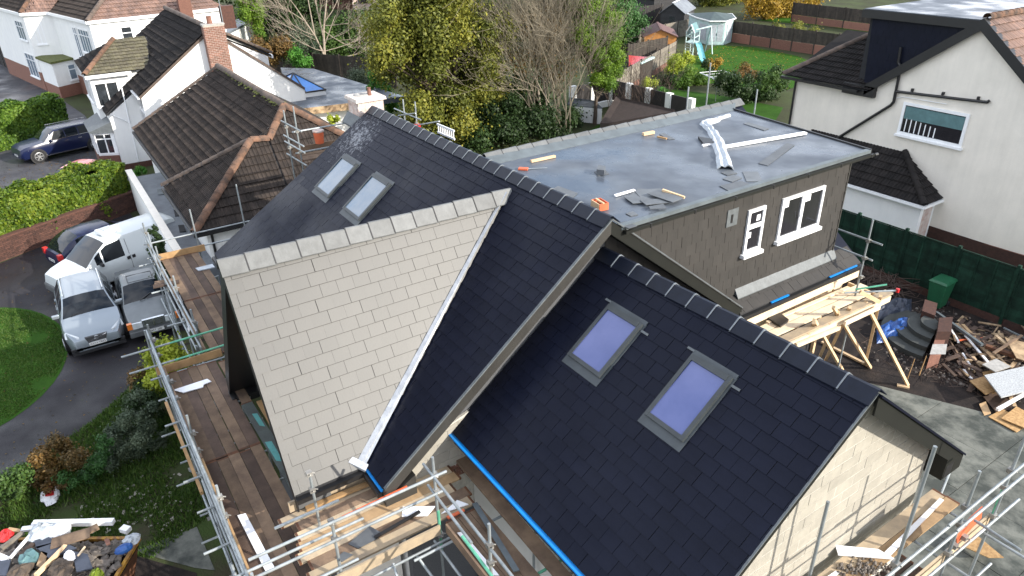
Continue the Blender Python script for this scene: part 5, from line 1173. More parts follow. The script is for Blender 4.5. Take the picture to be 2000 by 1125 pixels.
for (x, y, z1, mt) in ((1.0, -4.38, 4.98, 'galv'), (1.0, -6.12, 4.65, 'galv'), (-.2, -6.04, 4.54, 'galv'), (2.72, -4.42, 5.02, 'galv_green'), (4.4, -4.42, 4.9, 'galv')):
    S3.post(x, y, z1, mat=mt if mt == 'galv' else 'galv')
    if mt != 'galv' or x == 1.0: S3.tube((x, y, ZM-.5), (x+.002, y, ZM+.45), 'standard', 'galv_green' if y > -5 else 'galv', TR+.002)
    S3.coup((x, y, 4.62)); S3.coup((x, y, 4.27)); S3.coup((x, y, ZM-.1))
S3.tube((1.06, -7.35, 4.67), (1.06, -4.2, 4.65), 'guard_rail'); S3.tube((1.06, -7.3, 4.30), (1.06, -4.25, 4.28), 'guard_rail')
S3.tube((.55, -7.6, 3.95), (.55, -5.5, 3.95), 'guard_rail'); S3.tube((1.3, -7.5, 3.98), (1.3, -5.9, 3.98), 'guard_rail'); S3.tube((.2, -6.8, 4.2), (.2, -5.75, 4.2), 'guard_rail')
S3.tube((.7, -4.43, 4.66), (5.4, -4.43, 4.5), 'guard_rail'); S3.tube((.8, -4.43, 4.28), (2.2, -4.43, 4.2), 'guard_rail'); S3.tube((2.0, -4.48, 4.2), (3.4, -4.48, 4.12), 'guard_rail', 'galv_green'); S3.tube((3.2, -4.43, 4.12), (5.4, -4.43, 4.02), 'guard_rail')
S3.tube((1.14, -6.9, ZM-.12), (1.14, -4.2, ZM-.12), 'ledger'); S3.tube((1.0, -4.50, ZM-.18), (5.2, -4.50, ZM-.18), 'ledger')
for x in (1.25, 2.6, 3.9): S3.tube((x, -5.0, ZM-.1), (x, -3.0, ZM-.1), 'transom', 'galv_green' if x == 2.6 else 'galv')
for x in (.2, 1.0, 1.9, 2.9, 4.1): S3.tube((x, -3.3, ZM-.08), (x, -2.75, ZM-.08), 'transom')
S3.tube((1.1, -5.3, ZM-.1), (2.4, -5.5, ZM-1.1), 'brace'); S3.tube((1.1, -4.9, ZM-.15), (2.3, -4.5, ZM-1.2), 'brace')
for (x, y) in ((1.9, -3.1), (3.0, -3.05), (1.7, -4.9)): S3.post(x, y, 3.3)

# ---- along the block gable
S4 = Scaf('tube scaffold in front of the concrete block gable', (5.8, 1, 0))
for k, x in enumerate((5.28, 5.51)): S4.board((x, -2.2, ZM), (x, 3.28+.02*k, ZM), .222, 'ply' if k else 'board_pale')
for k, x in enumerate((5.75, 5.98)): S4.board((x, -2.2, ZM-.06), (x, 1.5, ZM-.06), .2, 'board_wet')
S4.toe((6.10, -2.2, ZM), (6.10, 3.35, ZM), .21, 'board_pale')
for (x, y, z1) in ((5.45, -.80, 5.62), (6.15, -.03, 6.70), (6.15, 1.80, 5.33), (6.15, 3.17, 6.6)):
    S4.post(x, y, z1)
    if x > 6: 
        for z in (4.62, 4.28, 3.66): S4.coup((x, y, z))
S4.tube((5.45, -.80, 3.3), (5.451, -.80, 4.15), 'standard', 'galv_green', TR+.002); S4.tube((6.15, 3.17, 3.7), (6.15, 3.171, 4.25), 'standard', 'galv_green', TR+.002)
for z, y0, y1 in ((4.62, -2.6, 1.85), (4.27, -2.6, 1.9), (4.65, 1.2, 3.85), (4.30, 1.6, 3.7), (3.62, -2.4, 3.95), (2.1, -2.4, 3.9)): S4.tube((6.21 if z > 3 else 6.2, y0, z), (6.21, y1, z), 'guard_rail' if z > 3.9 else 'ledger')
for y in (1.95, 3.05, -.4): S4.tube((5.2, y, ZM-.07), (6.9 if y > 0 else 6.6, y, ZM-.07), 'transom')
S4.tube((6.15, 2.4, 4.0), (6.85, 2.35, 4.0), 'transom'); S4.tube((5.3, 3.3, 3.38), (5.0, 4.3, 3.38), 'transom')
MB().prism([tuple(PX(q, 6.12)) for q in ((1867, 1040), (1920, 990), (1917, 1012), (1870, 1062))], (-.02, 0, 0)).build('orange_board', m['board_orange'], S4.t)
for y in (1.95, 2.25): S4.coup((6.15, y, 3.72))
# ---- far gable tower and the bits behind the ridges
S5 = Scaf('slim scaffold tower between bungalow and slate roof', (-12.6, -1.9, 0))
a, b = PX((553, 216), -13.0), PX((572, 208), -12.25)
S5.post(a[0], a[1], a[2]); S5.post(b[0], b[1], b[2])
for z, y1 in ((6.85, .4), (6.2, .2)): S5.tube((b[0], b[1]-.15, z), (b[0], y1+1, z), 'guard_rail')
for z in (6.95, 6.5, 6.3, 5.9): S5.tube((a[0]-.4, a[1], z), (b[0]+.45, b[1], z), 'transom')
for z in (6.2, 6.85): S5.coup((a[0], a[1], z)); S5.coup((b[0], b[1], z))
S5.board((b[0]-.5, b[1], 5.95), (b[0]-.5, 1.5, 5.95), .22, 'board'); S5.board((b[0]-.25, b[1], 5.95), (b[0]-.25, 1.5, 5.95), .22, 'board'); S5.board((b[0]-.02, b[1], 5.95), (b[0]-.02, 1.5, 5.95), .22, 'board')
S5.toe((b[0]-.75, b[1], 5.97), (b[0]-.75, 1.2, 5.97), .2)
bk = thing('bucket', 'orange plastic bucket on the scaffold tower behind the verge', 'bucket', (b[0]-.3, -.9, 5.97))
bp_ = PX((622, 262), b[0]-.2)
MB().lathe([(0, .0), (.13, 0), (.165, .36), (.17, .36)], (bp_[0], bp_[1], bp_[2]-.28), 16).build('bucket_body', m['board_orange'], bk)
MB().lathe([(.178, .36), (.178, .40), (.165, .41), (0, .40)], (bp_[0], bp_[1], bp_[2]-.28), 16).build('lid', m['brick_washed'], bk)
S6 = Scaf('scaffold tubes poking up behind the ridge near the chimney', (-12.5, 2.5, 0))
pts = [PY(q, 2.6) for q in ((788, 194), (810, 199), (770, 212), (822, 234), (778, 226), (812, 221), (858, 237), (812, 245))]
S6.post(pts[0][0], 2.6, pts[0][2]); S6.post(pts[1][0], 2.6, pts[1][2]); S6.tube(pts[2], pts[3], 'guard_rail'); S6.tube(pts[4], pts[5], 'guard_rail'); S6.tube(pts[7], pts[6], 'guard_rail', 'galv'); S6.coup(pts[1]-np.array([0, 0, .75]))
MB().box((pts[1][0]-.05, 2.5, pts[1][2]-.95), (pts[1][0]+.1, 2.7, pts[1][2]-.75)).build('sleeve', m['red_lens'], S6.t)
lad = thing('ladder', 'pale aluminium ladder end showing over the slate ridge', 'ladder', (-7.6, .9, 0))
la, lb = PY((855, 258), .9), PY((888, 272), .9)
for dz in (0, .22): MB().beam(la+np.array([0, 0, dz]), lb+np.array([0, 0, dz]), .03, .05).build('stile', m['pvc'], lad)
for k in range(9): p_ = la+(lb-la)*(k+.5)/9; MB().beam(p_, p_+np.array([0, 0, .22]), .02, .02, up=(0, 1, 0)).build('rung', m['pvc'], lad)
S7 = Scaf('scaffold poles rising behind the rear flat roof', (-6, 10, 0))
for q, x in (((1345, 170), -7), ((1388, 123), -7), ((1480, 175), -6)): p_ = PX(q, x); S7.post(x, p_[1], p_[2])
S7.tube((-7.05, 8.4, 6.2), (-7.05, 11.2, 6.2), 'ledger'); S7.tube((-7.05, 10.2, 6.4), (-5.9, 11.6, 6.4), 'ledger')
S8 = Scaf('scaffold corner at the right end of the slate dormer', (.4, 8.2, 0))
S8.post(.4, 8.15, 5.76); S8.tube((-1.6, 8.2, 5.2), (.75, 8.2, 5.2), 'guard_rail'); S8.tube((-1.0, 8.2, 4.72), (.6, 8.2, 4.72), 'guard_rail'); S8.coup((.4, 8.17, 5.2)); S8.coup((.4, 8.17, 4.72)); S8.coup((.42, 8.17, 4.2)); 
S8.tube((.45, 8.0, 3.9), (.95, 8.5, 4.1), 'transom', 'galv_green'); S8.tube((.3, 7.8, 3.8), (1.1, 8.8, 3.9), 'transom'); MB().lathe([(0, 0), (.05, 0), (.05, .09), (0, .1)], (1.1, 8.8, 3.86), 8).build('tube_cap', m['red_lens'], S8.t)
# ---- timber working platform under the wing eave
TP = thing('timber_platform', 'raw timber work platform with raking props beneath the dormer eave', 'platform', (.4, 6.5, 0))
ZT = 3.62
for x, y0, y1, mt in ((.08, 4.0, 8.9, 'timber_pale'), (.34, 3.9, 8.6, 'timber_pale'), (.66, 4.4, 9.1, 'board_pale')): MB().beam((x, y0, ZT), (x+.1, y1, ZT), .23, .045).build('platform_board', m[mt], TP)
MB().beam((-.12, 4.0, ZT+.18), (-.06, 8.9, ZT+.28), .04, .22).build('wall_plate', m['timber_pale'], TP)
MB().beam((.80, 4.1, ZT-.12), (.86, 9.0, ZT-.12), .06, .16).build('ledger_board', m['timber_pale'], TP)
MB().beam((.0, 5.2, ZT+.05), (.1, 8.3, ZT+.10), .09, .04).build('platform_board', m['timber_pale'], TP)
for k, y in enumerate((4.3, 5.0, 5.7, 6.5, 7.3, 8.1, 8.8)): MB().beam((-.2, y, ZT-.09), (.85, y, ZT-.09), .06, .12).build('joist', m['timber_new'], TP)
def prop(q1, x1, q2, name='raking_prop', w=.075, mt='timber_new', z2=.04): MB().beam(PX(q1, x1), PZ(q2, z2), w, w).build(name, m[mt], TP)
prop((1690, 590), .75, (1773, 752)); prop((1628, 600), .8, (1700, 718)); prop((1590, 625), .8, (1648, 728))
prop((1720, 578), .9, (1690, 712), 'post'); prop((1660, 600), .8, (1612, 705), 'post'); prop((1637, 610), .8, (1600, 700), 'post'); prop((1590, 630), .85, (1578, 690), 'post')
MB().beam(PX((1718, 590), .95), PX((1680, 570), .7), .05, .1).build('brace', m['timber_new'], TP)
MB().beam(PX((1555, 675), .9), PX((1640, 640), .9), .05, .11).build('brace', m['timber_pale'], TP); MB().beam(PX((1650, 632), 1.0), PX((1718, 600), 1.0), .05, .11).build('brace', m['timber_pale'], TP)
MB().beam(PZ((1605, 668), .06), PZ((1700, 716), .06), .1, .06).build('sole_plate', m['timber_new'], TP)
MB().beam(PZ((1752, 752), .03), PZ((1776, 757), .03), .12, .05).build('foot_block', m['timber_new'], TP)
for y in (4.4, 6.2, 7.9): MB().beam((-.30, y, 0), (-.30, y, 3.4), .09, .09, up=(0, 1, 0)).build('post', m['timber_new'], TP)
MB().box((-.36, 4.2, 2.9), (-.30, 8.7, 3.85)).build('sheathing', m['timber_pale'], TP)
tag(MB().hexa([tuple(PZ(q, ZT+.05)) for q in ((1483, 615), (1512, 606), (1540, 628), (1524, 640))], [tuple(PZ(q, ZT+.05)+np.array([0, 0, .06])) for q in ((1483, 615), (1512, 606), (1540, 628), (1524, 640))]).build('felt_roll', m['black_board']), 'folded black roofing felt lying on the timber platform', 'felt')

# ================================================================== loose things on the flat roof
FZ_ = 7.424
mw = MB(); pth = [(1424, 227), (1398, 236), (1376, 243), (1384, 251), (1393, 261), (1400, 274), (1405, 288), (1412, 308), (1417, 331)]
pw = [.05, .13, .15, .12, .13, .16, .15, .17, .18]; prev = None
for i, q in enumerate(pth):
    for jj in range(4):
        t = jj/4; qn = pth[min(i+1, len(pth)-1)]; c = PZ((q[0]+(qn[0]-q[0])*t, q[1]+(qn[1]-q[1])*t), FZ_); c2x = PZ((qn[0]+.01, qn[1]+.02), FZ_); 
        d = PZ(pth[min(i+1, len(pth)-1)], FZ_)-PZ(pth[max(i-1, 0)], FZ_); d /= np.linalg.norm(d)+1e-9; sd = np.array([-d[1], d[0], 0]); wv = pw[i]*random.uniform(.85, 1.15); h = .10*random.uniform(.6, 1.2)
        ring = [c-sd*wv, c-sd*wv*.6+[0, 0, h*.8], c-sd*wv*.1+[0, 0, h*.5], c+sd*wv*.3+[0, 0, h], c+sd*wv*.8+[0, 0, h*.6], c+sd*wv]
        if prev is not None:
            for k in range(5): mw.poly(prev[k], prev[k+1], ring[k+1], ring[k])
        prev = ring
tag(mw.build('plastic_wrapping', m['bag_white'], smooth=True), 'long crumpled strip of white plastic wrapping on the flat roof', 'wrapping')
stick('trim_length', 'long white trim length reaching over the flat roof edge', 'trim', PZ((1414, 287), FZ_+.03), PZ((1573, 261), FZ_+.03)+np.array([0, 0, .02]), .11, .05, 'pvc')
slab('dark_packet', 'small black packet under the white wrapping', 'packet', ((1363, 270), (1393, 275), (1395, 283), (1374, 284)), FZ_, .05, 'black_board')
stick('trim_offcut', 'short white trim offcut touching the plastic wrapping', 'trim', PZ((1372, 284), FZ_+.02), PZ((1404, 279), FZ_+.02), .06, .04, 'pvc')
SG = 'loose slates left on the flat roof'
def lslate(px, label, th=.012, dz=0.): 
    return slab('loose_slate', label, 'slate', px, FZ_+dz, th, 'slate_loose', SG)
lslate(((1452, 242), (1461, 239), (1502, 252), (1492, 255)), 'narrow loose slate nearest the black far roof edge')
lslate(((1481, 320), (1499, 324), (1552, 284), (1537, 280)), 'long speckled slate strip lying alone near the roof corner', .014)
lslate(((1450, 336), (1480, 336), (1489, 355), (1458, 355)), 'largest square loose slate by the roof edge, lying alone')
lslate(((1408, 338), (1424, 332), (1440, 339), (1420, 343)), 'small slate just below the end of the white wrapping')
lslate(((1411, 350), (1432, 342), (1449, 348), (1430, 356)), 'small slate in the middle of three by the white wrapping')
lslate(((1405, 364), (1446, 354), (1467, 361), (1424, 374)), 'wide slate against the edge trim below two small ones')
pile = [((1222, 388), (1246, 369), (1290, 372), (1262, 392)), ((1238, 372), (1290, 369), (1306, 388), (1255, 392)), ((1218, 385), (1242, 380), (1262, 396), (1236, 398)), ((1250, 392), (1300, 388), (1312, 396), (1262, 401)), ((1267, 404), (1296, 399), (1302, 408), (1270, 409)), ((1264, 379), (1294, 370), (1334, 388), (1314, 396))]
lb_ = ['large slate under the white strip end of the pile', 'broad slate lying across the middle of the pile', 'slate at the left edge of the pile', 'slate on the near side of the pile', 'smallest slate, nearest the viewer in the pile', 'top slate tilted beside the timber batten on the pile']
for k, px in enumerate(pile): lslate(px, lb_[k], .012, .014*k)
lslate(((1205, 438), (1222, 433), (1244, 442), (1228, 447)), 'square slate nearest the gable peak, lying alone'); lslate(((1222, 418), (1236, 413), (1246, 420), (1232, 423)), 'small broken slate between the pile and the gable peak')
lslate(((1074, 372), (1090, 364), (1128, 378), (1118, 387)), 'slate half hidden behind the dark ridge tiles'); lslate(((1288, 263), (1296, 260), (1318, 272), (1306, 273)), 'dark slate lying under a short batten near the ridge')
lslate(((1160, 336), (1180, 330), (1190, 340), (1168, 344)), 'slate beneath the small dark block', .008)
tag(MB().hexa([tuple(PZ(q, FZ_+.014)) for q in ((1165, 341), (1180, 343), (1182, 334), (1168, 332))], [tuple(PZ(q, FZ_+.014)+np.array([0, 0, .12])) for q in ((1165, 341), (1180, 343), (1182, 334), (1168, 332))]).build('dark_block', m['slate_loose']), 'small dark block standing alone on the flat roof', 'block')
BG = 'timber offcuts on the flat roof'
stick('batten', 'long pale batten lying near the grey ridge tiles', 'timber', PZ((1037, 315), FZ_+.03), PZ((1084, 305), FZ_+.03), .07, .05, 'timber_new', BG)
stick('batten', 'short stubby batten nearest the grey ridge tiles', 'timber', PZ((1256, 262), FZ_+.04), PZ((1277, 258), FZ_+.04), .09, .07, 'timber_new', BG)
stick('batten', 'short batten resting on a dark slate', 'timber', PZ((1284, 267), FZ_+.04), PZ((1302, 271), FZ_+.04), .06, .04, 'timber_raw', BG)
stick('batten', 'pale batten lying beside the pile of slates', 'timber', PZ((1294, 371), FZ_+.11), PZ((1337, 386), FZ_+.05), .05, .045, 'timber_new', BG)
stick('trim_offcut', 'short white strip lying beside the pile of slates', 'trim', PZ((1201, 382), FZ_+.03), PZ((1239, 371), FZ_+.03), .06, .03, 'pvc')
sw = thing('hand_saw', 'hand saw with orange handle near the dark ridge', 'saw', PZ((1030, 329), FZ_))
a, b = PZ((1013, 329), FZ_+.02), PZ((1031, 330), FZ_+.02); MB().beam(a, b, .13, .035).build('handle', m['board_orange'], sw)
a2, b2 = PZ((1030, 330), FZ_+.01), PZ((1067, 328), FZ_+.01); MB().prism([tuple(a2+[0, -.06, 0]), tuple(b2+[0, -.02, 0]), tuple(b2+[0, .02, 0]), tuple(a2+[0, .06, 0])], (0, 0, .006)).build('blade', m['galv'], sw)
tb = thing('tool_box', 'open orange tool box tucked behind the gable peak', 'tool box', PZ((1170, 408), FZ_))
c = PZ((1171, 407), FZ_); u = np.array([.15, .99, 0]); v = np.array([.99, -.15, 0])
for (a, b, hx, hy, z) in ((0, 0, .15, .10, .02), ): MB().obox(c+[0, 0, z], v, u, (0, 0, 1), hx, hy, .012).build('base', m['board_orange'], tb)
for sgn in (-1, 1): MB().obox(c+u*.10*sgn+[0, 0, .08], v, u, (0, 0, 1), .15, .01, .07).build('side', m['timber_new' if sgn < 0 else 'board_orange'], tb); MB().obox(c+v*.15*sgn+[0, 0, .08], v, u, (0, 0, 1), .01, .10, .07).build('end', m['board_orange'], tb)
MB().obox(c+[0, 0, .15], v, u, (0, 0, 1), .15, .015, .015).build('handle', m['timber_new'], tb)

# ================================================================== loose things on the scaffold boards
OG = 'white fascia offcuts on the scaffold boards'
slab('fascia_offcut', 'white notched fascia offcut by the toe board at front corner', 'fascia offcut', ((338, 763), (405, 741), (413, 746), (398, 752), (397, 757), (358, 768)), ZP+.03, .02, 'white_board', OG)
slab('fascia_offcut', 'long white fascia strip on boards beside the near rail', 'fascia offcut', ((464, 1008), (480, 1004), (538, 1112), (520, 1119)), ZP+.03, .02, 'white_board', OG)
slab('fascia_offcut', 'white fascia piece under the black bar on corner boards', 'fascia offcut', ((787, 991), (850, 990), (835, 1008), (785, 1010)), ZM+.03, .02, 'white_board', OG)
slab('fascia_offcut', 'pointed white offcut by the corner post', 'fascia offcut', ((880, 990), (893, 978), (915, 986), (862, 1004)), ZM+.04, .02, 'white_board', OG)
slab('fascia_offcut', 'white strip lying along the walkway toe board', 'fascia offcut', ((893, 1042), (903, 1040), (975, 1125), (960, 1125)), ZM+.02, .02, 'white_board', OG)
slab('fascia_offcut', 'broad white board on the block gable scaffold', 'fascia offcut', ((1631, 1066), (1715, 1074), (1747, 1093), (1637, 1085)), ZM+.04, .02, 'white_board', OG)
slab('fascia_offcut', 'long narrow white strip on the block gable scaffold', 'fascia offcut', ((1835, 974), (1843, 978), (1738, 1087), (1727, 1080)), ZM+.05, .02, 'white_board', OG)
slab('fascia_offcut', 'small white strip lowest on the block gable scaffold', 'fascia offcut', ((1632, 1116), (1638, 1121), (1612, 1140), (1604, 1135)), ZM+.03, .02, 'white_board', OG)
slab('fascia_offcut', 'white plank wedged behind the rails near the cars', 'fascia offcut', ((343, 580), (352, 577), (373, 640), (369, 652)), ZP-.3, .03, 'white_board', OG)
slab('plastic_sheet', 'crumpled clear plastic on wet boards at far front corner', 'plastic', ((382, 525), (415, 517), (420, 523), (388, 530)), ZP+.03, .03, 'bag_white')
slab('slate_sheet', 'blue grey slate lying on the corner scaffold boards', 'slate', ((680, 1063), (722, 1028), (743, 1040), (738, 1052), (700, 1072)), ZM+.03, .012, 'slate_loose')
slab('slate_sheet', 'small slate by the toe board of corner scaffold', 'slate', ((657, 1090), (672, 1078), (690, 1084), (668, 1098)), ZM+.03, .012, 'slate_loose')
stick('black_bar', 'black plastic bar lying across the white offcut', 'bar', PZ((732, 1050), ZM+.05), PZ((820, 999), ZM+.07), .06, .03, 'black_board')
slab('grey_trim', 'long grey trim leaning on the walkway boards', 'trim', ((922, 985), (932, 982), (1015, 1115), (1003, 1118)), ZM+.10, .02, 'grp_trim')
slab('orange_level', 'short red level lying by the white offcuts', 'level', ((872, 1011), (905, 996), (908, 999), (876, 1015)), ZM+.03, .03, 'board_orange')
stick('red_bar', 'long thin red bar lying along the corner guard rail', 'bar', PZ((668, 1010), ZM+.3), PZ((795, 950), ZM+.3), .03, .03, 'board_orange')
rbm = MB()
for k in range(160):
    c = PZ((1690+RNG.normal(0, 26), 1112+RNG.normal(0, 9)), ZM+.03); r_ = RNG.uniform(.01, .035)
    if c[0] < 5.2 or c[0] > 6.0: continue
    rbm.cr = RNG.random(); rbm.lathe([(0, 0), (r_, 0), (r_*.7, r_*.8), (0, r_*1.2)], c, 5)
tag(rbm.build('mortar_crumbs', m['rubble']), 'heap of grey mortar crumbs on the block gable scaffold', 'rubble', None, 'stuff')

# ================================================================== vehicles
def textmesh(name, body, size, mat, parent, mtx):
    cu = bpy.data.curves.new(name, 'FONT'); cu.body = body; cu.size = size; cu.align_x = 'CENTER'; cu.align_y = 'CENTER'; cu.extrude = .002
    o = bpy.data.objects.new(name, cu); COL.objects.link(o); dg = bpy.context.evaluated_depsgraph_get()
    me = bpy.data.meshes.new_from_object(o.evaluated_get(dg)); bpy.data.objects.remove(o)
    o = link(name, me, mat, None); o.parent = parent; o.matrix_basis = mtx; me.materials.clear(); me.materials.append(mat); return o
def make_car(name, label, cat, L, W, H, front, heading, paint, prof, roof, glass_side, wheels, wr=.32, zb=.2, belt=.9, nose=.82, tail=.88, van=False, wt=.74):
    """prof: hood/belt line [(x, z)], roof: (screen base x, roof front x, roof rear x, tail base x, roof z); all x from the nose 0 back to L"""
    t = thing(name, label, cat, (0, 0, 0))
    px = [p[0] for p in prof]; pz = [p[1] for p in prof]; xa, xb, xc, xd, rz = roof
    keys = sorted(set([0, .06, .16, .35, .7, 1.1, L-.06, L-.18, L-.4, L-.8, L, xa, xa-.12, xb, (xa+xb)/2, (xb+xc)/2, xc, (xc+xd)/2, xd]+[x for g in glass_side for x in g]+[w_ for w_ in wheels]))
    keys = [k for k in keys if 0 <= k <= L]
    hw = W/2
    def sect(x):
        zt0 = float(np.interp(x, px, pz)); e = 1.
        if x < .8: e = nose+(1-nose)*math.sin(min(1, x/.8)*math.pi/2)
        if x > L-.7: e = min(e, tail+(1-tail)*math.sin(min(1, (L-x)/.7)*math.pi/2))
        w_ = hw*e
        if xa <= x <= xd:
            zr = float(np.interp(x, [xa, (xa+xb)/2, xb, (xb+xc)/2, xc, xd], [zt0, zt0+(rz-zt0)*.56, rz-.035, rz, rz-.03, zt0])) if not van else float(np.interp(x, [xa, (xa+xb)/2, xb, xb+.5, xc, xd], [zt0, zt0+(rz-zt0)*.55, rz-.06, rz, rz, rz-.05]))
        else: zr = zt0
        f = max(0., min(1, (zr-zt0)/(rz-zt0+1e-6))); wtop = w_*(.90-(.90-wt)*f)
        zc = .035
        b_ = min(zb+.12*(1 if x < .1 or x > L-.1 else 0), zt0-.2)
        return [(0, b_), (.80*w_, b_), (.95*w_, b_+.1), (w_, (b_+zt0)/2+.05), (.985*w_, zt0-.12), (.93*w_, zt0-.005), (.93*w_+(wtop-.93*w_)*.86, zt0+.86*(zr-zt0)), (wtop*.96, zr-.012 if f > .3 else zr+.0), (wtop*.6, zr+zc*.7), (0, zr+zc)]
    S = [sect(x) for x in keys]; n = 10
    V = []; 
    for x, s_ in zip(keys, S):
        for y, z in s_: V.append((-x, y, z))
        for y, z in s_[1:-1][::-1]: V.append((-x, -y, z))
    k = 2*n-2
    body = []; scr_ = []; side = {}; rear = []
    for i in range(len(keys)-1):
        x0, x1 = keys[i], keys[i+1]; mid = (x0+x1)/2
        for j in range(k):
            a, b = i*k+j, i*k+(j+1) % k; f = (a, b, b+k, a+k); jj = j if j < n-1 else k-1-j
            gi = [q_ for q_, g in enumerate(glass_side) if g[0]-.001 <= x0 and x1 <= g[1]+.001]
            if jj == 5 and gi: side.setdefault((gi[0], j < n-1), []).append(f)
            elif jj >= 7 and (xa-.001 <= x0 and x1 <= xb+.001): scr_.append(f)
            elif jj >= 7 and (not van) and (xc-.001 <= x0 and x1 <= xd-.02): rear.append(f)
            else: body.append(f)
    body += [tuple(reversed(range(k))), tuple(range((len(keys)-1)*k, len(keys)*k))]
    def sub(nm, fs, mat, sm):
        used = sorted(set(i for f in fs for i in f)); mp_ = {a: b for b, a in enumerate(used)}
        me = bpy.data.meshes.new(nm); me.from_pydata([V[i] for i in used], [], [tuple(mp_[i] for i in f) for f in fs]); me.update()
        if sm: me.polygons.foreach_set('use_smooth', np.ones(len(me.polygons), bool))
        return link(nm, me, mat, t)
    bo = sub('body', body, paint, True); md = bo.modifiers.new('edge', 'EDGE_SPLIT'); md.split_angle = math.radians(38)
    sub('windscreen', scr_, m['car_glass'], True)
    if rear: sub('rear_window', rear, m['car_glass'], True)
    for sf_ in side.values(): sub('side_window', sf_, m['car_glass'], False)
    for xw in wheels:
        for s_ in (-1, 1):
            yy = s_*(hw-.10); ax = (np.array([1., 0, 0]), np.array([0, 0, 1.]), np.array([0, 1., 0])); c = np.array([-xw, yy, wr])
            MB().lathe([(wr+.07, s_*.105), (wr+.07, s_*.112), (wr*.5, s_*.112)], c, 24, ax).build('wheel_arch', m['black_plastic'], t)
            wh = MB().lathe([(.05, -.1), (wr*.93, -.1), (wr, -.07), (wr, s_*0+.07), (wr*.93, .1), (.62*wr, .11 if s_ > 0 else .1), (.05, .1)], c+np.array([0, s_*.03, 0]), 22, ax).build('wheel', m['tyre'], t)
            rim = MB().lathe([(wr*.66, s_*.101), (wr*.66, s_*.122), (wr*.58, s_*.128), (wr*.56, s_*.11)], c+np.array([0, s_*.03, 0]), 22, ax)
            for q in range(6):
                a = q*math.pi/3; d = np.array([math.cos(a), 0, math.sin(a)]); rim.obox(c+d*wr*.33+np.array([0, s_*.148, 0]), d, (0, 1, 0), np.cross(d, [0, 1, 0]), wr*.3, .008, wr*.07)
            rim.lathe([(wr*.17, s_*.12), (wr*.14, s_*.13), (0, s_*.13)], c+np.array([0, s_*.03, 0]), 12, ax); rim.build('rim', m['alloy'], wh)
    ang = math.atan2(heading[1], heading[0]); t['_xa'] = xa
    return t, sect, ang, front
def place(t, front, ang): t.location = (float(front[0]), float(front[1]), .012); t.rotation_euler = (0, 0, ang)
def nplate(t, x, z, txt, tilt=0., w_=.5):
    p = MB().box((x-.004, -w_/2, z-.055), (x+.012, w_/2, z+.055)).build('number_plate', m['plate'], t)
    textmesh('plate_lettering', txt, .095, m['ink'], p, Matrix.Translation((x+.0135, 0, z))@Matrix.Rotation(math.pi/2, 4, 'Z')@Matrix.Rotation(math.pi/2, 4, 'X'))
def mirror(t, x, y, z, mat):
    s_ = 1 if y > 0 else -1
    MB().obox((x, y+s_*.1, z), (1, 0, 0), (0, 1, 0), (0, 0, 1), .05, .11, .065).build('mirror', mat, t, bevel=.025)
# --- silver estate
fr_ = PZ((193, 672), .45); hd = np.array([1, .0, 0])
t, sc_, ang, _ = make_car('parked_car', 'silver estate car parked beside the round lawn', 'car', 4.55, 1.80, 1.48, fr_, hd, m['car_silver'],
    [(0, .50), (.05, .68), (.25, .79), (.8, .90), (1.35, .97), (4.3, .98), (4.55, .80)], (1.35, 2.10, 3.95, 4.5, 1.40), [(1.78, 2.5), (2.56, 3.25), (3.31, 4.05)], (.85, 3.6), .32, .2, nose=.72, wt=.70)
MB().hexa([(-.02, -.26, .60), (.02, -.26, .60), (.02, .26, .60), (-.02, .26, .60)], [(-.12, -.32, .75), (-.03, -.32, .75), (-.03, .32, .75), (-.12, .32, .75)]).build('grille', m['black_plastic'], t)
gr_ = MB(); gr_.beam((.035, -.26, .61), (-.015, .30, .74), .02, .04); gr_.build('grille_bar', m['chrome'], t)
MB().lathe([(.075, 0), (.075, .02), (0, .02)], (.0, 0, .70), 14, (np.array([0, 1., 0]), np.array([0, 0, 1.]), np.array([1., 0, 0]))).build('emblem', m['chrome'], t)
for s_ in (-1, 1):
    MB().hexa([(-.08, s_*.47, .64), (-.42, s_*.80, .66), (-.42, s_*.86, .70), (-.10, s_*.52, .66)][::s_], [(-.14, s_*.47, .80), (-.55, s_*.78, .86), (-.58, s_*.83, .84), (-.16, s_*.55, .79)][::s_]).build('headlamp', m['lamp_glass'], t)
    MB().box((-.06, s_*.62-.16, .36), (.0, s_*.62+.16, .46)).build('fog_grille', m['black_plastic'], t)
    mirror(t, -1.62, s_*.86, 1.0, m['car_silver']); MB().beam((-2.2, s_*.60, 1.40), (-4.0, s_*.60, 1.40), .03, .03).build('roof_rail', m['chrome'], t)
    for x in (-2.5, -3.25): MB().beam((x, s_*.90, .84), (x-.2, s_*.90, .84), .03, .035).build('door_handle', m['car_silver'], t)
    for x in (-1.7, -2.53, -3.28): MB().beam((x, s_*.905, .35), (x-.03, s_*.895, .93), .012, .012, up=(1, 0, 0)).build('door_seam', m['black_plastic'], t)
MB().box((-.1, -.78, .24), (.02, .78, .34)).build('front_splitter', m['black_plastic'], t); nplate(t, .03, .53, 'CY11 TKO')
MB().beam((-1.36, -.55, 1.01), (-1.50, .1, 1.07), .025, .02).build('wiper', m['black_plastic'], t)
place(t, fr_, ang)
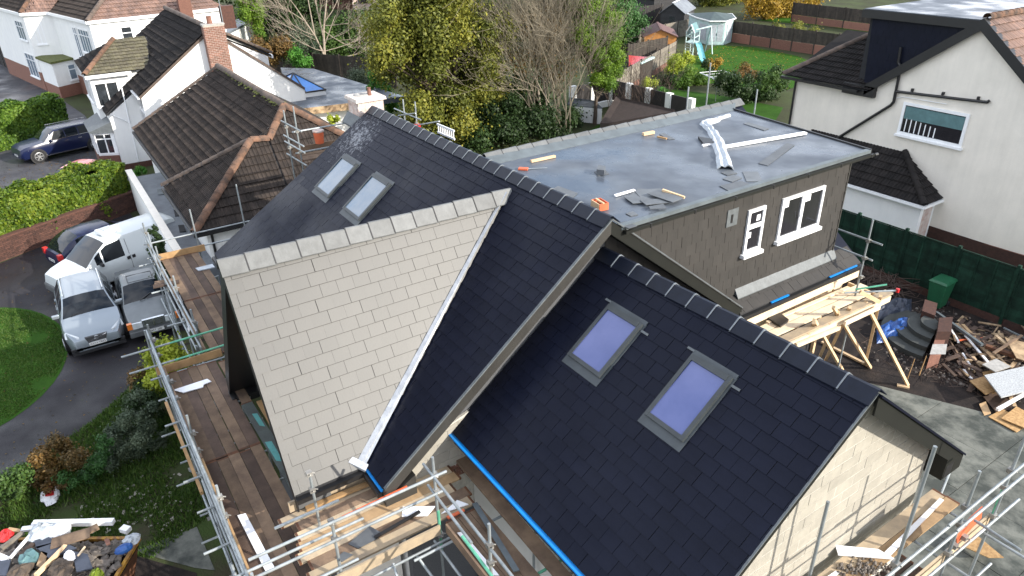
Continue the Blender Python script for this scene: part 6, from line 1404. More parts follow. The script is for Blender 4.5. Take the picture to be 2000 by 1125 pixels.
# --- old silver saloon
fr_ = PZ((304, 640), .45); hd = np.array([1, -.03, 0])
t, sc_, ang, _ = make_car('parked_car', 'older silver saloon with amber indicators beneath the scaffold', 'car', 4.4, 1.62, 1.35, fr_, hd, m['car_silver_old'],
    [(0, .56), (.03, .76), (1.3, .90), (3.5, .93), (4.35, .90), (4.4, .7)], (1.35, 2.0, 3.05, 3.7, 1.34), [(1.8, 2.35), (2.41, 3.05)], (.78, 3.45), .30, .2, nose=.93, tail=.93)
MB().box((-.03, -.33, .56), (.03, .33, .80)).build('grille', m['lead_dull'], t)
for k in range(5): MB().box((.03, -.30, .59+k*.04), (.045, .30, .605+k*.04)).build('grille_bar', m['chrome'], t)
MB().box((.03, -.012, .56), (.05, .012, .80)).build('grille_bar', m['chrome'], t); MB().box((-.06, -.34, .80), (.04, .34, .83)).build('grille_bar', m['chrome'], t)
for s_ in (-1, 1):
    MB().box((-.05, s_*.50-.15, .58), (.02, s_*.50+.15, .78)).build('headlamp', m['lamp_glass'], t); MB().box((-.14, s_*.73-.075, .58), (.0, s_*.73+.075, .78)).build('indicator', m['amber'], t)
    mirror(t, -1.5, s_*.76, .98, m['car_silver_old'])
    for x in (-1.55, -2.28, -3.0): MB().beam((x, s_*.815, .3), (x-.02, s_*.805, .88), .012, .012, up=(1, 0, 0)).build('door_seam', m['black_plastic'], t)
MB().box((-.16, -.79, .30), (.09, .79, .50)).build('bumper', m['grey_plastic'], t, bevel=.03); nplate(t, .095, .42, 'UCT 1W')
sr = MB(); 
for a, b in (((-2.05, -.4), (-2.05, .4)), ((-2.65, -.4), (-2.65, .4)), ((-2.05, -.4), (-2.65, -.4)), ((-2.05, .4), (-2.65, .4))): MB().beam((*a, 1.365), (*b, 1.365), .018, .014).build('sunroof_seam', m['black_plastic'], t)
MB().beam((-1.28, -.2, .96), (-1.5, .2, 1.06), .03, .02).build('wiper', m['black_plastic'], t)
place(t, fr_, ang)
# --- white van
a_ = PZ((92, 560), .35); b_ = PZ((312, 478), .35); hd = a_-b_; hd /= np.linalg.norm(hd); fr_ = PZ((80, 520), .6)
fr_ = a_+np.array([hd[1], -hd[0], 0])*(-.72)
t, sc_, ang, _ = make_car('parked_van', 'white panel van with a roof vent parked behind the silver cars', 'van', 4.75, 1.80, 1.85, fr_, hd, m['car_white'],
    [(0, .62), (.06, .86), (.3, .96), (.95, 1.10), (4.7, 1.10), (4.75, 1.05)], (.95, 1.85, 4.6, 4.74, 1.86), [(1.32, 1.56), (1.62, 2.42)], (.85, 3.75), .32, .2, nose=.80, tail=.95, van=True, wt=.80)
MB().box((-.25, -.80, .22), (.05, .80, .56)).build('bumper', m['grey_plastic'], t, bevel=.08)
for s_ in (-1, 1):
    MB().hexa([(.0, s_*.42, .68), (-.3, s_*.74, .70), (-.3, s_*.80, .72), (-.02, s_*.46, .70)][::s_], [(-.07, s_*.42, .84), (-.45, s_*.72, .90), (-.48, s_*.79, .88), (-.09, s_*.48, .84)][::s_]).build('headlamp', m['lamp_glass'], t)
    mirror(t, -1.45, s_*.88, 1.12, m['black_plastic'])
    for x in (-2.50, -2.70): MB().box((x-.06, s_*.905-.015, .93), (x+.06, s_*.905+.015, 1.05)).build('door_handle', m['black_plastic'], t)
    for x in (-2.58, -3.62): MB().beam((x, s_*.905, .36), (x, s_*.895, 1.08), .014, .01, up=(1, 0, 0)).build('door_seam', m['grey_plastic'], t); MB().beam((x, s_*.855, 1.12), (x, s_*.755, 1.72), .014, .01, up=(1, 0, 0)).build('door_seam', m['grey_plastic'], t)
    MB().beam((-3.62, s_*.895, 1.03), (-4.65, s_*.89, 1.03), .03, .035).build('slide_rail', m['black_plastic'], t)
    MB().lathe([(.0, s_*.902), (.055, s_*.905), (.055, s_*.89)], (-3.85, 0, .86), 12, (np.array([1., 0, 0]), np.array([0, 0, 1.]), np.array([0, 1., 0]))).build('filler_cap', m['black_plastic'], t)
vt = MB(); vt.box((-2.62, -.28, 1.90), (-2.05, .28, 2.03)); vto = vt.build('roof_vent', m['pvc'], t, bevel=.02)
MB().box((-2.5, -.2, 2.035), (-2.2, .2, 2.06)).build('vent_lid', m['bag_white'], vto)
place(t, fr_, ang)
# --- navy hatchback tucked behind the van
fr_ = PZ((92, 478), .4); b_ = PZ((215, 440), .4); hd = PZ((98, 510), .3)-PZ((240, 462), .3); hd /= np.linalg.norm(hd)
fr_ = PZ((90, 508), .3)+np.array([hd[1], -hd[0], 0])*(-.75)
t, sc_, ang, _ = make_car('parked_car', 'dark blue hatchback parked against the brick garden wall behind the van', 'car', 3.9, 1.66, 1.42, fr_, hd, m['car_navy'],
    [(0, .6), (.06, .80), (.4, .92), (.8, .95), (3.2, .93), (3.8, .75), (3.9, .6)], (.15, .95, 2.3, 3.1, 1.40), [(.8, 1.3), (1.36, 2.0)], (.75, 3.15), .3, .2)
for s_ in (-1, 1): MB().box((-.16, s_*.66-.10, .62), (.0, s_*.66+.10, .86)).build('tail_lamp', m['red_lens'], t)
nplate(t, .02, .5, 'CP59 NVR'); place(t, fr_, ang)
# --- navy sports utility on the neighbour's drive
w0, w1 = PZ((80, 318)), PZ((188, 293)); hd = w0-w1; wb = np.linalg.norm(hd); hd /= wb; sdv = np.array([hd[1], -hd[0], 0])
sdv = sdv if sdv@(CAM-w0) < 0 else -sdv
fr_ = w0+hd*.85+sdv*.86
t, sc_, ang, _ = make_car('parked_car', 'dark blue sport utility car on the neighbour block drive', 'car', wb+1.85, 1.86, 1.68, fr_, hd, m['car_navy'],
    [(0, .65), (.05, .86), (.3, .98), (1.3, 1.10), (wb+1.5, 1.14), (wb+1.85, .95)], (1.35, 2.05, wb+1.1, wb+1.75, 1.68), [(1.75, 2.55), (2.61, 3.3), (3.36, wb+1.0)], (.85, .85+wb), .38, .24)
for s_ in (-1, 1):
    MB().hexa([(-.05, s_*.5, .72), (-.4, s_*.84, .76), (-.42, s_*.88, .80), (-.08, s_*.56, .74)][::s_], [(-.1, s_*.5, .84), (-.5, s_*.82, .90), (-.52, s_*.86, .88), (-.12, s_*.58, .84)][::s_]).build('headlamp', m['lamp_glass'], t)
    MB().beam((-2.1, s_*.66, 1.72), (-wb-1.2, s_*.65, 1.72), .035, .035).build('roof_rail', m['chrome'], t); mirror(t, -1.7, s_*.92, 1.14, m['car_navy'])
    MB().beam((-1.3, s_*.935, .34), (-wb-.35, s_*.935, .34), .02, .03).build('sill_trim', m['chrome'], t)
    for x in (-2.45, -3.2): MB().beam((x, s_*.925, .98), (x-.2, s_*.925, .98), .02, .03).build('door_handle', m['chrome'], t)
    MB().beam((-1.8, s_*.885, 1.135), (-wb-1.1, s_*.885, 1.165), .015, .02).build('window_trim', m['chrome'], t)
nplate(t, .02, .5, 'CA21 HZX'); place(t, fr_, ang)
# --- red car beyond the hedge
a_ = PZ((150, 392), .9); b_ = PZ((230, 348), .9); hd = a_-b_; hd /= np.linalg.norm(hd); fr_ = PZ((128, 372), .5)
t, sc_, ang, _ = make_car('parked_car', 'red car mostly hidden behind the clipped hedge', 'car', 4.0, 1.7, 1.45, fr_+hd*.9, hd, m['car_red'],
    [(0, .6), (.06, .8), (.9, .92), (3.7, .95), (4.0, .7)], (.95, 1.7, 3.1, 3.9, 1.43), [(1.4, 2.1), (2.16, 2.9)], (.8, 3.2), .3, .2)
place(t, fr_+hd*.9, ang)

# ================================================================== yard: bin, fence, brash, steps, rubbish
# green panel fence
FX0, FX1, FYY = -6.6, 4.5, 16.8
gf = thing('panel_fence', 'dark green wooden panel fence along the right boundary', 'fence', (-2, FYY, 0))
x = FX0; k = 0
while x < FX1:
    MB().box((x-.05, FYY-.06, 0), (x+.05, FYY+.05, 2.22)).build('fence_post', m['fence_green'], gf)
    zb_ = .28; gvl = MB().box((x+.055, FYY-.025, 0), (x+1.82, FYY+.02, zb_-.005)).build('gravel_board', m['brick_dark'], gf)
    fb = MB()
    for j in range(16):
        z = zb_+j*.112; fb.cr = RNG.random(); fb.hexa([(x+.055, FYY-.03, z), (x+1.815, FYY-.03, z), (x+1.815, FYY-.008, z), (x+.055, FYY-.008, z)], [(x+.055, FYY-.016, z+.128), (x+1.815, FYY-.016, z+.128), (x+1.815, FYY-.004, z+.128), (x+.055, FYY-.004, z+.128)])
    fo = fb.build('lap_board', m['fence_green'], gf); fo['kind'] = 'stuff'
    for j in range(4): MB().box((x+.06+j*.575, FYY-.052, zb_), (x+.11+j*.575, FYY-.031, zb_+1.83)).build('batten', m['fence_green'], gf)
    MB().box((x+.055, FYY-.055, zb_+1.832), (x+1.815, FYY+.01, zb_+1.86)).build('capping', m['fence_green'], gf)
    x += 1.87; k += 1
wb_ = thing('wheelie_bin', 'green wheelie bin standing by the green fence', 'bin', PZ((1845, 590)))
bp = PZ((1845, 588)); bp[1] = min(bp[1], FYY-.45)
MB().hexa([(bp[0]-.22, bp[1]-.24, .04), (bp[0]+.22, bp[1]-.24, .04), (bp[0]+.22, bp[1]+.24, .04), (bp[0]-.22, bp[1]+.24, .04)], [(bp[0]-.29, bp[1]-.33, .98), (bp[0]+.29, bp[1]-.33, .98), (bp[0]+.29, bp[1]+.33, .98), (bp[0]-.29, bp[1]+.33, .98)]).build('bin_body', m['bin_green'], wb_, bevel=.02)
MB().hexa([(bp[0]-.32, bp[1]-.36, .985), (bp[0]+.32, bp[1]-.36, .985), (bp[0]+.32, bp[1]+.40, .985), (bp[0]-.32, bp[1]+.40, .985)], [(bp[0]-.26, bp[1]-.30, 1.06), (bp[0]+.26, bp[1]-.30, 1.06), (bp[0]+.26, bp[1]+.36, 1.08), (bp[0]-.26, bp[1]+.36, 1.08)]).build('lid', m['bin_green'], wb_, bevel=.015)
MB().beam((bp[0]-.25, bp[1]+.43, .97), (bp[0]+.25, bp[1]+.43, .97), .03, .03).build('handle', m['black_plastic'], wb_)
for s_ in (-1, 1): MB().tube((bp[0]+s_*.22, bp[1]+.3, .1), (bp[0]+s_*.27, bp[1]+.3, .1), .1, n=12).build('wheel', m['tyre'], wb_)
# heap of cut branches
bm = MB()
for k in range(420):
    c = PZ((1745+RNG.normal(0, 42), 545+RNG.normal(0, 17)), .1); a = RNG.uniform(0, math.pi); L_ = RNG.uniform(.5, 1.6); h = max(0, .55-.3*np.hypot(*(c[:2]-PZ((1750, 545))[:2])))*RNG.random()
    if c[1] > FYY-.15: continue
    bm.tube((c[0]-math.cos(a)*L_/2, min(c[1]-math.sin(a)*L_/2, FYY-.1), .03+h), (c[0]+math.cos(a)*L_/2, min(c[1]+math.sin(a)*L_/2, FYY-.1), .05+h+RNG.uniform(-.05, .3)), .014, .006, n=4, cap=False)
tag(bm.build('brushwood_heap', m['twig_dark']), 'heap of cut brown branches lying against the green fence', 'brushwood', None, 'stuff')
# curved garden steps with brick cheek
stp = thing('garden_steps', 'curved dark concrete garden steps with a brick side wall', 'steps', PZ((1790, 690)))
sc0 = PZ((1832, 645), .35)
for k in range(4):
    r0 = .55+k*.36; z1 = .62-k*.15; ring = []
    for a in np.linspace(math.radians(150), math.radians(285), 14): ring.append((sc0[0]+r0*math.cos(a), sc0[1]+r0*math.sin(a)))
    ring.append((sc0[0], sc0[1])); MB().hexa([(x, y, .0) for x, y in ring], [(x, y, z1) for x, y in ring]).build('step', m['patio_edge'], stp)
MB().hexa([tuple(PZ(q, 0)) for q in ((1808, 722), (1830, 718), (1838, 690), (1818, 690))], [tuple(PZ(q, 0)+np.array([0, 0, .5])) for q in ((1808, 722), (1830, 718), (1838, 690), (1818, 690))]).build('brick_cheek', m['brick_red'], stp)
MB().hexa([tuple(PZ(q, 0)) for q in ((1818, 690), (1845, 690), (1848, 660), (1822, 662))], [tuple(PZ(q, 0)+np.array([0, 0, .8])) for q in ((1818, 690), (1845, 690), (1848, 660), (1822, 662))]).build('brick_cheek', m['brick_dark'], stp)
MB().hexa([tuple(PZ(q, .803)) for q in ((1816, 692), (1847, 692), (1850, 672), (1822, 672))], [tuple(PZ(q, .85)) for q in ((1816, 692), (1847, 692), (1850, 672), (1822, 672))]).build('coping', m['cement'], stp)
MB().hexa([tuple(PZ(q, 0)) for q in ((1790, 645), (1815, 655), (1820, 630), (1796, 622))], [tuple(PZ(q, 0)+np.array([0, 0, .75])) for q in ((1790, 645), (1815, 655), (1820, 630), (1796, 622))]).build('brick_pier', m['brick_dark'], stp)
for q1, q2 in (((1772, 740), (1777, 700)), ((1795, 733), (1800, 712))): MB().tube(PZ(q1), PZ(q1)+np.array([.02, .05, .7]), .02, .012, n=5).build('dead_stem', m['timber_raw'], stp)
# crumpled blue tarpaulin
tv = []; tf = []; c0_ = PZ((1745, 655), .05); nx, ny = 14, 10
for i in range(nx):
    for j in range(ny):
        u, v = i/(nx-1), j/(ny-1); p = PZ((1712+80*u, 672-34*v-14*u), .03); tv.append((p[0], p[1], .05+.42*math.sin(math.pi*u)**.5*math.sin(math.pi*v)**.5*RNG.uniform(.45, 1.1)))
for i in range(nx-1):
    for j in range(ny-1): tf.append((i*ny+j, (i+1)*ny+j, (i+1)*ny+j+1, i*ny+j+1))
tag(MB().add(tv, tf).build('tarpaulin', m['tarp_blue'], smooth=False), 'crumpled blue tarpaulin lying beside the curved steps', 'tarpaulin')
tv = [(x-.9, y+1.2, z*.9) for x, y, z in tv]; tag(MB().add(tv, tf).build('tarpaulin', m['navy_sheet']), 'dark crumpled sheet lying behind the blue tarpaulin', 'sheet')
# rubbish heap: each plank, pipe and board
GP = 'planks and pipes on the rubbish heap'
def ln(name, label, cat, q1, q2, z1, z2, w_, h_, mt): stick(name, label, cat, PZ(q1, z1), PZ(q2, z2), w_, h_, mt, GP)
ln('pipe', 'long pale blue grey pipe topmost on the rubbish heap', 'pipe', (1828, 610), (1918, 674), .55, .5, .09, .09, 'grp_trim')
ln('pipe', 'white pipe lying along the left side of the rubbish heap', 'pipe', (1843, 622), (1872, 668), .3, .3, .06, .06, 'pvc')
ln('plank', 'dark brown plank at the left edge of the rubbish heap', 'plank', (1835, 640), (1898, 735), .15, .1, .14, .04, 'board_wet')
ln('trim_length', 'bright white trim lying below the blue grey pipe', 'trim', (1885, 655), (1930, 708), .35, .3, .07, .04, 'pvc')
ln('plank', 'yellow brown plank right of the blue grey pipe', 'plank', (1868, 632), (1940, 700), .4, .35, .12, .05, 'stained_wood')
ln('plank', 'second yellow brown plank, nearer the pale board', 'plank', (1880, 634), (1945, 703), .3, .3, .1, .05, 'ply')
ln('plank', 'thin dark batten beside the white pipe', 'plank', (1833, 632), (1870, 690), .2, .15, .05, .05, 'board')
ln('trim_length', 'white trim sticking out at the lower left of the heap', 'trim', (1882, 722), (1899, 742), .1, .08, .07, .05, 'pvc')
ln('trim_length', 'short white trim amid dark planks', 'trim', (1880, 690), (1900, 722), .2, .15, .05, .04, 'pvc')
ln('plank', 'long dark red brown beam at the right of the heap', 'beam', (1925, 676), (2010, 705), .45, .4, .14, .1, 'rust')
ln('plank', 'pale plank end poking up near the heap top', 'plank', (1945, 655), (1985, 690), .5, .45, .1, .05, 'timber_new')
ln('plank', 'weathered plank crossing the right heap edge', 'plank', (1940, 690), (1996, 655), .55, .6, .08, .04, 'board')
ln('pipe', 'white pipe lying below the speckled pale board', 'pipe', (1948, 800), (2004, 768), .2, .3, .08, .08, 'pvc')
ln('pipe', 'short red bar lying across the heap', 'bar', (1870, 665), (1920, 660), .3, .3, .04, .04, 'board_orange')
ln('plank', 'split log lying near the wheelie bin', 'log', (1892, 594), (1938, 611), .08, .08, .14, .12, 'stained_wood')
ln('pipe', 'thin pale pipe far right on the heap', 'pipe', (1960, 640), (2005, 662), .4, .3, .04, .04, 'galv')
ln('plank', 'broken plank at the far right edge of the heap', 'plank', (1975, 610), (2010, 650), .2, .3, .12, .04, 'board')
BGp = 'sheets of board on the rubbish heap'
def sb(label, px, z, mt, th=.025, tilt=0.): slab('board_sheet', label, 'board', px, z, th, mt, BGp, tilt)
sb('large speckled pale board lying on the rubbish heap', ((1922, 735), (2010, 715), (2016, 762), (1955, 778)), .5, 'speckle_board', .04)
sb('grey square board above the speckled pale board', ((1918, 713), (1945, 702), (1974, 717), (1944, 728)), .45, 'cement', .03)
sb('orange brown chipboard left of the speckled pale board', ((1893, 745), (1922, 736), (1940, 765), (1925, 772)), .25, 'osb')
sb('chipboard corner showing under the speckled board', ((1918, 728), (1945, 722), (1960, 765), (1938, 770)), .2, 'osb')
sb('broad chipboard sheet at the lower right corner of heap', ((1930, 815), (1958, 800), (2010, 830), (1985, 845)), .06, 'osb')
sb('second broad chipboard sheet, nearest the patio', ((1955, 818), (1985, 795), (2016, 812), (2012, 842)), .12, 'osb')
sb('warped brown plywood at the right edge of heap', ((1962, 660), (2010, 672), (2012, 710), (1985, 700)), .55, 'stained_wood')
sb('dark underlay sheet under the speckled board', ((1920, 775), (1985, 765), (1975, 800), (1945, 805)), .06, 'board_wet', .015)
sb('chipboard offcut behind the scaffold toe board', ((1868, 1062), (1900, 1040), (1960, 1090), (1930, 1090)), .25, 'osb', .02)
sb('thin plank pieces below the chipboard', ((1912, 790), (1925, 785), (1935, 808), (1922, 812)), .05, 'ply', .02)
rb_ = MB()
for k in range(900):
    q = (1860+RNG.normal(0, 75), 700+RNG.normal(0, 60))
    c = PZ(q, .0)
    if q[1] < 600 or c[1] > 16.5 or (c[1] < 11.9+(c[0]-1)*.35 and c[0] > -2): continue
    r_ = RNG.uniform(.015, .06); rb_.cr = RNG.random(); rb_.lathe([(0, 0), (r_, 0), (r_*.8, r_*.7), (0, r_)], c, 5)
tag(rb_.build('rubble', m['rubble']), 'scattered stones and broken rubble on the bare soil yard', 'rubble', None, 'stuff')
sp = MB(); sq_ = MB()
for k in range(230):
    q = (1925+RNG.normal(0, 42), 700+RNG.normal(0, 42)); c = PZ(q, .0); hp_ = max(0, .45-.16*np.hypot(*(c[:2]-PZ((1935, 700))[:2])))
    if c[1] > 16.4 or c[1] < 11.9+(c[0]-1)*.35: continue
    a = RNG.uniform(0, 6.28); L_ = RNG.uniform(.12, .75); dd = np.array([math.cos(a), math.sin(a), RNG.normal(0, .18)]); dd /= np.linalg.norm(dd); ee = np.cross(dd, [0, 0, 1]); ee /= np.linalg.norm(ee); tgt = sp if k % 3 else sq_
    tgt.cr = RNG.random(); tgt.obox(c+[0, 0, .04+hp_*RNG.random()], dd, ee, np.cross(ee, dd), L_/2, RNG.uniform(.015, .07), RNG.uniform(.006, .022))
tag(sp.build('splintered_timber', m['board_wet']), 'dark splintered timber and lath ends tangled through the rubbish heap', 'timber', None, 'stuff')
tag(sq_.build('splintered_timber', m['stained_wood']), 'paler splintered timber and lath ends tangled through the rubbish heap', 'timber', None, 'stuff')
tw = MB()
for k in range(700):
    q = (1850+RNG.normal(0, 70), 690+RNG.normal(0, 60)); c = PZ(q, .02)
    if c[1] > 16.5 or (c[1] < 11.6+(c[0]-1)*.35 and c[0] > -2): continue
    a = RNG.uniform(0, 6.28); L_ = RNG.uniform(.15, .6); tw.tube(c, c+np.array([math.cos(a)*L_, math.sin(a)*L_, RNG.uniform(0, .1)]), .009, .005, n=3, cap=False)
tag(tw.build('twig_litter', m['twig_dark']), 'thin dead twigs and straw littering the soil yard', 'twigs', None, 'stuff')

# ================================================================== skip full of rubbish, front left
sk = thing('skip', 'rusty yellow skip heaped with demolition rubbish at front left corner', 'skip', PZ((130, 1085)))
ZS = 1.15
k0, k1 = PZ((272, 1052), ZS), PZ((222, 1135), ZS); kd = (k1-k0)/np.linalg.norm(k1-k0); kn = np.array([-kd[1], kd[0], 0]); kn = kn if kn@(PZ((60, 1050), ZS)-k0) > 0 else -kn
def skp(u, v, z): return tuple(k0+kd*u+kn*v+np.array([0, 0, z-ZS]))
WS, LS = 1.9, 3.4
for (a, b, c, d) in (((0, 0), (WS, 0), (WS-.1, .35), (.1, .35)), ((0, 0), (0, LS), (.1, LS-.5), (.1, .35)), ((WS, 0), (WS, LS), (WS-.1, LS-.5), (WS-.1, .35)), ((0, LS), (WS, LS), (WS-.1, LS-.5), (.1, LS-.5))):
    MB().poly(skp(*a, ZS), skp(*b, ZS), skp(*c, 0.05), skp(*d, 0.05)).build('side_plate', m['rust'], sk)
for a, b in (((0, 0), (WS, 0)), ((0, 0), (0, LS)), ((WS, 0), (WS, LS)), ((0, LS), (WS, LS))): MB().beam(skp(*a, ZS), skp(*b, ZS), .07, .07).build('rim', m['skip_yellow'], sk)
def inskip(): 
    u, v = RNG.uniform(.1, WS-.1), RNG.uniform(.1, LS-.1); hh = ZS-.05+.42*math.sin(math.pi*min(1, max(0, u/WS)))*math.sin(math.pi*v/LS)**.5; return u, v, hh
# the load: a mound of fine debris, then each larger piece
gv = []; gf_ = []; gn = 18
for i in range(gn):
    for j in range(gn):
        u, v = i/(gn-1)*WS, j/(gn-1)*LS; h = ZS-.16+.40*(math.sin(math.pi*i/(gn-1))*math.sin(math.pi*j/(gn-1)))**.5*RNG.uniform(.75, 1.1); gv.append(skp(u*.96+.04, v*.97+.03, h))
for i in range(gn-1):
    for j in range(gn-1): gf_.append((i*gn+j, (i+1)*gn+j, (i+1)*gn+j+1, i*gn+j+1))
tag(MB().add(gv, gf_).build('debris_mound', m['soil']), 'dark mound of earth and fine debris filling the skip', 'debris', None, 'stuff')
sm_ = MB()
for k in range(750):
    u, v, h = inskip(); c = np.array(skp(u, v, h-.03)); d = RNG.normal(0, 1, 3); d[2] *= .4; d /= np.linalg.norm(d); e = np.cross(d, [0, 0, 1]); e /= np.linalg.norm(e); L_ = RNG.uniform(.03, .14)
    sm_.cr = RNG.random(); sm_.obox(c, d, e, np.cross(d, e), L_, L_*RNG.uniform(.3, .8), RNG.uniform(.005, .03))
tag(sm_.build('broken_slates', m['rubble']), 'broken slates, brick bits and splinters heaped in the skip', 'rubble', None, 'stuff')
GS = 'pieces of rubbish on the skip'
def sl(label, name, cat, q1, q2, w_, h_, mt, z=1.5, z2=None): stick(name, label, cat, PZ(q1, z), PZ(q2, z2 or z), w_, h_, mt, GS)
sl('white painted beam lying along the back of the skip load', 'beam', 'beam', (65, 1023), (222, 1019), .12, .10, 'pvc', 1.42)
sl('pale weathered timber leaning at the left of the skip', 'timber', 'timber', (2, 1072), (45, 1040), .09, .06, 'fence_grey', 1.5)
sl('thin white stick crossing the skip load', 'trim', 'trim', (20, 1090), (62, 1042), .05, .04, 'pvc', 1.6)
sl('long round brown timber pole across the skip centre', 'pole', 'pole', (70, 1124), (128, 1066), .07, .07, 'timber_new', 1.68, 1.6)
sl('white board end at the left edge of the skip', 'board', 'board', (-8, 1084), (14, 1093), .12, .03, 'white_board', 1.55)
sl('short white block at the right end of skip back', 'block', 'block', (238, 1032), (252, 1036), .14, .10, 'pvc', 1.35)
sl('short white trim left of the white beam', 'trim', 'trim', (42, 1034), (66, 1031), .12, .05, 'pvc', 1.4)
sl('torn brown board lying on the skip top', 'board', 'board', (100, 1062), (176, 1040), .30, .025, 'board', 1.62)
sl('curled brown bark strip beside the torn board', 'board', 'board', (150, 1048), (192, 1028), .16, .05, 'board', 1.6)
sl('dark timber offcut at the skip left side', 'timber', 'timber', (38, 1085), (66, 1062), .10, .04, 'board_wet', 1.58)
sl('thin pale lath near the skip centre', 'lath', 'lath', (152, 1086), (166, 1068), .03, .03, 'timber_pale', 1.62)
sl('short brown timber near the red bag', 'timber', 'timber', (16, 1034), (40, 1038), .08, .05, 'ply', 1.4)
def lump(name, label, cat, q, z, rx, ry, rz, mt, mode=.25):
    vs = []; fs = []; nu, nv = 14, 8; c = PZ(q, z)
    for i in range(nu):
        for j in range(nv):
            a = 2*math.pi*i/nu; b = -math.pi/2+math.pi*j/(nv-1); rr = 1+RNG.uniform(-mode, mode); vs.append((c[0]+rx*rr*math.cos(a)*math.cos(b), c[1]+ry*rr*math.sin(a)*math.cos(b), c[2]+rz*rr*math.sin(b)))
    for i in range(nu):
        for j in range(nv-1): fs.append((i*nv+j, ((i+1) % nu)*nv+j, ((i+1) % nu)*nv+j+1, i*nv+j+1))
    return tag(MB().add(vs, fs).build(name, m[mt], smooth=False), label, cat, GS)
lump('rubble_sack', 'crumpled pale blue rubble sack on the skip', 'sack', (82, 1042), 1.55, .30, .26, .16, 'bag_white')
lump('tub', 'white round tub lying on its side in the skip', 'tub', (118, 1036), 1.55, .22, .20, .14, 'pvc', .06)
lump('bag', 'small red bag at the left edge of the skip', 'bag', (12, 1046), 1.5, .16, .14, .1, 'red_lens')
lump('blue_bottle', 'bright blue container near the right rim of the skip', 'container', (242, 1072), 1.4, .10, .17, .1, 'tarp_blue', .08)
lump('bag', 'clear plastic bag snagged at the right of the skip', 'bag', (256, 1055), 1.4, .13, .18, .1, 'bag_white')
lump('bag', 'white torn bag beside the blue sheet in skip', 'bag', (136, 1088), 1.62, .17, .10, .06, 'white_board')
lump('netting', 'teal netting bundle in the left of skip', 'netting', (55, 1092), 1.6, .24, .16, .09, 'mint_dark')
lump('plant_sack', 'yellow green bag at the bottom edge of skip', 'bag', (190, 1122), 1.65, .14, .12, .1, 'leaf_choisya')
lump('soil_clump', 'dark brown root clump in the skip front', 'clump', (120, 1112), 1.62, .26, .22, .1, 'bark')
lump('soil_clump', 'second root clump, beneath the teal netting', 'clump', (42, 1116), 1.6, .22, .2, .1, 'bark')
for lbl, px, mt in (('dark blue sheet folded below the pale sack', ((68, 1058), (92, 1048), (112, 1060), (72, 1074)), 'navy_sheet'), ('long dark blue sheet across the skip middle', ((70, 1070), (118, 1058), (150, 1072), (96, 1092)), 'navy_sheet'),
                    ('dark blue sheet right of the skip centre', ((142, 1078), (172, 1084), (182, 1112), (150, 1118)), 'navy_sheet'), ('dark sheet hanging at the near left of skip', ((0, 1098), (22, 1094), (14, 1126), (-10, 1126)), 'navy_sheet'),
                    ('olive cushion board standing in the skip', ((72, 1106), (82, 1078), (94, 1082), (86, 1112)), 'stained_wood'), ('brown brick piece near the skip right side', ((204, 1056), (214, 1054), (216, 1064), (208, 1066)), 'brick_red')):
    slab('rubbish_piece', lbl, 'rubbish', px, 1.58, .03, mt, GS)
# loose bits on the front grass
lump('rubbish_bag', 'red and white bag lying on the front grass', 'bag', (98, 967), .1, .36, .22, .08, 'white_board', .2)
b2 = PZ((95, 962), .2); tag(MB().hexa([(b2[0]-.3, b2[1]-.05, .17), (b2[0]+.1, b2[1]-.08, .19), (b2[0]+.15, b2[1]+.1, .18), (b2[0]-.25, b2[1]+.12, .17)], [(b2[0]-.3, b2[1]-.05, .19), (b2[0]+.1, b2[1]-.08, .21), (b2[0]+.15, b2[1]+.1, .2), (b2[0]-.25, b2[1]+.12, .19)]).build('red_flap', m['red_lens']), 'red flap of the bag lying on front grass', 'bag')
sheet('paved_corner', [PZ(q) for q in ((262, 1078), (385, 1030), (420, 1115), (380, 1110))], .02, m['patio'])
sheet('paved_edge', [PZ(q) for q in ((262, 1085), (385, 1120), (380, 1180), (220, 1180))], .012, m['soil'])
lt = MB()
for k in range(120):
    q = (270+RNG.normal(0, 55), 985+RNG.normal(0, 28)); c = PZ(q, .015); r_ = RNG.uniform(.015, .06); a = RNG.uniform(0, 6.28); lt.cr = RNG.random()
    d = np.array([math.cos(a), math.sin(a), RNG.uniform(-.2, .4)]); e = np.array([-math.sin(a), math.cos(a), 0]); lt.obox(c, d, e, np.cross(d, e), r_, r_*.6, .006)
tag(lt.build('rubble', m['block']), 'pale chips and crumbs scattered on the front grass', 'rubble', None, 'stuff')
# garden wall in front of the hedge
gwl = thing('garden_wall', 'low dark brick garden wall below the clipped hedge', 'wall', (-27, -8, 0))
wa, wb2 = PZ((-60, 535)), PZ((275, 408)); wd_ = (wb2-wa)/np.linalg.norm(wb2-wa); wn_ = np.array([wd_[1], -wd_[0], 0]); wn_ = wn_ if wn_@(CAM-wa) > 0 else -wn_
core = MB().hexa([tuple(wa), tuple(wb2), tuple(wb2-wn_*.22), tuple(wa-wn_*.22)], [tuple(p+np.array([0, 0, .90])) for p in (wa, wb2, wb2-wn_*.22, wa-wn_*.22)]).build('wall_core', m['soil'], gwl)
PW = Pieces(); bricks(PW, core, m['brick_dark'], wa, wd_, (0, 0, 1), [(0, 0), (np.linalg.norm(wb2-wa), 0), (np.linalg.norm(wb2-wa), .89), (0, .89)], .215, .065, .01, .008, 'brick'); PW.done()
MB().beam(wa-wn_*.11+[0, 0, .94], wb2-wn_*.11+[0, 0, .94], .3, .07).build('coping', m['brick_dark'], gwl)
HEDGE = (wa, wb2, wn_)

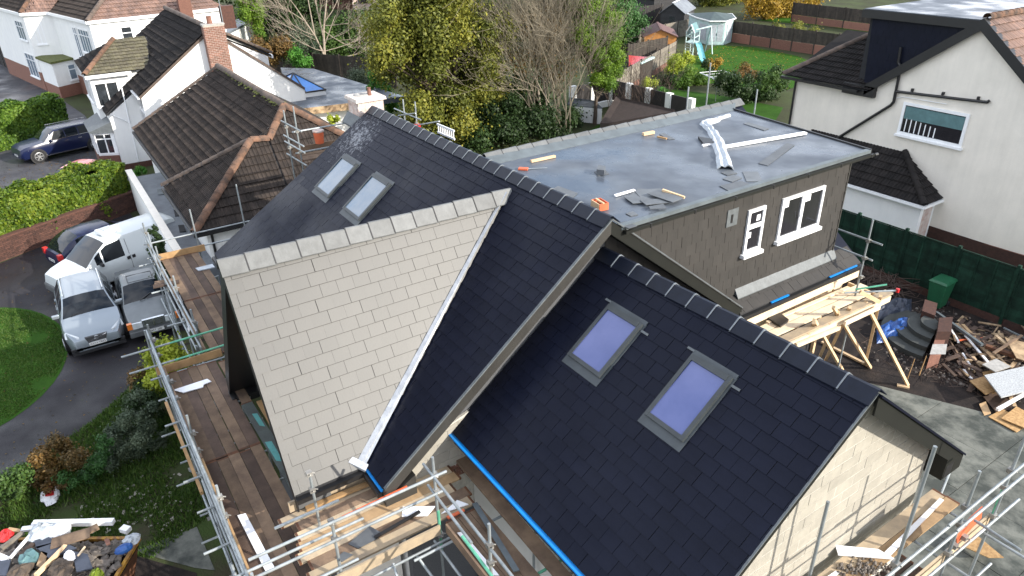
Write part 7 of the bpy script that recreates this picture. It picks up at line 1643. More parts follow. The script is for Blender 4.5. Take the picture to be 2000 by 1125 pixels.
# ================================================================== trees, shrubs and hedges
def foliage_thing(name, label, cat, xp, blobs, mat, n, size, base=None, trunk=.0, group=None, shell=.3, gaps=.0, bark='bark', squash=1., limbs=True, depth=.9):
    """blobs: (u, v, radius in sighted px, offset towards the viewer along x) on the plane x = xp; each is a ball of foliage at its true size"""
    C = []; Rr = []
    for b in blobs:
        u, v, rp = b[:3]; dx = b[3] if len(b) > 3 else RNG.uniform(-depth, depth)*rp/40
        p = PX((u, v), xp+dx); d = scr(p)[2]; r = rp*d/FPX
        C.append(p); Rr.append(r)
    C = np.array(C); Rr = np.array(Rr)
    bs = np.array(base if base is not None else (C[:, 0].mean(), C[:, 1].mean(), 0.), float); bs[2] = 0
    t = thing(name, label, cat, bs, group)
    if trunk:
        mb = MB(); mid = C.mean(0); top = bs+(mid-bs)*.75
        pts = [bs, bs+(top-bs)*.35+RNG.normal(0, .08, 3)*[1, 1, 0], bs+(top-bs)*.7+RNG.normal(0, .12, 3)*[1, 1, 0], top]
        for i in range(3): mb.tube(pts[i], pts[i+1], trunk*(1-.22*i), trunk*(1-.22*(i+1)), n=8, cap=False)
        mb.build('trunk', m[bark], t, smooth=True)
        if limbs:
            lb = MB()
            for c, r in zip(C, Rr):
                s_ = pts[1]+(pts[3]-pts[1])*RNG.random(); k1 = s_+(c-s_)*.5+RNG.normal(0, .15, 3); lb.tube(s_, k1, trunk*.4, trunk*.25, n=5, cap=False); lb.tube(k1, c, trunk*.25, .015, n=4, cap=False)
                for q in range(5): lb.tube(c, c+RNG.normal(0, .5, 3)*r, .018, .006, n=3, cap=False)
            lb.build('limbs', m[bark], t)
    cr_ = crown('crown' if trunk else 'foliage', t, m[mat], n, C, Rr, size, shell, squash, gaps=gaps); cr_['kind'] = 'stuff'
    return t, C, Rr
# sub-clumping: many small blobs scattered over a few big ones
def clumps(big, k, f=(.35, .6), spread=.8):
    out = []
    for (u, v, r) in big:
        for i in range(k):
            a = RNG.uniform(0, 2*math.pi); q = spread*math.sqrt(RNG.random()); out.append((u+r*q*math.cos(a), v+r*q*math.sin(a), r*RNG.uniform(*f), RNG.uniform(-1, 1)*r*.032))
    return out
TG = 'trees in the back gardens'
foliage_thing('autumn_tree', 'large tree with olive and yellow autumn leaves behind the ridge', 'tree', -28.4, clumps([(800, 70, 80), (870, 20, 85), (905, 110, 80), (840, 170, 75), (775, 120, 52), (935, 60, 65), (880, 235, 64), (930, 205, 58), (765, 40, 55), (840, -50, 90), (800, 225, 34), (950, 130, 40), (965, 60, 42), (975, 180, 34), (940, 250, 36)], 12, (.25, .5)), 'leaf_olive', 150000, .09, (-28.8, 12.9, 0), .22, TG, gaps=.5)
foliage_thing('ivy_thicket', 'dark evergreen thicket at the foot of the autumn tree', 'shrub', -27, clumps([(960, 250, 45), (1010, 262, 48), (1070, 250, 45), (1120, 255, 36), (990, 205, 32), (1050, 215, 35), (930, 285, 30)], 6), 'leaf_dark', 28500, 0.088, None, 0, None)
foliage_thing('ivy_shrub', 'brighter ivy clad stem in front of the bare thicket', 'shrub', -28.5, clumps([(1030, 170, 18), (1032, 205, 16), (1015, 150, 12), (985, 282, 14)], 5), 'leaf_ivy', 4940, 0.075)
foliage_thing('conifer', 'bright yellow green conifer right of the bare thicket', 'tree', -27, clumps([(1150, 5, 40), (1178, 45, 40), (1195, 88, 36), (1196, 125, 32), (1165, 95, 38), (1140, -25, 40), (1178, 150, 26), (1150, 60, 30)], 9, (.3, .5)), 'leaf_conifer', 76000, 0.055, None, .14, TG)
foliage_thing('conifer', 'dark green drooping conifer behind the bright one', 'tree', -45, clumps([(1210, 10, 40), (1232, 40, 28), (1195, -20, 45), (1225, 65, 20)], 9, (.3, .5)), 'leaf_ivy', 22800, 0.109, None, .18, TG)
# bare thicket: many fine stems
bt_ = thing('bare_thicket', 'bare brown many-stemmed thicket between the leafy trees', 'tree', (-28.6, 17.5, 0), TG)
mb = MB(); tr_ = MB()
for k in range(27):
    b0 = PZ((1025+RNG.uniform(0, 95), 258+RNG.normal(0, 6)), 0); u, v = RNG.uniform(1005, 1135), RNG.uniform(-5, 130); tgt = PX((u, v), b0[0]+RNG.uniform(-1.5, 1.5)); d = tgt-b0; L = np.linalg.norm(d)
    grow(mb, b0, d, L*.8, .05, 4, .33, 4, .14, 3)
o_ = mb.build('branches', m['twig'], bt_)
for u in (1075, 1062): tr_.tube(PZ((u, 262)), PX((u-14, 150), PZ((u, 262))[0]), .10, .05, n=7)
tr_.build('trunk', m['bark_pale'], bt_)
foliage_thing('climber', 'thin green climber growing through the bare thicket', 'shrub', -28.4, clumps([(1020, 120, 40), (1090, 130, 45), (1120, 70, 40), (1060, 60, 45), (985, 110, 28), (1110, 30, 40), (1075, 95, 50)], 8), 'leaf_rust', 7000, 0.068)
# pale bare tree behind the flat-roofed extension
pt_ = thing('bare_tree', 'pale bare tree with upswept branches behind the extension', 'tree', PZ((640, 150)), TG)
mb = MB(); b0 = PZ((640, 155)); xpl = b0[0]
for (a, b, r0, r1) in (((640, 155), (634, 110), .17, .13), ((634, 110), (632, 60), .12, .085), ((632, 60), (641, -30), .085, .03), ((634, 110), (615, 70), .10, .07), ((615, 70), (575, 10), .07, .035), ((615, 70), (598, -20), .06, .03), ((632, 75), (612, -15), .06, .03), ((633, 90), (655, 30), .05, .02)):
    mb.tube(PX(a, xpl), PX(b, xpl), r0, r1, n=7, cap=False)
mb.build('trunk', m['bark_pale'], pt_, smooth=True)
mb = MB()
for (a, b) in (((632, 60), (690, 95)), ((634, 100), (590, 85)), ((634, 100), (700, 88)), ((615, 70), (560, 50)), ((620, 80), (545, 40)), ((632, 50), (672, 55)), ((600, 45), (548, 12)), ((632, 70), (600, 20)), ((636, 40), (665, -10)), ((638, 120), (592, 100)), ((638, 120), (690, 110)), ((575, 10), (550, -25)), ((633, 80), (680, 70))):
    p, q = PX(a, xpl), PX(b, xpl+RNG.uniform(-2, 2)); grow(mb, p, q-p, np.linalg.norm(q-p)*1.1, .035, 3, .33, 4, .12, 3)
mb.build('branches', m['bark_pale'], pt_)
# top left background
foliage_thing('conifer', 'yellow green conifer beside the far white house', 'tree', -62, clumps([(492, 20, 28), (500, 55, 18), (485, -15, 30)], 8, (.3, .5)), 'leaf_conifer', 22800, 0.076, None, .15, TG)
foliage_thing('dark_conifer', 'very dark tall evergreen left of the pale bare tree', 'tree', -64, clumps([(545, 25, 40), (570, 60, 34), (530, 60, 28), (560, -10, 40), (595, 30, 34)], 8, (.3, .55)), 'leaf_dark', 22800, 0.136, None, .2, TG)
foliage_thing('hedge_bank', 'dark hedge behind the garden fence right of bare tree', 'hedge', -60, clumps([(660, 60, 34), (700, 55, 34), (735, 60, 34), (680, 85, 28), (640, 80, 26), (720, 90, 26)], 7), 'leaf_mid', 17100, 0.122)
foliage_thing('shrub', 'grey green tall grass clump left of the bare tree', 'shrub', -52, clumps([(505, 92, 22), (530, 100, 24), (550, 88, 18)], 7), 'leaf_rust', 8550, 0.088)
foliage_thing('shrub', 'rounded olive bush just left of the bare tree', 'shrub', -53, clumps([(580, 78, 26), (560, 105, 18), (600, 100, 20)], 8), 'leaf_grey', 9500, 0.088)
foliage_thing('shrub', 'bright green low bush above the extension roof', 'shrub', -51, clumps([(575, 112, 17), (595, 115, 14)], 7), 'leaf_fresh', 4940, 0.075)
for q, r, lbl in (((698, 152), 14, 'leftmost clipped ball shrub by the dark fence'), ((724, 158), 17, 'middle clipped ball shrub by the dark fence'), ((745, 140), 13, 'farthest clipped ball shrub by the dark fence')):
    foliage_thing('topiary_ball', lbl, 'shrub', -41, [(q[0], q[1], r)], 'leaf_grey', 2850, 0.054, None, 0, 'clipped ball shrubs', .85)
foliage_thing('laurel', 'fresh green laurel plant behind the washed brick chimney', 'shrub', -34, clumps([(735, 150, 16), (745, 175, 20), (765, 200, 18), (730, 175, 14)], 7), 'leaf_fresh', 4940, 0.082)
foliage_thing('shrub', 'small yellow green bush by the black glazed door', 'shrub', -29, clumps([(645, 238, 10), (655, 232, 8)], 5), 'leaf_choisya', 1330, 0.054)
# right hand gardens
foliage_thing('shrub', 'yellow tinged bush at the corner of the play lawn', 'shrub', -34, clumps([(1325, 128, 20), (1345, 118, 16), (1312, 142, 14)], 7), 'leaf_choisya', 6840, 0.075)
foliage_thing('shrub', 'rounded golden green bush above the lower lawn', 'shrub', -31, clumps([(1352, 152, 22), (1335, 160, 16), (1372, 158, 16)], 8), 'leaf_hedge', 7980, 0.068)
foliage_thing('shrub', 'dark bush left of the golden green bush', 'shrub', -33, clumps([(1312, 165, 20), (1305, 185, 14), (1385, 130, 16)], 7), 'leaf_dark', 4940, 0.082)
foliage_thing('shrub', 'small yellow bush by the concrete panel fence', 'shrub', -30, clumps([(1270, 165, 13), (1262, 172, 9)], 6), 'leaf_choisya', 2850, 0.061)
foliage_thing('shrub', 'pale leaved plant on the lower lawn edge', 'shrub', -28, clumps([(1292, 182, 10), (1300, 188, 8)], 5), 'leaf_fresh', 1330, 0.075)
foliage_thing('shrub', 'golden bush behind the foot of the slide', 'shrub', -33, clumps([(1400, 125, 11), (1390, 122, 9)], 5), 'leaf_gold', 1710, 0.068)
foliage_thing('hedge_bank', 'dark hedge along the edge of the play lawn', 'hedge', -25, clumps([(1440, 175, 26), (1480, 165, 28), (1420, 160, 22), (1500, 190, 28), (1465, 195, 24), (1520, 150, 22)], 7), 'leaf_dark', 15200, 0.082)
foliage_thing('shrub', 'brown dying bush on top of the dark hedge', 'shrub', -27, clumps([(1455, 140, 16), (1440, 150, 12), (1470, 150, 12)], 6), 'leaf_rust', 2850, 0.068)
foliage_thing('shrub', 'green fern like bush left of the grey side wall', 'shrub', -21, clumps([(1508, 148, 18), (1490, 165, 14), (1520, 168, 14)], 6), 'leaf_mid', 4560, 0.068)
foliage_thing('autumn_tree', 'golden autumn tree behind the pale blue summerhouse', 'tree', -52, clumps([(1490, 8, 30), (1525, 15, 30), (1470, -15, 30), (1555, 0, 32), (1500, 30, 18), (1585, -8, 26)], 8), 'leaf_gold', 17100, 0.136, None, .16, TG)
foliage_thing('autumn_tree', 'olive tree at the top between shed and golden tree', 'tree', -66, clumps([(1400, -8, 34), (1440, -5, 34), (1370, -20, 30)], 8), 'leaf_olive', 11400, 0.163, None, .16, TG)
foliage_thing('hedge_bank', 'dark trees along the top behind the far fence', 'hedge', -70, clumps([(1650, 5, 36), (1700, -5, 40), (1600, -15, 40), (1760, -15, 40), (1830, -25, 40), (1900, -30, 40)], 7), 'leaf_dark', 22800, 0.177)
foliage_thing('climber', 'climber with yellow leaves on the far garden wall', 'shrub', -42, clumps([(1520, 62, 18), (1555, 62, 18), (1590, 66, 16), (1630, 70, 16), (1660, 76, 14), (1500, 80, 14), (1545, 85, 14)], 6), 'leaf_olive', 9500, 0.082)
for k, (u0, xp) in enumerate(((60, -110), (230, -110), (420, -100), (560, -92), (820, -84), (990, -80), (1150, -84), (1300, -84))):
    foliage_thing('dark_tree', ['broad tree on the horizon side behind the far white house', 'second tree behind the far white house', 'tree behind the yellow green conifer', 'tree behind the dark tall evergreen', 'tree behind the large autumn tree', 'tree behind the bare thicket', 'tree behind the drooping conifer', 'tree behind the slate roofed garage'][k], 'tree', xp, clumps([(u0, -60, 60), (u0+60, -45, 50), (u0+110, -70, 60)], 6), 'leaf_mid' if k % 2 else 'leaf_dark', 9500, 0.272, None, .3, TG)
# reddish bare shrub before the dark roof
rs = thing('bare_shrub', 'reddish bare shrub in front of the dark brown shed roof', 'shrub', PZ((1240, 225)))
mb = MB()
for k in range(26):
    b0 = PZ((1240+RNG.normal(0, 28), 232+RNG.normal(0, 4))); grow(mb, b0, (RNG.normal(0, .35), RNG.normal(0, .35), 1), RNG.uniform(1.2, 2.6), .02, 2, .3, 4, .2, 2)
mb.build('branches', m['twig_dark'], rs)
# ---- clipped hedges on the left
def hedge(label, a, b, nrm, th, z0, h, n, mat, size):
    a, b, nrm = (np.array(t, float) for t in (a, b, nrm)); L = np.linalg.norm((b-a)[:2])
    t = thing('hedge', label, 'hedge', (a+b)/2*[1, 1, 0])
    MB().hexa([tuple(a-nrm*.12+[0, 0, z0]), tuple(b-nrm*.12+[0, 0, z0]), tuple(b-nrm*(th-.12)+[0, 0, z0]), tuple(a-nrm*(th-.12)+[0, 0, z0])], [tuple(p+np.array([0, 0, z0+h-.15])) for p in (a-nrm*.2, b-nrm*.2, b-nrm*(th-.2), a-nrm*(th-.2))]).build('hedge_core', m['leaf_dark'], t)
    s = RNG.random(n); top = RNG.random(n) < th/(th+h+.6)
    w_ = np.where(top, RNG.random(n)*th, np.where(RNG.random(n) < .8, 0, th)); z = np.where(top, h, RNG.random(n)*h)
    lump = .10*np.sin(s*L*2.1+1)+.07*np.sin(s*L*5.3)+.06*np.sin(z*4+s*L*3.)
    C = a+(b-a)*s[:, None]-nrm*w_[:, None]+np.array([0, 0, 1.])*(z0+z)[:, None]
    N = np.where(top[:, None], np.array([0, 0, 1.]), np.where((w_ < .01)[:, None], nrm, -nrm)); C = C+N*(lump+RNG.normal(0, .05, n))[:, None]
    C[:, 2] = np.maximum(C[:, 2], .05)
    V, F = leaf_quads(C, N, size); rnd = np.clip(.5+.22*np.sin(s*L*1.3)*np.sin(z*2+w_*2+1)+RNG.normal(0, .25, n), 0, 1)
    o = link('hedge_leaves', npmesh('hedge_leaves', V, F, rnd), m[mat], t); o['kind'] = 'stuff'; return t
wa, wb2, wn_ = HEDGE
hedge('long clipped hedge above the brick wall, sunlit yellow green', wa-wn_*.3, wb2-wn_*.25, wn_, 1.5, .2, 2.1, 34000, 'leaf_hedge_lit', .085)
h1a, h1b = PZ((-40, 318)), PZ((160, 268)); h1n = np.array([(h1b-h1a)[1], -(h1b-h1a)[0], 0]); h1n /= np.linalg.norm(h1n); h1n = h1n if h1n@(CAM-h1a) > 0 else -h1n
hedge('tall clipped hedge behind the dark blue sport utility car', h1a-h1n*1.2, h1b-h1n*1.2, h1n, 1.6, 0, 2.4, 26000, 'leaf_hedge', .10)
# ---- front garden planting
foliage_thing('choisya', 'bright yellow green shrub under the scaffold corner', 'shrub', -10.6, clumps([(320, 712, 42), (345, 735, 30), (300, 735, 26), (350, 700, 24)], 9, (.3, .5)), 'leaf_choisya', 8550, 0.051, None, .05, limbs=False)
foliage_thing('shrub', 'brown leaved shrub left of the bright yellow green one', 'shrub', -10.9, clumps([(272, 735, 20), (285, 755, 22), (268, 765, 14)], 6), 'leaf_rust', 3420, 0.041)
foliage_thing('shrub', 'bronze leaved shrub with orange tips by the drive edge', 'shrub', -9.0, clumps([(120, 888, 36), (85, 905, 30), (150, 900, 26), (60, 935, 26), (105, 930, 30)], 8, (.3, .5)), 'leaf_rust', 12350, 0.037)
foliage_thing('shrub', 'leftmost dark green shrub of the front border', 'shrub', -8.6, clumps([(25, 945, 32), (-10, 965, 34), (45, 970, 22)], 7), 'leaf_mid', 6650, 0.041)
foliage_thing('lavender', 'grey green spiky plant mass beside the scaffold', 'shrub', -9.0, clumps([(240, 855, 34), (270, 880, 36), (225, 895, 30), (290, 835, 28), (255, 820, 26), (280, 790, 30), (310, 860, 22)], 8, (.3, .5)), 'leaf_grey', 18050, 0.034)
foliage_thing('shrub', 'dark low shrub between drive and grey green plants', 'shrub', -9.6, clumps([(285, 770, 26), (255, 795, 22), (300, 800, 22)], 7), 'leaf_dark', 4940, 0.041)
foliage_thing('shrub', 'green weeds between bronze shrub and grey plants', 'shrub', -8.7, clumps([(190, 895, 24), (175, 925, 22), (130, 945, 22), (205, 870, 18)], 7), 'leaf_ivy', 5700, 0.034)
foliage_thing('climber', 'dark climber on the white wall behind the scaffold tubes', 'shrub', -16.6, clumps([(305, 470, 16), (312, 500, 18), (318, 530, 16), (300, 450, 10), (296, 485, 9)], 7, (.3, .5)), 'leaf_dark', 4940, 0.041)
foliage_thing('shrub', 'small weeds at the foot of the far white side wall', 'shrub', -33.5, clumps([(268, 335, 8), (280, 333, 7)], 5), 'leaf_fresh', 1140, 0.048)
# ---- grass blades where the ground is near
def tufts(name, label, cat, poly, n, h, mat, z=.0):
    poly = np.array([p[:2] for p in poly]); lo, hi = poly.min(0), poly.max(0); P_ = lo+(hi-lo)*RNG.random((n*2, 2))
    ins = np.zeros(len(P_), bool); j = len(poly)-1
    for i in range(len(poly)):
        c = ((poly[i, 1] > P_[:, 1]) != (poly[j, 1] > P_[:, 1])) & (P_[:, 0] < (poly[j, 0]-poly[i, 0])*(P_[:, 1]-poly[i, 1])/(poly[j, 1]-poly[i, 1]+1e-9)+poly[i, 0]); ins ^= c; j = i
    P_ = P_[ins][:n]; P_ = P_[np.sin(P_[:, 0]*1.9)*np.sin(P_[:, 1]*2.3)+.5*RNG.random(len(P_)) > -.35]; k = len(P_)
    a = RNG.uniform(0, 6.28, k); hh = h*(.5+RNG.random(k)); ln_ = RNG.normal(0, .4, (k, 2))*hh[:, None]; w_ = .012+.01*RNG.random(k)
    B = np.c_[P_, np.full(k, z)]; s_ = np.c_[np.cos(a)*w_, np.sin(a)*w_, np.zeros(k)]; T_ = B+np.c_[ln_, hh]
    V = np.stack([B-s_, B+s_, T_], 1).reshape(-1, 3); F = np.arange(3*k).reshape(-1, 3)
    o = link(name, npmesh(name, V, F, RNG.random(k)), m[mat]); return tag(o, label, cat, None, 'stuff')
tufts('grass', 'rough grass and weeds growing in the front garden', 'grass', [PZ(q) for q in ((-60, 985), (60, 905), (130, 858), (180, 825), (245, 765), (330, 760), (420, 1000), (300, 1090), (-60, 1060))], 26000, .10, 'grass_blade', .004)
lw = [(cxl+4.4*math.cos(2*math.pi*i/40), cyl+3.1*math.sin(2*math.pi*i/40)) for i in range(40)]
tufts('lawn_grass', 'short mown grass of the round front lawn', 'grass', [(a, b) for a, b in lw if True], 60000, .035, 'grass_blade', .014)

# ================================================================== back garden fences, sheds and play things
def pfence(label, q0, q1, h, mat, pw=1.8, base=0., basemat=None, boards=True, name='garden_fence', horizontal=False, post=None, z0=0.):
    a, b = PZ(q0, z0), PZ(q1, z0); L = np.linalg.norm(b-a); d = (b-a)/L; nn = np.array([d[1], -d[0], 0]); nn = nn if nn@(CAM-a) > 0 else -nn
    t = thing(name, label, 'fence', a); npn = max(1, int(L/pw)); pw = L/npn
    for i in range(npn+1):
        p = a+d*pw*i; MB().obox(p+[0, 0, (h+.08)/2], d, nn, (0, 0, 1), .06, .06, (h+.08)/2).build('fence_post', m[post or mat], t)
    for i in range(npn):
        p = a+d*(pw*i+.06); w_ = pw-.12
        if base: MB().obox(p+d*w_/2+[0, 0, base/2], d, nn, (0, 0, 1), w_/2, .03, base/2-.004).build('gravel_board', m[basemat], t)
        if horizontal:
            nb = int((h-base)/.28); bh = (h-base)/nb
            for j in range(nb): MB().obox(p+d*w_/2+nn*RNG.uniform(0, .015)+[0, 0, base+bh*(j+.5)], d, nn, (0, 0, 1), w_/2, .02, bh/2-.012).build('fence_board', m[mat], t)
        else:
            nb = max(2, int(w_/.22)); bw_ = w_/nb
            for j in range(nb): MB().obox(p+d*(bw_*(j+.5))+nn*(.012*(j % 2))+[0, 0, base+(h-base)/2+RNG.uniform(-.02, .01)], d, nn, (0, 0, 1), bw_/2-.004, .012, (h-base)/2-.02).build('fence_board', m[mat], t)
    return t
pfence('grey concrete panel fence between the two gardens, nearer length', (1185, 205), (1318, 122), 1.9, 'fence_grey', 2.4, .5, 'brick_red', horizontal=True, post='fence_dark')
pfence('grey concrete panel fence beyond the orange shed', (1215, 100), (1345, 68), 1.7, 'fence_grey', 2.4, .3, 'fence_grey', horizontal=True, post='fence_dark')
pfence('dark brown board fence beside the red sloping roof', (1225, 132), (1300, 115), 2.0, 'fence_dark', 2.2)
pfence('dark tall board fence behind the pale bare tree', (520, 150), (775, 172), 2.3, 'fence_dark', 2.4)
pfence('dark board fence on brick behind the summerhouse', (1428, 82), (1730, 128), 2.1, 'fence_dark', 2.4, .9, 'brick_red')
pfence('far brown fence with brick foot behind the golden trees', (1545, 42), (1760, 70), 2.2, 'fence_dark', 3., .8, 'brick_red')
pfence('dark fence beside the black garden sheds', (1190, 55), (1290, 45), 2.2, 'fence_black', 2.5)
pfence('grey timber fence at the far left of the block drive', (-30, 105), (50, 155), 1.8, 'fence_black', 2.)
pfence('tall pale panel fence at the far left edge', (-40, 88), (26, 92), 2.6, 'fence_grey', 2., .6, 'brick_dark')
# white pillared wall with black panels
def pillar_wall(label, pts, z0):
    t = thing('garden_wall', label, 'wall', PZ(pts[0]))
    for (q0, q1) in zip(pts[:-1], pts[1:]):
        a, b = PZ(q0), PZ(q1); L = np.linalg.norm(b-a); d = (b-a)/L; nn = np.array([d[1], -d[0], 0]); n_ = max(2, int(round(L/1.9)))
        for i in range(n_): MB().obox(a+d*L*i/n_+[0, 0, .95], d, nn, (0, 0, 1), .22, .16, .95).build('pillar', m['render_white'], t); MB().obox(a+d*L*(i+.5)/n_+[0, 0, 1.15], d, nn, (0, 0, 1), L/n_/2-.23, .04, .7).build('dark_panel', m['fence_black'], t); MB().obox(a+d*L*(i+.5)/n_+[0, 0, .2], d, nn, (0, 0, 1), L/n_/2-.23, .12, .2).build('wall_base', m['render_white'], t)
        MB().obox(b+[0, 0, .95], d, nn, (0, 0, 1), .22, .16, .95).build('pillar', m['render_white'], t)
pillar_wall('white pillared garden wall with black panels', [(1118, 222), (1192, 206), (1345, 250)], 0)
dsh = thing('dark_outbuilding', 'low outbuilding with dark brown roof before the pillared wall', 'shed', PZ((1240, 245)))
A_, B_, C_, D_ = PZ((1203, 188), 1.9), PZ((1318, 214), 1.9), PZ((1290, 246), .9), PZ((1172, 240), .9)
MB().hexa([tuple(p-np.array([0, 0, .1])) for p in (A_, B_, C_, D_)], [tuple(p) for p in (A_, B_, C_, D_)]).build('roof', m['roof_brown'], dsh)
MB().hexa([(p[0], p[1], 0) for p in (A_, B_, C_, D_)], [tuple(p-np.array([0, 0, .11])) for p in (A_, B_, C_, D_)]).build('wall', m['fence_dark'], dsh)
gsh = thing('grey_roof_outbuilding', 'low grey roofed outbuilding beside the white pillars', 'shed', PZ((1140, 225)))
q4 = [PZ((1112, 190), 1.5), PZ((1160, 196), 1.5), PZ((1176, 210), 1.1), PZ((1108, 204), 1.1)]; MB().hexa([tuple(p-np.array([0, 0, .09])) for p in q4], [tuple(p) for p in q4]).build('roof', m['felt_grey'], gsh)
MB().hexa([(p[0], p[1], 0) for p in q4], [tuple(p-np.array([0, 0, .1])) for p in q4]).build('wall', m['render_white'], gsh)
def shed(name, label, q0, q1, dep, h, rise, wall, roof, boards=.16, door=True):
    """gabled shed: front-left and front-right foot sighted on the ground; the gable faces the viewer"""
    a, b = PZ(q0), PZ(q1); L = np.linalg.norm(b-a); d = (b-a)/L; nn = np.array([-d[1], d[0], 0]); nn = nn if nn@(CAM-a) < 0 else -nn
    t = thing(name, label, 'shed', (a+b)/2); ap = (a+b)/2+[0, 0, h+rise]; up = np.array([0, 0, h])
    MB().prism([tuple(a), tuple(b), tuple(b+up), tuple(ap), tuple(a+up)], tuple(nn*dep)).build('wall', m[wall], t)
    nb = int((h+rise*.8)/boards)
    for j in range(nb):
        z = boards*(j+.5); hw = L/2 if z < h else L/2*max(.05, (1-(z-h)/rise)); MB().obox((a+b)/2-nn*.012+[0, 0, z], d, nn, (0, 0, 1), hw, .012, boards/2-.008).build('wall_board', m[wall], t)
    for s_, e in ((1, a), (-1, b)):
        e2 = e+up-d*s_*.15-np.array([0, 0, rise*.15/(L/2)]); MB().hexa([tuple(e2-nn*.2), tuple(ap-nn*.2), tuple(ap+nn*(dep+.2)), tuple(e2+nn*(dep+.2))], [tuple(p+np.array([0, 0, .06])) for p in (e2-nn*.2, ap-nn*.2, ap+nn*(dep+.2), e2+nn*(dep+.2))]).build('roof', m[roof], t)
    MB().beam(ap-nn*.2+[0, 0, .07], ap+nn*(dep+.2)+[0, 0, .07], .2, .04).build('ridge_capping', m[roof], t)
    return t, a, b, d, nn, ap
t, a, b, d, nn, ap = shed('orange_shed', 'orange timber shed with reddish felt roof beside the slide', (1256, 112), (1318, 112), 4.5, 1.9, .6, 'shed_orange', 'shed_roof')
t, a, b, d, nn, ap = shed('black_shed', 'small black boarded shed with grey felt roof', (1288, 58), (1334, 60), 5.5, 1.9, 1.0, 'shed_black', 'felt_grey'); MB().obox((a+b)/2-nn*.03+[0, 0, 1.2], d, nn, (0, 0, 1), .3, .02, .3).build('window', m['glass'], t)
MB().beam(ap-nn*.2+[0, 0, .10], ap+nn*6+[0, 0, .10], .22, .04).build('ridge_strip', m['pvc'], t)
t, a, b, d, nn, ap = shed('black_garage', 'long black garage with dark slate roof behind the small shed', (1275, 38), (1345, 30), 9, 2.4, 1.6, 'shed_black', 'slate')
rr_ = thing('red_roof', 'low lean-to with red sheet roof and white edge by the fence', 'lean-to', PZ((1240, 140)))
q4 = [PZ(q, 1.7) for q in ((1228, 108), (1276, 112), (1250, 124), (1228, 128))]; MB().hexa([tuple(p-np.array([0, 0, .08])) for p in q4], [tuple(p) for p in q4]).build('roof', m['red_lens'], rr_)
MB().beam(q4[1], q4[2], .25, .12).build('edge_trim', m['mint'], rr_); MB().hexa([(p[0], p[1], 0) for p in q4], [tuple(p-np.array([0, 0, .09])) for p in q4]).build('wall', m['fence_dark'], rr_)
# summerhouse
sh = thing('summerhouse', 'pale blue octagonal fronted summerhouse with double glazed doors', 'summerhouse', PZ((1395, 85)))
fp = [PZ(q) for q in ((1358, 80), (1382, 88), (1412, 88), (1428, 82))]; bk_ = [fp[3]+np.array([-2.4, 2.2, 0]), fp[0]+np.array([-2.6, 1.5, 0])]
ring = fp+bk_; HS = 2.35
MB().hexa([tuple(p) for p in ring], [tuple(p+np.array([0, 0, HS])) for p in ring]).build('wall', m['mint'], sh)
cen = sum(ring)/len(ring); rf = MB(); top_ = cen+np.array([0, 0, HS+.55]); ov = [cen+(p-cen)*1.1+np.array([0, 0, HS]) for p in ring]
for i in range(len(ov)): rf.poly(tuple(ov[i]), tuple(ov[(i+1) % len(ov)]), tuple(top_))
rf.build('roof', m['summer_roof'], sh)
for i in range(len(ov)): MB().beam(ov[i], ov[(i+1) % len(ov)], .06, .1).build('fascia', m['pvc'], sh)
def panel_on(a, b, s0, s1, z0, z1, mat, nm, off=.03):
    d = (b-a)/np.linalg.norm(b-a); nn = np.array([d[1], -d[0], 0]); nn = nn if nn@(CAM-a) > 0 else -nn; L = np.linalg.norm(b-a)
    return MB().obox(a+d*L*(s0+s1)/2+nn*off+[0, 0, (z0+z1)/2], d, nn, (0, 0, 1), L*(s1-s0)/2, .015, (z1-z0)/2).build(nm, m[mat], sh)
for s0, s1 in ((.1, .46), (.54, .9)): panel_on(fp[1], fp[2], s0, s1, .35, 2.0, 'bag_white', 'door_glass')
panel_on(fp[1], fp[2], .04, .96, .05, 2.15, 'mint', 'door', .012); panel_on(fp[0], fp[1], .25, .8, .4, 1.9, 'bag_white', 'window'); panel_on(fp[2], fp[3], .25, .8, .3, 1.9, 'bag_white', 'window')
panel_on(fp[1], fp[2], .49, .51, .9, 1.15, 'black_board', 'handle', .05)
# climbing frame with slide and swing
cf = thing('climbing_frame', 'pale blue climbing frame with slide, canopy and swing beam', 'climbing frame', PZ((1345, 112)))
bx_ = [PZ(q) for q in ((1337, 108), (1352, 112), (1362, 106), (1347, 102))]; HC = 2.2
for p in bx_: MB().beam(p, p+np.array([0, 0, HC]), .09, .09, up=(1, 0, 0)).build('post', m['mint'], cf)
MB().hexa([tuple(p+np.array([0, 0, 1.15])) for p in bx_], [tuple(p+np.array([0, 0, 1.22])) for p in bx_]).build('deck', m['mint'], cf)
for i in range(4): MB().beam(bx_[i]+[0, 0, 1.75], bx_[(i+1) % 4]+[0, 0, 1.75], .05, .08).build('rail', m['mint'], cf)
r1, r2 = (bx_[1]+bx_[0])/2+[0, 0, HC+.65], (bx_[2]+bx_[3])/2+[0, 0, HC+.65]
for e1, e2 in ((bx_[0], bx_[3]), (bx_[1], bx_[2])):
    o1 = e1+[0, 0, HC-.05]; o2 = e2+[0, 0, HC-.05]; MB().hexa([tuple(o1), tuple(o2), tuple(r2), tuple(r1)], [tuple(p+np.array([0, 0, .05])) for p in (o1, o2, r2, r1)]).build('canopy', m['mint_dark'], cf)
for e in (bx_[0], bx_[1]): MB().beam(e+[0, 0, HC], r1, .06, .1).build('gable_trim', m['pvc'], cf)
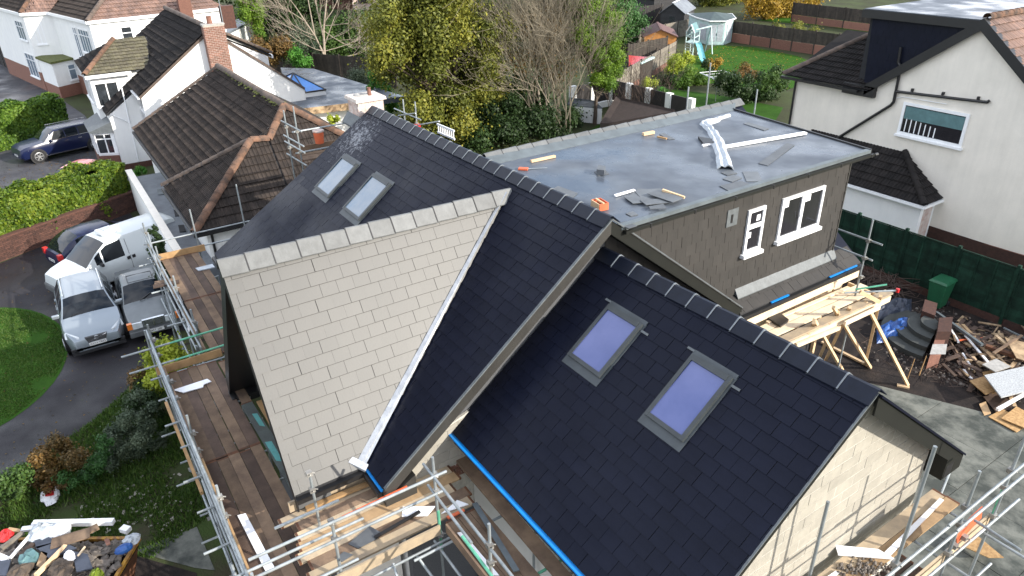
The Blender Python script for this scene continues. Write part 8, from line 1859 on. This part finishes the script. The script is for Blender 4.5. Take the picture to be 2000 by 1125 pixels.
s0, s1 = (bx_[1]+bx_[2])/2+np.array([0, 0, 1.2]), PZ((1378, 124), .15); sm = [s0+(s1-s0)*t_+np.array([0, 0, .22*math.sin(t_*math.pi*2)]) for t_ in np.linspace(0, 1, 9)]; sv = []; sf = []; dd = (s1-s0)/np.linalg.norm(s1-s0); sd = np.cross(dd, [0, 0, 1]); sd /= np.linalg.norm(sd)
for p in sm: sv += [tuple(p-sd*.27+[0, 0, .14]), tuple(p-sd*.24), tuple(p+sd*.24), tuple(p+sd*.27+[0, 0, .14])]
for i in range(8):
    for k in range(3): sf.append((4*i+k, 4*i+k+1, 4*i+k+5, 4*i+k+4))
MB().add(sv, sf).build('slide', m['slide_blue'], cf)
e1 = r1*[1, 1, 0]+[0, 0, 2.3]; f1_, f2_ = PZ((1376, 102)), PZ((1391, 106)); e2 = (f1_+f2_)/2+np.array([0, 0, 2.5])
MB().beam(e1, e2, .1, .1).build('swing_beam', m['mint'], cf); MB().beam(f1_, e2, .08, .08).build('swing_leg', m['mint_dark'], cf); MB().beam(f2_, e2, .08, .08).build('swing_leg', m['mint'], cf)
for k in range(4): MB().beam(bx_[0]+[0, 0, .25+k*.25], bx_[1]+[0, 0, .25+k*.25], .05, .05).build('ladder_rung', m['mint'], cf)
# rotary clothes line
rc = thing('rotary_dryer', 'grey rotary clothes line standing on the lower lawn', 'clothes line', PZ((1397, 200)))
b0 = PZ((1397, 198)); MB().tube(b0, b0+[0, 0, 1.95], .025).build('pole', m['galv'], rc)
tips = []
for k in range(4):
    a = k*math.pi/2+.5; tp_ = b0+np.array([1.35*math.cos(a), 1.35*math.sin(a), 1.95]); MB().tube(b0+[0, 0, 1.45], tp_, .018, n=6).build('arm', m['galv'], rc); tips.append(tp_)
for f in (1., .75, .5):
    ln_ = MB()
    for k in range(4): p0 = b0+[0, 0, 1.45]+(tips[k]-b0-[0, 0, 1.45])*f; p1 = b0+[0, 0, 1.45]+(tips[(k+1) % 4]-b0-[0, 0, 1.45])*f; ln_.tube(p0, p1, .012 if f < 1 else .02, n=4)
    ln_.build('line', m['pvc'], rc)
# far brick houses at the very top
for k, (q0, q1, lbl) in enumerate((((598, 14), (688, 20), 'far red brick house behind the pale bare tree'), ((690, 20), (770, 16), 'far dull brick house right of the white downpipe'))):
    a, b = PZ(q0), PZ(q1); d = (b-a)/np.linalg.norm(b-a); nn = np.array([-d[1], d[0], 0]); nn = nn if nn@(CAM-a) < 0 else -nn; L = np.linalg.norm(b-a)
    t = thing('brick_house', lbl, 'house', (a+b)/2); MB().hexa([tuple(a), tuple(b), tuple(b+nn*8), tuple(a+nn*8)], [tuple(p+np.array([0, 0, 5.2])) for p in (a, b, b+nn*8, a+nn*8)]).build('wall', m['brick_red' if k == 0 else 'brick_washed'], t)
    MB().prism([tuple(a-nn*.3+[0, 0, 5.15]), tuple(a+nn*8.3+[0, 0, 5.15]), tuple(a+nn*4+[0, 0, 8.3])], tuple(d*L)).build('roof', m['tile_red'], t)
    for s_ in (.15, .6):
        for z in (.9, 3.4): p = a+d*L*s_-nn*.05+[0, 0, z]; MB().obox(p+d*.8+[0, 0, .6], d, nn, (0, 0, 1), .8, .04, .6).build('window', m['glass_room'], t)

# fallen leaves on the drive, lawn and roofs' foot
def fallen(label, poly, n, size, mat, z):
    poly = np.array([p[:2] for p in poly]); lo, hi = poly.min(0), poly.max(0); P_ = lo+(hi-lo)*RNG.random((n*3, 2)); ins = np.zeros(len(P_), bool); j = len(poly)-1
    for i in range(len(poly)):
        cc = ((poly[i, 1] > P_[:, 1]) != (poly[j, 1] > P_[:, 1])) & (P_[:, 0] < (poly[j, 0]-poly[i, 0])*(P_[:, 1]-poly[i, 1])/(poly[j, 1]-poly[i, 1]+1e-9)+poly[i, 0]); ins ^= cc; j = i
    P_ = P_[ins][:n]; C = np.c_[P_, np.full(len(P_), z)+RNG.random(len(P_))*.012]; Nn = np.tile([0, 0, 2.5], (len(P_), 1)); V, F = leaf_quads(C, Nn, size)
    o = link('fallen_leaves', npmesh('fallen_leaves', V, F, RNG.random(len(F))), m[mat]); return tag(o, label, 'leaves', None, 'stuff')
fallen('brown leaves scattered over the tarmac drive', drive, 900, .035, 'leaf_rust', .012)
fallen('yellow leaves fallen on the neighbour block drive', [PZ(q) for q in ((0, 450), (255, 350), (215, 290), (0, 330))], 500, .05, 'leaf_rust', .012)
fallen('leaves fallen on the play lawn and its edges', [PZ(q) for q in ((1300, 150), (1345, 118), (1400, 88), (1470, 92), (1560, 110), (1620, 140), (1540, 175), (1440, 170))], 900, .07, 'leaf_gold', .012)
